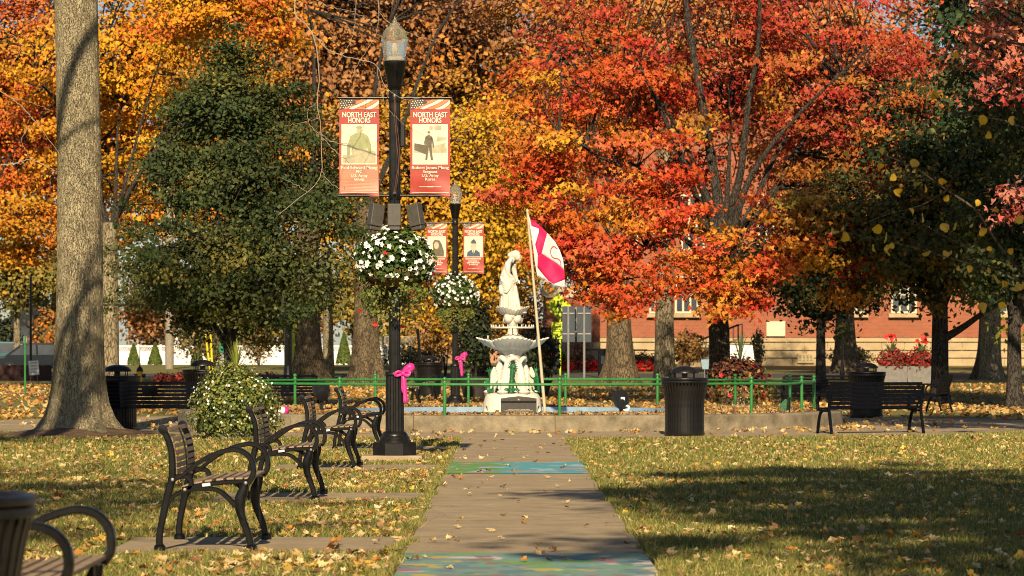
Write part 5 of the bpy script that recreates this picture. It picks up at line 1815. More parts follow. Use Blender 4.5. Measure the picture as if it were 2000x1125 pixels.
def bow(label, loc, s):
    root = empty('ribbon_bow', loc)
    tag(root, label, 'bow', 'pink bows on lamp posts')
    def ribbon(pts, w, name):
        P = smooth_path([np.array(p) * s for p in pts], 12)
        v, f = [], []
        for i, p in enumerate(P):
            t = P[min(i + 1, 11)] - P[max(i - 1, 0)]
            side = np.cross(t / np.linalg.norm(t), np.array([.25, 1.0, .1]))
            side /= np.linalg.norm(side)
            side = side * .75 + np.array([0, .66, 0]) * .5
            for k_ in (-1, 1):
                v.append(p + side * w * s * k_)
        for i in range(11):
            f.append((2 * i, 2 * i + 1, 2 * i + 3, 2 * i + 2))
        o = MB().add(v, f).build(name, M['pink'], root, smooth=True)
        m_ = o.modifiers.new('thick', 'SOLIDIFY')
        m_.thickness = .004
    ribbon([(0, 0, 0), (.07, -.03, .10), (.17, -.05, .16), (.19, -.04, .09), (.09, -.02, .01), (0, 0, 0)], .055, 'loop')
    ribbon([(0, 0, 0), (-.06, -.04, .03), (-.13, -.05, .0), (-.12, -.04, -.04), (-.04, -.02, -.02), (0, 0, 0)], .04, 'loop')
    ribbon([(0, 0, 0), (.06, -.05, -.03), (.12, -.06, -.03), (.13, -.05, .03), (.05, -.02, .02)], .04, 'loop')
    ribbon([(.01, 0, -.01), (.035, -.02, -.14), (.05, -.02, -.36), (.06, -.03, -.56)], .055, 'tail')
    ribbon([(.01, .02, -.01), (.02, .01, -.12), (.015, .01, -.24), (.03, .0, -.36)], .055, 'tail')
    MB().ell((.01 * s, -.03 * s, 0), (.035 * s, .03 * s, .04 * s), 8).build('knot', M['pink'], root, smooth=True)
bow('pink satin ribbon bow tied to the near lamp post', (P1[0] + .108, P1[1] - .12, 1.20), .72)
bow('small pink ribbon bow tied to the far lamp post', (P2[0] + .13, P2[1] - .13, 1.32), .85)


# ================================================================== FOUNTAIN
FYc = 72.0
fs_ = FYc / FPX
FX = X_(1001, FYc)
fountain = empty('fountain', (FX, FYc, .112))
tag(fountain, 'white tiered fountain with a bowed woman statue on top', 'fountain')
def fx(px): return (px - 1001) * fs_
def fz(py): return Z_(py, FYc) - .112


def boolean_cut(mb, material, cutters):
    o = mb.build('tmp_body', material)
    cs = []
    for c in cutters:
        co = c.build('tmp_cut', material)
        m_ = o.modifiers.new('cut', 'BOOLEAN')
        m_.object = co
        m_.operation = 'DIFFERENCE'
        cs.append(co)
    me = bpy.data.meshes.new_from_object(o.evaluated_get(bpy.context.evaluated_depsgraph_get()))
    for c in cs + [o]:
        bpy.data.objects.remove(c)
    return me


plin = MB().lathe([(.615, 0), (.61, .12), (.585, .36), (.56, .46), (.53, .515), (.45, .54), (.02, .545)], 64)
cuts = []
for ang in (205, 335, 90):
    a = R(ang)
    arch = [(-.085, -.1), (.085, -.1), (.085, .18), (.07, .24), (.035, .28), (-.035, .28), (-.07, .24), (-.085, .18)]
    c = MB()
    d, t = np.array([math.cos(a), math.sin(a)]), np.array([-math.sin(a), math.cos(a)])
    v = []
    for r_ in (.36, .9):
        for (u, z) in arch:
            p = d * r_ + t * u
            v.append((p[0], p[1], z))
    n = len(arch)
    f = [tuple(range(n))[::-1], tuple(range(n, 2 * n))] + [(i, (i + 1) % n, (i + 1) % n + n, i + n) for i in range(n)]
    cuts.append(c.add(v, f))
me = boolean_cut(plin, M['aged_white'], cuts)
me.name = 'plinth'
me.polygons.foreach_set('use_smooth', [True] * len(me.polygons))
me.set_sharp_from_angle(angle=R(40))
link('plinth', me, fountain)
# pedestal: core column and wading birds
MB().lathe([(.30, .54), (.22, .62), (.15, .85), (.13, 1.05), (.17, 1.22), (.24, 1.34), (.30, 1.42), (.12, 1.44)], 32, rf=lambda a, z: 1 + .05 * math.cos(8 * a)).build('column', M['white_paint'], fountain, smooth=True)
for q, a0 in enumerate((245, 300, 25, 120, 180)):
    a = R(a0)
    d = np.array([math.cos(a), math.sin(a), 0])
    t = np.array([-math.sin(a), math.cos(a), 0])
    Z = np.array([0, 0, 1.0])
    mb = MB()
    mb.tube(smooth_path([d * .46 + Z * .53, d * .40 + Z * .66, d * .34 + Z * .84, d * .27 + Z * 1.02, d * .23 + Z * 1.16], 16), [.055, .085, .10, .09, .065], 12)
    mb.tube(smooth_path([d * .24 + Z * 1.12, d * .27 + t * .06 + Z * 1.22, d * .22 + t * .16 + Z * 1.25, d * .17 + t * .22 + Z * 1.19], 10), [.055, .048, .045, .03], 8)
    mb.tube(smooth_path([d * .25 + Z * 1.14, d * .24 - t * .08 + Z * 1.24, d * .20 - t * .18 + Z * 1.32], 8), [.05, .045, .025], 8)
    for w_ in range(5):
        mb.tube(smooth_path([d * (.36 - .02 * w_) + t * .09 + Z * (1.06 - .05 * w_), d * .43 + t * .11 + Z * (.90 - .06 * w_), d * .42 + t * .05 + Z * (.74 - .04 * w_)], 6), [.03, .028, .01], 6)
        mb.tube(smooth_path([d * (.36 - .02 * w_) - t * .09 + Z * (1.06 - .05 * w_), d * .43 - t * .11 + Z * (.90 - .06 * w_), d * .42 - t * .05 + Z * (.74 - .04 * w_)], 6), [.03, .028, .01], 6)
    mb.ell(d * .47 + Z * .56, (.12, .12, .05), 8)
    mb.build('wading_bird', M['white_paint'], fountain, smooth=True)
# green reeds and lily leaves
def reed(ax, ay, h, lean, name='reed'):
    mb = MB()
    b = np.array([ax, ay, .545])
    mb.tube(smooth_path([b, b + (lean * .3, 0, h * .4), b + (lean, 0, h)], 10), [.07, .06, .045, .05], 10)
    top = b + (lean, 0, h)
    mb.ell(top + (.02, -.01, .02), (.05, .045, .06), 8)
    for q in range(7):
        an = R(-20 + q * 30)
        e = top + np.array([.105 * math.cos(an), -.02, .02 + .10 * math.sin(an)])
        mb.tube([top, e], [.022, .008], 6)
    for q in range(6):
        an = R(180 + q * 36)
        mb.tube(smooth_path([b, b + (.09 * math.cos(an), .05 * math.sin(an), .08), b + (.19 * math.cos(an), .10 * math.sin(an), .015)], 6), [.03, .03, .012], 6)
    return mb.build(name, M['reed'], fountain, smooth=True)
reed(-.03, -.44, .50, .03)
reed(.40, .20, .42, .06)
reed(-.40, .22, .40, -.05)
for (px_, pz, py_, r_) in ((.50, .78, -.05, .10), (.56, .60, -.10, .09), (.42, .90, .1, .10), (-.50, .72, 0, .09), (-.44, .60, -.12, .08), (.47, .62, .15, .11)):
    o = MB().lathe([(.005, 0), (r_ * .6, .006), (r_, .025), (r_ * .98, .03), (r_ * .5, .012), (.004, .008)], 16).build('lily_leaf', M['reed'], fountain, (px_, py_, pz), smooth=True)
    o.rotation_euler = (R(65), 0, R(30 if px_ > 0 else -30))


def shell_bowl(name, prof, lobes, amp, zamp, ribs, rib, n=160, phase=0.0):
    v, f = [], []
    for k_, (r_, z) in enumerate(prof):
        for j in range(n):
            a = 2 * math.pi * j / n
            out = max(0, min(1, (r_ - .15) / (prof[3][0] - .15)))
            lb = 1 - amp * out * (1 - abs(math.cos(lobes * a / 2 + phase)) ** .7)
            rb = 1 + rib * out * math.cos(ribs * a)
            q = r_ * lb * rb
            v.append((q * math.cos(a), q * math.sin(a), z + zamp * out * (abs(math.cos(lobes * a / 2 + phase)) - .5) + .012 * out * math.cos(ribs * a)))
    for i in range(len(prof) - 1):
        for j in range(n):
            j2 = (j + 1) % n
            f.append((i * n + j, i * n + j2, (i + 1) * n + j2, (i + 1) * n + j))
    f.append(tuple(range(n))[::-1])
    f.append(tuple((len(prof) - 1) * n + j for j in range(n)))
    return MB().add(v, f).build(name, M['white_paint'], fountain, smooth=True)
shell_bowl('main_bowl', [(.10, 1.39), (.35, 1.41), (.58, 1.49), (.735, 1.615), (.72, 1.635), (.56, 1.56), (.34, 1.53), (.08, 1.55)], 4, .22, .07, 44, .018)
for q in range(4):
    a = R(q * 90)
    mb = MB()
    for w_ in range(9):
        an = R(-60 + w_ * 15)
        r_ = .12 + .03 * math.cos(an)
        c = np.array([.50 * math.cos(a), .50 * math.sin(a), 1.60])
        mb.tube([c, c + np.array([-math.sin(a) * r_ * math.sin(an), math.cos(a) * r_ * math.sin(an), .10 * math.cos(an) + .01])], [.03, .012], 6)
    mb.build('shell_crest', M['white_paint'], fountain, smooth=True)
MB().lathe([(.14, 1.53), (.26, 1.58), (.28, 1.64), (.20, 1.70), (.11, 1.74), (.10, 1.80), (.085, 1.92), (.12, 2.02), (.10, 2.04)], 36, rf=lambda a, z: 1 + .04 * math.cos(9 * a)).build('stem', M['white_paint'], fountain, smooth=True)
zr = fz(640)
rg = MB().tube([(.43 * math.cos(a), .43 * math.sin(a), zr) for a in np.linspace(0, 2 * math.pi, 61)], .018, 8, cap=False)
for q in range(3):
    a = R(30 + q * 120)
    rg.tube([(0, 0, zr), (.43 * math.cos(a), .43 * math.sin(a), zr)], .012, 6)
rgo = rg.build('spray_ring', M['white_paint'], fountain, smooth=True)
nzm = MB().lathe([(.012, 0), (.012, .035), (.007, .05)], 8).mesh('nozzle', M['white_paint'], True)
for q in range(28):
    a = 2 * math.pi * q / 28
    link('nozzle', nzm, rgo, (.43 * math.cos(a), .43 * math.sin(a), zr + .012))
pt = MB()
for (x, y_, z, r_) in ((-.08, -.09, 2.07, .10), (.09, -.08, 2.06, .095), (0, .10, 2.06, .10), (.0, -.12, 2.13, .075), (-.14, 0, 2.02, .06), (.15, .02, 2.02, .06), (0, 0, 2.0, .12)):
    pt.ell((x, y_, z), (r_, r_, r_ * 1.15), 10)
pt.build('dolphin_cluster', M['white_paint'], fountain, smooth=True)
shell_bowl('upper_bowl', [(.10, 2.10), (.18, 2.12), (.27, 2.17), (.345, 2.25), (.34, 2.262), (.25, 2.22), (.16, 2.20), (.05, 2.21)], 3, .12, .08, 26, .02, phase=.5)


def statue():
    def sx(zx): return (zx / 5.357 + 940 - 1001) * fs_
    def sz(zy): return Z_(470 + zy / 5.357, FYc) - .112
    rows = [(752, 192, 430), (735, 193, 420), (700, 195, 408), (650, 197, 400), (600, 199, 393), (560, 197, 388), (520, 196, 382), (480, 194, 374), (440, 192, 360), (400, 193, 332), (360, 199, 308), (320, 211, 300), (280, 228, 304), (245, 244, 318), (220, 256, 330), (200, 272, 334), (186, 288, 332)]
    n = 72
    v, f = [], []
    for k_, (zy, a_, b_) in enumerate(rows):
        cx, rx = (sx(a_) + sx(b_)) / 2, (sx(b_) - sx(a_)) / 2
        t = (752 - zy) / 566
        ry = .205 * (1 - .12 * t) if t < .5 else .193 - (t - .5) * .12
        if zy < 260: ry = .16 if zy > 210 else .12
        for j in range(n):
            a = 2 * math.pi * j / n
            fold = 0
            if zy > 540: fold = .060 * math.sin(11 * a + .6 * math.sin(a * 2)) * min(1, (zy - 520) / 120) + .03 * math.sin(19 * a + 1)
            elif zy > 330: fold = .035 * math.sin(9 * a + zy * .05) + .02 * math.sin(zy * .14 + 3 * a)
            v.append((cx + rx * (1 + fold) * math.cos(a), ry * (1 + fold) * math.sin(a), sz(zy)))
    for i in range(len(rows) - 1):
        for j in range(n):
            j2 = (j + 1) % n
            f.append((i * n + j, i * n + j2, (i + 1) * n + j2, (i + 1) * n + j))
    f += [tuple(range(n))[::-1], tuple((len(rows) - 1) * n + j for j in range(n))]
    mb = MB().add(v, f)
    P = lambda zx, zy, y_=0: np.array([sx(zx), y_, sz(zy)])
    mb.tube(smooth_path([P(308, 215), P(328, 190), P(348, 165)], 8), [.075, .058, .055], 12)
    mb.ell(P(357, 148), (.105, .092, .095), 14)                      # skull and hair
    mb.ell(P(378, 168), (.075, .074, .085), 12)                      # face
    mb.tube([P(405, 168), P(419, 180), P(410, 188)], [.016, .018, .012], 8)   # nose
    mb.ell(P(402, 203), (.03, .035, .022), 8)                        # chin
    mb.ell(P(404, 192), (.022, .03, .010), 8)                        # lips
    mb.ell(P(306, 152), (.065, .06, .06), 10)                        # bun
    for yy in (-.035, .035):
        mb.ell(P(404, 158, yy), (.018, .022, .012), 8)               # brows
    for q in range(6):                                               # hair waves
        mb.tube(smooth_path([P(398 - q * 16, 140 - 4 * q, -.06), P(380 - q * 16, 110 + q * 3, 0), P(398 - q * 16, 140 - 4 * q, .06)], 7), .017, 6)
    for s_, sh, el, ha in ((-1, (278, 232), (284, 352), (352, 412)), (1, (338, 238), (350, 340), (372, 414))):
        o_ = .135 * s_
        mb.tube(smooth_path([P(*sh, o_ * .9), P((sh[0] + el[0]) / 2 - 4, (sh[1] + el[1]) / 2, o_ * 1.1), P(*el, o_), P((el[0] + ha[0]) / 2, (el[1] + ha[1]) / 2 + 3, o_ * .75), P(*ha, o_ * .35)], 16), [.066, .058, .05, .045, .034], 10)
        mb.ell(P(ha[0] + 10, ha[1] + 10, o_ * .25), (.04, .035, .035), 8)
        for q in range(4):
            mb.tube(smooth_path([P(ha[0] + 12, ha[1] + 4 + q * 5, o_ * .3), P(ha[0] + 30, ha[1] + 10 + q * 6, o_ * .22 - .012 * q * s_), P(ha[0] + 24, ha[1] + 24 + q * 5, 0)], 6), .011, 6)
    # mantle swag round the hips
    for q in range(5):
        mb.tube(smooth_path([P(200 + 4 * q, 380 + 30 * q, -.10), P(235 + 6 * q, 440 + 26 * q, -.205), P(300, 420 + 18 * q, -.20), P(352, 410 + 6 * q, -.10)], 12), [.018, .026, .024, .016], 6)
    mb.tube(smooth_path([P(206, 470, -.12), P(210, 540, -.13), P(226, 570, -.10)], 6), [.05, .05, .02], 8)
    mb.tube(smooth_path([P(360, 480, -.12), P(375, 600, -.13), P(402, 735, -.12)], 8), [.03, .03, .04], 8)
    mb.ell(P(425, 752, -.02), (.11, .13, .035), 10)
    o = mb.build('statue', M['white_paint'], None)
    m_ = o.modifiers.new('remesh', 'REMESH')
    m_.mode = 'VOXEL'
    m_.voxel_size = .0085
    m2 = o.modifiers.new('smooth', 'SMOOTH')
    m2.iterations = 1
    me_ = bpy.data.meshes.new_from_object(o.evaluated_get(bpy.context.evaluated_depsgraph_get()))
    bpy.data.objects.remove(o)
    me_.polygons.foreach_set('use_smooth', [True] * len(me_.polygons))
    so = link('statue', me_, fountain)
    so['label'] = 'white statue of a woman in a long draped dress bowing her head'
statue()

# granite plaque leaning in front
pq = empty('granite_plaque', (X_(1013, 68.1), 68.1, .29))
tag(pq, 'dark granite memorial plaque standing before the fountain base', 'plaque')
wq = .345
MB().prism([(-wq, 0), (wq, 0), (wq, .30), (wq * .55, .325), (0, .345), (-wq * .55, .325), (-wq, .30)], -.06, .06).build('stone', M['granite'], pq, bevel=.006)
MB().box((0, -.063, .235), (2 * wq - .006, .008, .04)).build('band', M['granite_black'], pq)
for q, (s, sz_) in enumerate((('DEDICATED IN MEMORY OF', .034), ('THE MEN AND WOMEN OF NORTH EAST', .028), ('WHO SERVED', .024))):
    pass
lines = MB()
for q, (zz, a) in enumerate(((.085, .20), (.062, .27), (.038, .16), (.02, .06))):
    x = -a
    while x < a:
        w_ = rng.uniform(.008, .016)
        lines.box((x + w_ / 2, -.0615, zz), (w_, .002, .011))
        x += w_ + (.004 if rng.random() < .75 else .013)
lines.build('engraved_lines', M['letter_gold'], pq)
MB().prism([(-.02, .268), (.02, .268), (0, .30)], -.0625, -.0605).build('emblem', M['letter_gold'], pq)

# ================================================================== FLAG
FLY = 70.6
fp = empty('flag_pole', (X_(1066, FLY), FLY, .25))
tag(fp, 'leaning pale wooden flag pole beside the statue', 'flag pole')
b0, b1 = np.array([X_(1066, FLY), FLY, .11]), np.array([X_(1030, FLY), FLY, Z_(412, FLY)])
MB().tube([b0 - np.array([X_(1066, FLY), FLY, .25]), b1 - np.array([X_(1066, FLY), FLY, .25])], [.032, .024], 12).build('shaft', M['pole_wood'], fp, smooth=True)
MB().ell(b1 - np.array([X_(1066, FLY), FLY, .25]), (.035, .035, .04), 10).build('finial', M['pole_wood'], fp, smooth=True)
import bmesh
FO = np.array([X_(1031, FLY), FLY - .04, Z_(418, FLY)])
def zf(p): return (X_(900 + p[0] / 4.687, FLY) - FO[0], Z_(380 + p[1] / 4.687, FLY) - FO[2])
def fwave(x, z): return .055 * math.sin(9 * x - 4 * z) + .03 * math.sin(15 * x + 6 * z) - .10 * x
fl_ = empty('flag', FO)
tag(fl_, 'magenta and white quartered flag drooping from the leaning pole', 'flag')
def cloth(name, polys, material, dy=0.0):
    bm = bmesh.new()
    for poly in polys:
        bm.faces.new([bm.verts.new((*(lambda q: (q[0], 0, q[1]))(zf(p)),)) for p in poly])
    bmesh.ops.triangulate(bm, faces=bm.faces[:])
    for _ in range(3):
        bmesh.ops.subdivide_edges(bm, edges=[e for e in bm.edges if e.calc_length() > .07], cuts=1)
        bmesh.ops.triangulate(bm, faces=[f for f in bm.faces if len(f.verts) > 3])
    for v in bm.verts:
        v.co.y = fwave(v.co.x, v.co.z) + dy
    bmesh.ops.recalc_face_normals(bm, faces=bm.faces[:])
    me = bpy.data.meshes.new(name)
    bm.to_mesh(me)
    bm.free()
    me.materials.append(material)
    me.polygons.foreach_set('use_smooth', [True] * len(me.polygons))
    o = link(name, me, fl_)
    s = o.modifiers.new('thick', 'SOLIDIFY')
    s.thickness = .003
    return o
cloth('magenta_field', [[(635, 222), (715, 275), (712, 310), (680, 298), (648, 288)], [(715, 275), (790, 355), (790, 400), (745, 520), (740, 540), (705, 560), (680, 460), (715, 340), (712, 310)], [(740, 540), (845, 610), (945, 690), (950, 780), (850, 820), (800, 790), (750, 730), (695, 660), (705, 560)]], M['flag_pink'])
cloth('white_field', [[(648, 288), (680, 298), (712, 310), (715, 340), (680, 460)], [(790, 355), (860, 430), (905, 510), (935, 600), (945, 690), (845, 610), (740, 540), (745, 520), (790, 400)], [(695, 660), (750, 730), (800, 790), (850, 820), (800, 795), (715, 755), (700, 750)], [(950, 780), (955, 860), (900, 842), (850, 820)], [(615, 175), (635, 222), (648, 288), (680, 460), (705, 560), (695, 660), (700, 750), (680, 640), (660, 480), (640, 330), (625, 230)]], M['flag_white'])
sc_ = smooth_path([(885, 500, 0), (850, 475, 0), (825, 500, 0), (825, 550, 0), (850, 580, 0), (890, 590, 0), (912, 615, 0), (915, 645, 0)], 26)
mb = MB()
mb.tube([(zf(p)[0], fwave(*zf(p)) - .012, zf(p)[1]) for p in sc_], .008, 6)
mb.build('script_letter', M['flag_red'], fl_)

# ================================================================== RAILING
rl = empty('railing', (CX, CY, .28))
tag(rl, 'green painted pipe railing ringing the fountain bed', 'railing')
RR = 6.18
pm = MB().lathe([(.05, 0), (.05, .015), (.03, .02), (.03, .60), (.04, .605), (.04, .645), (.03, .65), (.022, .675)], 14)
pm.ell((0, 0, .70), (.042, .042, .042), 8)
pm = pm.mesh('post', M['green_paint'], True)
for q in range(18):
    a0 = R(-90 - 11.5 + 20 * q)
    link('post', pm, rl, (RR * math.cos(a0), RR * math.sin(a0), 0))
    aa = [a0 + R(20) * t / 8 for t in range(9)]
    sag = .0 if q != 3 else .02
    MB().tube([(RR * math.cos(a), RR * math.sin(a), .600 - sag * math.sin(math.pi * t / 8)) for t, a in enumerate(aa)], .026, 10, cap=False).build('rail', M['green_paint'], rl, smooth=True)


# ================================================================== PLANTERS AND SHRUBS
def blades(n, h, spread, w, arch=.5):
    v, f = [], []
    for q in range(n):
        a = rng.uniform(0, 6.28)
        L = h * rng.uniform(.6, 1.05)
        sp = spread * rng.random() ** .7
        side = np.array([-math.sin(a), math.cos(a), 0])
        k0 = len(v)
        for i in range(7):
            t = i / 6
            r_ = sp * t ** 1.4 * L
            z = L * (t * (1 - .15 * sp) - arch * sp * t ** 3)
            c = np.array([math.cos(a) * r_, math.sin(a) * r_, z])
            ww = w * (1 - t ** 2) * .5 + .001
            v += [c - side * ww, c + side * ww]
        for i in range(6):
            f.append((k0 + 2 * i, k0 + 2 * i + 1, k0 + 2 * i + 3, k0 + 2 * i + 2))
    return np.array(v), np.array(f)


def spiky(parent, loc, n, h, spread, w, col):
    v, f = blades(n, h, spread, w)
    c = np.repeat(np.array([col]) * rng.uniform(.7, 1.3, (n, 1)), 14, 0)
    o = link('spike_leaves', raw_mesh('spike_leaves', v, f, M['leaf'], c), parent, loc)
    return o


def bush_mesh(r, n, leaf, pal, shell=.55, low=-.9, lumps=True):
    pos, d = ball_pts((0, 0, 0), r, n, shell, low)
    pos = pos + rng.normal(0, leaf * .6, pos.shape)
    c = pal_pick(pal, len(pos)) * rng.uniform(.7, 1.3, (len(pos), 1))
    return leaf_cloud('foliage', pos, d + rng.normal(0, .55, d.shape) + np.array([0, -.1, .25]), rng.uniform(.7, 1.3, len(pos)) * leaf, c, T_DIAMOND, M['leaf'])


LP = empty('flower_planter', (X_(460, 60.4), 60.4, 0))
tag(LP, 'bushy planter of small white flowers with a spiky grass top, left of the benches', 'planter')
MB().lathe([(.34, 0), (.42, .45), (.44, .5), (.38, .5)], 28).build('pot', M['pot_grey'], LP, smooth=True)
GP = [(3, (.12, .17, .04)), (3, (.18, .22, .05)), (1.5, (.28, .26, .07)), (1, (.07, .10, .03)), (.8, (.42, .36, .07))]
o = link('foliage', bush_mesh((.76, .72, .60), 6500, .06, GP, .6, -.97), LP, (0, 0, .60))
o['kind'] = 'stuff'
o = link('foliage', bush_mesh((.45, .45, .34), 1800, .05, GP, .6, -.9), LP, (-.10, 0, 1.0))
o['kind'] = 'stuff'
fpp, fdd = ball_pts((0, 0, .60), (.80, .76, .63), 300, .97, -.8)
fk = fpp[:, 1] < .15
place_flowers(LP, fpp[fk], fdd[fk], M['flower_w'], .036)
o = link('foliage', bush_mesh((.84, .80, .36), 3200, .06, GP, .55, -.8), LP, (0, 0, .30))
o['kind'] = 'stuff'
spiky(LP, (0, 0, 1.10), 46, .72, .35, .035, (.30, .34, .06))
spiky(LP, (0, 0, 1.0), 26, .95, 1.5, .016, (.16, .18, .05))

RY = 88.0
RP = empty('flower_planter', (X_(1442, RY), RY, 0))
tag(RP, 'white planter of dark coleus and red flowers behind the railing right of the bin', 'planter')
MB().lathe([(.26, 0), (.40, .30), (.46, .55), (.48, .6), (.42, .6)], 28).build('pot', M['pot_white'], RP, smooth=True)
DK = [(4, (.06, .02, .02)), (2, (.11, .035, .02)), (1, (.20, .05, .02)), (1, (.10, .10, .03)), (.7, (.30, .16, .05))]
o = link('foliage', bush_mesh((.72, .7, .42), 3200, .10, DK, .5, -.8), RP, (0, 0, .92))
o['kind'] = 'stuff'
o = link('foliage', bush_mesh((.85, .7, .38), 1600, .09, [(2, (.12, .12, .03)), (2, (.3, .16, .06)), (1, (.06, .09, .02)), (1, (.2, .06, .03))], .5, -.9), RP, (.05, -.1, .5))
o['kind'] = 'stuff'
fpp, fdd = ball_pts((0, 0, .72), (.86, .8, .62), 42, .95, -.6)
fk = fpp[:, 1] < .1
place_flowers(RP, fpp[fk], fdd[fk], M['flower_r'], .11, 'red_flower')
spiky(RP, (.05, 0, 1.15), 30, .95, .22, .03, (.07, .11, .05))
spiky(RP, (.05, 0, 1.10), 24, 1.3, 1.3, .018, (.10, .07, .04))

# grey boxes of canna and coleus by the street
CYb = 132.0
CB = empty('canna_planter', (X_(1770, CYb), CYb, gz(CYb)))
tag(CB, 'grey box planter of red cannas between the right hand trunks', 'planter')
for q in (-1, 1):
    MB().box((q * .56, 0, .32), (1.08, .7, .64), taper=1.08).build('box', mat('weathered grey box', (.20, .19, .175), .8), CB)
    o = link('foliage', bush_mesh((.62, .5, .42), 1300, .12, [(3, (.30, .03, .03)), (2, (.14, .03, .02)), (1, (.08, .10, .03)), (1, (.5, .05, .03))], .5, -.7), CB, (q * .5, 0, .85))
    o['kind'] = 'stuff'
    spiky(CB, (q * .55, 0, .9), 16, .85, .5, .16, (.13, .17, .06))
    fpp, fdd = ball_pts((q * .55, 0, 1.65), (.28, .25, .2), 10, .6)
    place_flowers(CB, fpp, fdd, M['flower_r'], .16, 'red_flower')


def shrub(label, px, Y, rpx, zc, rz, pal, n=1500, leaf=.12, cat='shrub', name='shrub', group=None, stems=True):
    root = empty(name, (X_(px, Y), Y, gz(Y)))
    tag(root, label, cat, group)
    r_ = rpx * Y / FPX
    o = link('foliage', bush_mesh((r_, r_ * .8, rz), n, leaf, pal, .45, -.95), root, (0, 0, zc))
    o['kind'] = 'stuff'
    if stems:
        mb = MB()
        for q in range(7):
            a = q * .9
            mb.tube(smooth_path([(.03 * math.cos(a), .03 * math.sin(a), 0), (r_ * .2 * math.cos(a), r_ * .2 * math.sin(a), zc * .6), (r_ * .55 * math.cos(a), r_ * .5 * math.sin(a), zc + rz * .3)], 6), [.03, .015, .006], 5)
        mb.build('stems', M['bark_dark'], root)
    return root


DGs = [(4, (.02, .032, .016)), (3, (.04, .055, .025)), (1, (.08, .08, .03))]
TGS = [(3, (.09, .10, .04)), (2, (.13, .13, .05)), (1, (.2, .15, .05))]
pd = shrub('tall dark shrub in a round black pot behind the fountain', 925, 103, 38, 1.9, 1.15, DGs, 2600, .12, 'potted shrub', 'potted_shrub')
MB().lathe([(.28, 0), (.42, .62), (.44, .66), (.38, .66)], 24).build('pot', M['pot_dark'], pd, smooth=True)
pd2 = shrub('dark potted shrub right of the fountain bowl', 1050, 104, 42, 1.35, .85, DGs + [(.6, (.3, .05, .03))], 2400, .12, 'potted shrub', 'potted_shrub')
MB().lathe([(.28, 0), (.42, .52), (.44, .56), (.38, .56)], 24).build('pot', M['pot_dark'], pd2, smooth=True)
shrub('rust brown shrub beside the hall steps', 1345, 178, 36, 1.0, .9, [(3, (.34, .17, .05)), (2, (.45, .24, .07)), (1, (.2, .1, .04)), (1, OLV)], 1600, .16)
shrub('sparse pinkish shrub before the entrance wing', 1130, 172, 26, 1.1, 1.0, [(2, (.4, .2, .12)), (2, (.3, .15, .08)), (1, TAN)], 500, .16)
shrub('clipped green hedge before the hall wall', 1660, 184, 46, .55, .55, TGS, 1800, .14, 'hedge', 'hedge', None, False)
shrub('upright clipped shrub beside the white board', 1480, 176, 12, 1.0, 1.0, TGS, 900, .13)
shrub('low green hedge under the entrance wing', 1120, 174, 52, .35, .4, TGS, 1600, .14, 'hedge', 'hedge', None, False)
shrub('low green hedge between the two great trunks by the hall', 1258, 174, 36, .35, .4, TGS, 1200, .14, 'hedge', 'hedge', None, False)
shrub('orange leaved shrub left of the big pale trunk', 92, 160, 34, 1.7, 1.4, [(2, (.5, .17, .05)), (2, (.2, .16, .05)), (1, ORG), (1, OLV)], 1300, .18)
shrub('dark round evergreen shrub at the left edge', 5, 165, 36, 1.5, 1.2, DGs, 1600, .18)
shrub('bare branched olive shrub before the vinyl fence', 385, 170, 52, 1.6, 1.2, [(2, OLV), (2, (.16, .13, .06)), (1, (.3, .2, .08))], 900, .18)
shrub('olive hedge row below the chain link fence', 800, 188, 75, .55, .7, TGS + [(1, (.14, .12, .07))], 2400, .16, 'hedge', 'hedge', None, False)
shrub('brown shrub mass behind the statue', 1010, 150, 62, 2.2, 2.2, [(3, (.12, .055, .04)), (2, (.2, .1, .06)), (1, (.06, .05, .03))], 2600, .18)
shrub('yellow leaved shrub behind the massive oaks', 770, 215, 60, 2.4, 2.0, [(2, (.5, .32, .06)), (2, OLV), (1, (.34, .3, .06))], 1500, .22)
shrub('olive shrub left of the green street sign', 420, 185, 24, 1.0, 1.0, [(2, OLV), (1, (.2, .16, .06))], 800, .17)
shrub('brown green shrub between the lamp standard and the green street sign', 505, 186, 30, 1.2, 1.1, [(2, OLV), (2, (.15, .11, .05)), (1, (.4, .16, .05))], 900, .17)
shrub('rust shrub right of the leaning black post', 870, 150, 28, 1.8, 1.1, [(2, (.3, .12, .05)), (2, BRN), (1, GOLD)], 800, .15)
RB = [(3, (.45, .06, .04)), (2, (.32, .05, .04)), (1, (.5, .14, .06)), (1, (.12, .09, .04))]
for q, px in enumerate((318, 352, 388, 500, 528)):
    shrub(['low red groundcover clump right of the hydrant', 'second low red groundcover clump from the hydrant', 'third low red groundcover clump from the hydrant', 'low red clump just left of the dark bench', 'low red clump behind the dark bench'][q], px, 132, 20, .16, .2, RB, 420, .11, 'shrub', 'red_shrub', 'low red clumps along the kerb', False)
for q, (px, w_) in enumerate(((1108, 14), (1158, 34), (1262, 24))):
    rt = shrub(['small clump of scarlet flowers left of the sign posts', 'row of scarlet flowers below the blue grey windows', 'row of scarlet flowers between the two great trunks'][q], px, 165, w_, .22, .28, [(3, (.62, .02, .02)), (1, (.10, .12, .03)), (1, (.5, .01, .03))], 420, .14, 'flowers', 'flower_bed', 'scarlet flower beds by the hall', False)


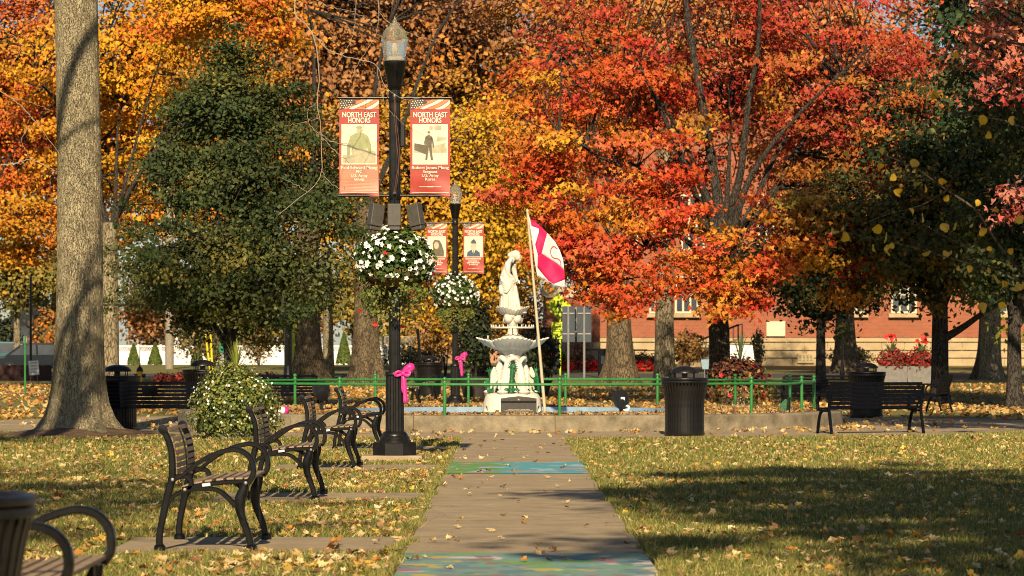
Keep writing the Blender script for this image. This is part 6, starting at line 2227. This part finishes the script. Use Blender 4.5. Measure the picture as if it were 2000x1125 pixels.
def conifer(label, px, Y, wpx, ytop):
    root = empty('conical_evergreen', (X_(px, Y), Y, gz(Y)))
    tag(root, label, 'evergreen', 'clipped conical evergreens before the vinyl fence')
    h = Z_(ytop, Y) - gz(Y)
    r_ = wpx / 2 * Y / FPX
    n = 2600
    t = rng.random(n) ** .75
    a = rng.uniform(0, 6.28, n)
    rr = r_ * (1 - t) ** .9 * (.8 + .25 * rng.random(n)) + .02
    pos = np.stack([rr * np.cos(a), rr * np.sin(a), .05 + h * t * .97], 1)
    nrm = np.stack([np.cos(a), np.sin(a), np.full(n, .4)], 1) + rng.normal(0, .4, (n, 3))
    c = pal_pick([(3, (.10, .14, .03)), (2, (.07, .11, .025)), (1, (.16, .18, .045))], n) * rng.uniform(.7, 1.3, (n, 1))
    o = link('foliage', leaf_cloud('foliage', pos, nrm, rng.uniform(.10, .18, n), c, T_DIAMOND, M['leaf_far']), root)
    o['kind'] = 'stuff'
    MB().tube([(0, 0, 0), (0, 0, h * .8)], [.06, .02], 6).build('trunk', M['bark_brown'], root)
for lab, px, w_, yt in (('conical evergreen nearest the big pale trunk', 261, 25, 673), ('conical evergreen second from the big pale trunk', 303, 28, 671), ('conical evergreen behind the leaning yellow guards', 385, 26, 668), ('conical evergreen between the massive dark trunks', 672, 32, 650)):
    conifer(lab, px, 196, w_, yt)


# ================================================================== SIGNS, POSTS AND SMALL THINGS
def post_sign(name, label, px, Y, ytop, ybot=None, r_=.03, m_='steel', cat='sign', group=None):
    root = empty(name, (X_(px, Y), Y, gz(Y) - .02))
    tag(root, label, cat, group)
    h = Z_(ytop, Y) - gz(Y)
    MB().tube([(0, 0, 0), (0, 0, h)], r_, 8).build('post', M[m_], root, smooth=True)
    return root, (lambda py: Z_(py, Y) - gz(Y) + .02)


YP = 152.0
ps, zz = post_sign('crossing_sign', 'lime yellow diamond pedestrian crossing sign behind the flag', 1094, YP, 575, None, .04, 'sign_lime')
sP = YP / FPX
dz_ = zz(598)
cxs = -4 * sP
MB().prism([(cxs - .57, dz_), (cxs, dz_ - .57), (cxs + .57, dz_), (cxs, dz_ + .57)], -.07, -.05).build('diamond', M['sign_lime'], ps)
wk = MB()
def wp(px, py): return ((px / 5 + 1040 - 1094) * sP, zz(540 + py / 5))
for poly in ([(243, 255), (262, 262), (282, 285), (275, 320), (250, 318)], [(248, 272), (228, 302), (238, 308), (262, 285)], [(274, 275), (292, 312), (284, 318), (266, 290)], [(254, 312), (274, 318), (264, 345), (252, 388), (240, 385), (252, 345)], [(262, 316), (278, 318), (290, 350), (296, 375), (286, 378), (274, 350)]):
    wk.prism([wp(*p) for p in reversed(poly)], -.076, -.071)
hx, hz = wp(250, 246)
wk.prism([(hx + .055 * math.cos(t), hz + .055 * math.sin(t)) for t in np.linspace(0, 2 * math.pi, 12, endpoint=False)], -.076, -.071)
wk.build('walker_symbol', M['sign_black'], ps)
MB().box((cxs + .1, -.06, zz(638)), (.78, .02, .40)).build('plate', M['sign_lime'], ps)
MB().box((cxs + .1, -.06, zz(655)), (.78, .02, .30)).build('arrow_plate', M['sign_lime'], ps)
tx = MB()
for q, (zq, w_) in enumerate(((633.5, .34), (638.5, .34), (643, .44))):
    x = -w_ / 2
    while x < w_ / 2:
        tx.box((cxs + .1 + x + .03, -.0725, zz(zq)), (.045, .003, .055))
        x += .075
tx.build('lettering', M['sign_black'], ps)
ar = MB()
ax_, az_ = cxs + .1, zz(655)
ar.box((ax_ + .06, -.073, az_ + .02), (.28, .004, .05), ry=R(-32))
ar.prism([(ax_ - .18, az_ - .10), (ax_ - .02, az_ - .10), (ax_ - .12, az_ + .04)], -.076, -.072)
ar.build('arrow', M['sign_black'], ps)
ow, zz = post_sign('one_way_sign', 'white ONE WAY sign with a right arrow left of the lamp post', 748, 145, 655)
zc = zz(687)
MB().box((0, -.05, zc), (.38, .012, .53)).build('plate', M['sign_white'], ow, bevel=.01)
bd = MB()
for (x, z, w_, h_) in ((0, zc + .245, .34, .012), (0, zc - .245, .34, .012), (-.165, zc, .012, .48), (.165, zc, .012, .48)):
    bd.box((x, -.058, z), (w_, .004, h_))
bd.build('border', M['sign_black'], ow)
for s, dz2 in (('ONE', .155), ('WAY', .0)):
    link('lettering', text_mesh(s, .155, M['sign_black'], .003), ow, (0, -.059, zc + dz2), (R(90), 0, 0))
ar = MB().box((-.05, -.06, zc - .155), (.17, .003, .05))
ar.prism([(.03, zc - .22), (.13, zc - .155), (.03, zc - .09)], -.0615, -.0585)
ar.build('arrow', M['sign_black'], ow)
for px, xa, xb, lab in ((1110, 1098, 1123, 'left blue grey sign back on a steel post beside the crossing sign'), (1141, 1127, 1155, 'right blue grey sign back on a steel post beside the crossing sign')):
    r1, zz = post_sign('sign_board', lab, px, 138, 597, None, .045, 'steel', 'sign', 'blue grey sign backs')
    sc = 138 / FPX
    MB().box((((xa + xb) / 2 - px) * sc, .06, zz(633)), ((xb - xa) * sc, .02, 70 * sc)).build('panel', mat('blue grey sign back', (.06, .075, .095), .6, 0, .15, 2, spec=.2), r1)
    for q in (612, 652):
        MB().box((((xa + xb) / 2 - px) * sc, .035, zz(q)), ((xb - xa) * sc * .9, .03, .04)).build('stiffener', M['steel'], r1)
r1, zz = post_sign('street_name_sign', 'green street name sign seen edge on behind the green tree', 434, 150, 655, None, .03)
MB().box((-.03, -.05, zz(671)), (.16, .02, .75)).build('plate', M['sign_green'], r1)
r1, zz = post_sign('green_post', 'slim green sign post at the far left', 49, 112, 655, None, .03, 'green_paint', 'post')
MB().box((0, .03, zz(663)), (.10, .015, .2)).build('plate', M['pot_grey'], r1)
r1, zz = post_sign('lamp_standard', 'thin dark lamp standard at the far left', 60, 140, 540, None, .05, 'iron', 'post')
MB().lathe([(.09, 0), (.11, .3), (.05, .8)], 12).build('base', M['iron'], r1)
r1, zz = post_sign('lamp_standard', 'thin dark lamp standard before the hall basement', 1645, 140, 480, None, .05, 'iron', 'post')
MB().lathe([(.09, 0), (.11, .3), (.05, .8)], 12).build('base', M['iron'], r1)
r1, zz = post_sign('lamp_standard', 'leaning thin black post behind the near lamp post', 826, 120, 640, None, .05, 'iron', 'post')
r1.rotation_euler = (0, R(-5), 0)
MB().lathe([(.09, 0), (.11, .25), (.05, .6)], 12).build('base', M['iron'], r1)
r1, zz = post_sign('lamp_standard', 'black lamp standard between the green tree and the massive oak', 563, 112, 560, None, .13, 'iron', 'post')
MB().lathe([(.24, 0), (.24, .25), (.17, .5), (.14, .9)], 16).build('base', M['iron'], r1, smooth=True)
r1, zz = post_sign('crossing_sign', 'lime yellow sign post seen edge on beside the massive oak', 573, 132, 625, None, .06, 'sign_lime')
MB().box((-.02, -.06, zz(640)), (.14, .02, .8)).build('diamond', M['sign_lime'], r1)
# guy wire guards and utility pole
up = tag(empty('utility_pole', (X_(331, 175), 175, gz(175))), 'grey wooden utility pole before the vinyl fence', 'pole')
MB().tube([(0, 0, 0), (0, 0, 9.5)], [.22, .17], 12).build('shaft', M['wood_pole'], up, smooth=True)
MB().box((0, -.1, 8.8), (2.2, .12, .12)).build('crossarm', M['wood_pole'], up)
for px, px2, lab in ((412, 401, 'leaning yellow guy wire guard, left of the pair'), (416, 411, 'leaning yellow guy wire guard, right of the pair')):
    g = tag(empty('guy_guard', (X_(px, 150), 150, gz(150))), lab, 'guy wire', 'yellow guy wire guards')
    e = np.array([X_(px2, 150) - X_(px, 150), 0, Z_(652, 150) - gz(150)])
    MB().tube([(0, 0, 0), e], .045, 8).build('guard', M['guard_yellow'], g)
    MB().tube([e, e * 3.2], .012, 5).build('wire', M['steel'], g)
# hydrant
hy = tag(empty('fire_hydrant', (X_(273, 122), 122, gz(122))), 'yellow fire hydrant with dark cap behind the left bench', 'hydrant')
MB().lathe([(.14, 0), (.14, .05), (.095, .07), (.09, .50), (.12, .52), (.12, .56)], 20).build('barrel', M['yellow'], hy, smooth=True)
MB().lathe([(.12, .56), (.115, .62), (.08, .70), (.03, .74), (.03, .79)], 20).build('bonnet', M['iron_dull'], hy, smooth=True)
for s in (-1, 1):
    o = MB().lathe([(.06, .07), (.06, .16), (.075, .165), (.075, .2)], 14).build('nozzle', M['iron_dull'], hy, (0, 0, .42), smooth=True)
    o.rotation_euler = (0, R(90) * s, 0)
MB().tube([(0, 0, .75), (0, 0, 1.45)], .012, 5).build('marker_rod', M['steel'], hy)
# yard sign
ys_ = tag(empty('yard_sign', (X_(66, 128), 128, gz(128))), 'small white yard sign with grey print at the far left', 'sign')
MB().box((0, 0, .62), (.36, .03, .52), ry=R(-4)).build('board', M['sign_white'], ys_)
tx = MB()
for q in range(4):
    tx.box((-.0, -.018, .80 - q * .11), (.24 - .03 * (q % 2), .003, .035), ry=R(-4))
tx.build('lettering', M['pot_grey'], ys_)
for s in (-.13, .13):
    MB().tube([(s, 0, 0), (s, 0, .4)], .008, 5).build('stake', M['steel'], ys_)
# A-frame board, small blue sign, street box
af = tag(empty('sandwich_board', (X_(1448, 148), 148, gz(148))), 'white A frame board behind the red flower planter', 'sign')
for s in (-1, 1):
    MB().add([(-.62, s * .32 - .015, 0), (.62, s * .32 - .015, 0), (.46, s * .04 - .015, 1.32), (-.46, s * .04 - .015, 1.32), (-.62, s * .32 + .015, 0), (.62, s * .32 + .015, 0), (.46, s * .04 + .015, 1.32), (-.46, s * .04 + .015, 1.32)], [(0, 1, 2, 3), (7, 6, 5, 4), (0, 4, 5, 1), (2, 6, 7, 3), (1, 5, 6, 2), (0, 3, 7, 4)]).build('panel', M['sign_white'], af)
o = MB().box((-.12, -.12, 1.1), (.36, .006, .07), rx=R(-12)).build('printed_line', M['pot_grey'], af)
bs = tag(empty('blue_sign', (X_(1381, 138), 138, gz(138))), 'small blue grey sign tilted beside the red flower planter', 'sign')
MB().prism([(-.18, .45), (.14, .45), (.22, .85), (-.24, .82)], -.012, .012).build('board', mat('blue grey board', (.22, .34, .45), .5), bs)
for s in (-.1, .08):
    MB().tube([(s, 0, 0), (s, 0, .5)], .01, 5).build('stake', M['steel'], bs)
nb = tag(empty('street_box', (X_(1179, 134), 134, gz(134))), 'dark blue street collection box beside the flared dark trunk', 'box')
MB().box((0, 0, .68), (.42, .45, 1.2)).build('cabinet', M['navy'], nb, bevel=.03)
MB().box((.02, -.232, .85), (.25, .012, .3)).build('window', M['glass_dark'], nb)
for s in (-.16, .16):
    MB().box((s, 0, .05), (.05, .3, .12)).build('leg', M['navy'], nb)
hr = tag(empty('handrail', (X_(1215, 168), 168, gz(168))), 'thin dark handrail along the hall basement', 'handrail')
mb = MB().tube([(-1.9, 0, 1.0), (1.2, 0, 1.0), (.6, 0, .55)], .025, 6)
mb.build('rail', M['iron'], hr)
for s in (-1.9, -.4, .6):
    MB().tube([(s, 0, 0), (s, 0, 1.0)], .022, 6).build('post', M['iron'], hr)


# spotlights in the bed and pool
def spot(label, px, Y, z, s, white=True):
    r_ = tag(empty('spotlight', (X_(px, Y), Y, z)), label, 'spotlight', 'black spotlights round the fountain')
    MB().tube([(0, 0, 0), (0, 0, .22 * s)], .035 * s, 10).build('stalk', M['plastic_black'], r_)
    o = MB().lathe([(.02, -.16), (.10, -.14), (.135, -.05), (.14, .08), (.15, .12), (.13, .125), (.12, .06), (.01, .05)], 24).build('housing', M['plastic_black'], r_, (0, 0, .34 * s), smooth=True)
    o.scale = (s, s, s)
    o.rotation_euler = (R(-60), 0, R(10))
    MB().lathe([(.13, .06), (.13, .065), (.01, .066)], 20).build('lens', M['glass_blue'], o)
    if white:
        MB().box((.03, -.155 * s, .37 * s), (.07 * s, .006, .07 * s)).build('data_label', M['sign_white'], r_)
        MB().tube(smooth_path([(.05, -.1, .3), (.15, -.12, .28), (.13, -.12, .2), (.04, -.1, .2)], 10), .022, 6).build('cable_coil', M['sign_white'], r_)
spot('black spotlight with a white label in the pool right of the fountain', 1213, 71, .115, 1.15)
spot('dark spotlight in the bed behind the third bench', 628, 70.5, .28, 1.2, False)
# small pink and white pinwheel cup in bed
pc = tag(empty('pink_ball', (X_(556, 67.2), 67.2, .30)), 'small pink and white ball lying in the bed beside the planter', 'ball')
MB().ell((0, 0, .07), (.085, .08, .08), 10).build('shell', M['pink'], pc, smooth=True)
MB().ell((-.03, -.03, .075), (.065, .06, .07), 10).build('panel', M['sign_white'], pc, smooth=True)
# green valve post in bed
gv = tag(empty('valve_box', (X_(1530, 69.5), 69.5, .28)), 'small green utility box in the bed by the right railing', 'box')
MB().box((0, 0, .14), (.12, .1, .28), ry=R(4)).build('body', M['reed'], gv)
MB().lathe([(.05, 0), (.05, .26), (.06, .27), (.06, .31), (.02, .32)], 14).build('cap_pipe', M['iron_dull'], gv, (.09, .05, 0))

# parked cars far left
def car(label, px, Y, paint, rz=0):
    root = tag(empty('parked_car', (X_(px, Y), Y, gz(Y)), rz), label, 'car', 'cars parked far left')
    prof = [(-2.2, .35), (-2.25, .62), (-2.1, .80), (-1.55, .88), (-.95, 1.32), (-.3, 1.43), (.6, 1.42), (1.25, 1.15), (1.6, .95), (2.15, .85), (2.25, .60), (2.2, .35)]
    mb = MB().prism(prof, -.86, .86)
    mb.build('body', paint, root, bevel=.07)
    for s in (-.867, .867):
        MB().prism([(-1.35, .92), (-.88, 1.26), (-.28, 1.34), (-.25, .92)], s - .006, s + .006).build('side_window', M['glass_dark'], root)
        MB().prism([(-.17, .92), (-.2, 1.34), (.55, 1.33), (1.1, 1.12), (1.2, .95)], s - .006, s + .006).build('side_window', M['glass_dark'], root)
        for x in (-1.35, 1.38):
            w_ = MB().lathe([(.2, -.1), (.31, -.1), (.325, -.06), (.325, .06), (.31, .1), (.2, .1)], 24).build('wheel', M['rubber'], root, (x, s * .93, .325), smooth=True)
            w_.rotation_euler = (R(90), 0, 0)
            MB().lathe([(.02, -.105), (.19, -.103), (.2, -.09), (.2, .09), (.19, .103), (.02, .105)], 16).build('rim', M['steel'], w_, smooth=True)
    for s in (-.6, .6):
        MB().box((2.2, s, .68), (.08, .3, .12)).build('headlight', M['sign_white'], root)
        MB().box((-2.2, s, .72), (.08, .3, .12)).build('tail_light', M['petal_red'], root)
car('dark parked car left of the big pale trunk', 84, 148, M['car_dark'], .1)
car('teal parked car behind the thin pale trunk at far left', 12, 160, M['car_teal'], 0)
wl = tag(MB().box((0, 0, .3), (5.2, .3, .62)).build('low_wall', mat('dark red wall', (.05, .02, .018), .8), None, (X_(-30, 138), 138, gz(138))), 'low dark red wall at the far left edge', 'wall')


# ================================================================== NEAR TWIGS
def round_leaf(material, tint):
    v = [(0, 0, 0)]
    n = 14
    for i in range(n):
        a = 2 * math.pi * i / n
        r_ = .5 * (1 + .10 * math.cos(3 * a + 1) + .06 * math.sin(5 * a) - .10 * math.cos(a))
        if i == 0: r_ = .36
        v.append((r_ * math.sin(a), -r_ * math.cos(a), .10 * abs(math.sin(a)) - .04 * math.cos(2 * a)))
    f = np.array([(0, i + 1, (i + 1) % n + 1) for i in range(n)])
    return raw_mesh('leaf', np.array(v), f, material, np.tile(np.array(tint), (n + 1, 1)), True)
RLM = [round_leaf(M['leaf'], c) for c in ((.88, .50, .03), (.82, .44, .025), (.90, .55, .05), (.80, .50, .08))]
NY = 26.0
red = empty('redbud_tree', (6.3, NY, 0))
tag(red, 'drooping twigs with round yellow leaves at the right edge', 'tree')
o0 = np.array([6.3, NY, 0])
trunk_mesh([(0, 0, 0), (.1, 0, 1.6), (.3, .1, 3.2)], [.14, .12, .1], M['bark_dark'], 14, 14, .4).build('trunk', M['bark_dark'], red, smooth=True)
cen, idx, pos, nrm = crown_points(np.array([8.0, NY + .5, 5.6]) - o0, (2.2, 2.4, 1.6), 40, 60, .3)
mb = MB()
limbs(mb, (.3, .1, 3.1), cen, .1, 7, .008, seed=77)
mb.build('branches', M['bark_dark'], red, smooth=True)
o = link('crown', leaf_cloud('crown', pos, nrm, rng.uniform(.06, .1, len(pos)), crown_col(idx, 40, [(1, YEL), (1, GOLD)]), T_DIAMOND, M['leaf']), red)
o['kind'] = 'stuff'
TW = [[(2140, 640), (2040, 590), (1960, 532), (1860, 508), (1760, 480), (1690, 466), (1620, 452)],
      [(2040, 590), (1985, 520), (1945, 470), (1905, 410), (1850, 372), (1790, 330), (1720, 300), (1650, 278), (1590, 262)],
      [(2040, 590), (1990, 545), (1920, 520), (1840, 500), (1780, 470)],
      [(2150, 330), (2050, 268), (1960, 232), (1880, 215), (1830, 178)],
      [(2150, 130), (2040, 100), (1960, 84), (1860, 62), (1780, 40), (1700, 10)],
      [(2040, 100), (1970, 80), (1930, 60), (1880, 30)],
      [(1985, 520), (1930, 500), (1860, 470), (1800, 440), (1740, 420)],
      [(2050, 268), (2000, 330), (1940, 400), (1890, 430)],
      [(1850, 372), (1800, 400), (1730, 420), (1680, 440)],
      [(1960, 532), (1975, 560), (1940, 565)]]
twigs = []
for k_, t in enumerate(TW):
    dy = rng.uniform(-.5, .5) if k_ not in (1, 2) else 0
    P = [np.array([X_(px, NY), NY + dy * i / len(t), Z_(py, NY)]) - o0 for i, (px, py) in enumerate(t)]
    if k_ in (0, 3, 4):
        P = [np.array([.25, .1, 3.0 + .2 * k_]), np.array([.3 - .4, 0, Z_(t[0][1], NY) + .25])] + P[1:] if False else P
    S = smooth_path(P, 30)
    twigs.append(S)
    w0 = .012 if k_ in (0, 1, 3, 4) else .006
    tw = MB().tube(S, [w0, w0 * .5, .0024], 6)
    if k_ in (0, 3, 4):
        root_pt = np.array([.28, .1, 2.9 + .1 * k_])
        tw.tube(smooth_path([root_pt, (root_pt + S[0]) / 2 + (0, 0, .15), S[0]], 8), [.03, .013], 6)
    two = tw.build('twig', M['bark_brown'], red, smooth=True)
    twigs[-1] = (S, two)
LV = [(1860, 112), (1832, 180), (1925, 233), (1980, 233), (1935, 262), (1653, 300), (1722, 295), (1719, 325), (1746, 347), (1752, 377), (1786, 320), (1793, 358), (1805, 370), (1848, 387), (1840, 355), (1909, 397), (1940, 412), (1781, 413), (1798, 428), (1842, 446), (1861, 443), (1889, 443), (1921, 454), (1622, 455), (1706, 450), (1722, 467), (1701, 487), (1725, 491), (1734, 482), (1803, 498), (1848, 498), (1865, 523), (1889, 527), (1933, 528), (1973, 520), (1931, 487), (1972, 491), (1948, 546), (1960, 556), (1990, 560), (1985, 432), (1640, 466), (1915, 602), (1955, 598), (1982, 565)]
allp = np.concatenate([s for s, _ in twigs])
own = np.concatenate([np.full(len(s), i) for i, (s, _) in enumerate(twigs)])
for (px, py) in LV:
    p = np.array([X_(px, NY), NY - .03, Z_(py, NY)]) - o0
    d_ = np.linalg.norm((allp - p)[:, [0, 2]], axis=1)
    i_ = int(np.argmin(d_))
    tw = twigs[int(own[i_])][1]
    p[1] = allp[i_][1] + rng.uniform(-.05, .02)
    s_ = rng.uniform(.045, .092)
    link('leaf', RLM[rng.integers(4)], tw, p, (R(90) + rng.normal(0, .6), rng.normal(0, .9), rng.normal(0, .8)), (s_ * rng.uniform(.7, 1.1), s_, s_ * rng.uniform(.5, 2.5)))
    mb = MB().tube([p + (0, 0, .02), (p + allp[i_]) / 2 + (0, 0, .01), allp[i_]], .0014, 4)
    mb.build('stalk', M['bark_dark'], tw)

# bare branch hanging in from the left
BYb = 46.0
bt = empty('bare_branch_tree', (-9.6, 43.0, 0))
tag(bt, 'bare pale twigs hanging down left of the near banner', 'tree')
o0 = np.array([-9.6, 43.0, 0])
trunk_mesh([(0, 0, 0), (.1, 0, 3), (.2, .1, 7.2)], [.3, .27, .22], M['bark_brown'], 20, 24, .5).build('trunk', M['bark_brown'], bt, smooth=True)
cen, idx, pos, nrm = crown_points((1.2, .5, 10.8), (4.2, 4.0, 2.6), 60, 32, .45)
mb = MB()
limbs(mb, (.2, .1, 7), cen, .22, 9, .012, seed=78)
mb.build('branches', M['bark_brown'], bt, smooth=True)
o = link('crown', leaf_cloud('crown', pos, nrm, rng.uniform(.1, .16, len(pos)), crown_col(idx, 60, SH), T_DIAMOND, M['leaf_far']), bt)
o['kind'] = 'stuff'
BT = [([(470, -330), (540, -150), (572, -20), (578, 30), (612, 68), (624, 140), (620, 200), (626, 262), (627, 330), (612, 365), (590, 382), (545, 420)], .011, .0035),
      ([(626, 262), (645, 275), (690, 283), (676, 290)], .006, .002),
      ([(627, 268), (650, 290), (672, 308), (712, 298)], .006, .002),
      ([(672, 308), (690, 325), (720, 342), (745, 352)], .003, .0015),
      ([(627, 330), (640, 352), (668, 370), (674, 364)], .005, .0018),
      ([(600, 375), (575, 360), (545, 345)], .004, .0015),
      ([(612, 68), (650, 100), (690, 112), (735, 128), (752, 170), (790, 195), (830, 190)], .008, .0018),
      ([(735, 128), (745, 180), (760, 215), (792, 245)], .004, .0015),
      ([(624, 230), (585, 240), (555, 245)], .004, .0015),
      ([(620, 200), (600, 215), (606, 245), (626, 262)], .004, .003),
      ([(572, -20), (640, 10), (690, 22), (720, 38)], .006, .002),
      ([(735, -120), (738, 0), (745, 30), (780, 55), (830, 75), (880, 90)], .006, .0015),
      ([(700, -60), (690, 60), (660, 120), (640, 170)], .005, .0015),
      ([(740, -30), (735, 60), (700, 120), (680, 170)], .004, .0015),
      ([(-60, 150), (20, 190), (70, 240), (115, 300)], .008, .003), ([(20, 190), (60, 200), (100, 215)], .004, .002), ([(-40, 330), (30, 318), (60, 312), (112, 335)], .010, .004), ([(-30, 30), (10, 60), (40, 90), (20, 130)], .005, .002), ([(70, 240), (40, 270), (60, 312)], .004, .003)]
anchor = np.array([.6, .4, 7.6])
for k_, (t, r0, r1_) in enumerate(BT):
    P = [np.array([X_(px, BYb), BYb + .1 * math.sin(i), Z_(py, BYb)]) - o0 for i, (px, py) in enumerate(t)]
    S = smooth_path(P, 26)
    S[1:-1] += rng.normal(0, .006, S[1:-1].shape)
    tw = MB().tube(S, [r0, r1_], 6)
    if k_ in (0, 11, 12, 13, 14, 16, 17):
        tw.tube(smooth_path([anchor, (anchor + S[0]) / 2 + (0, 0, .5), S[0]], 10), [.05, r0], 6)
    tw.build('drooping_twig', M['twig'], bt, smooth=True)
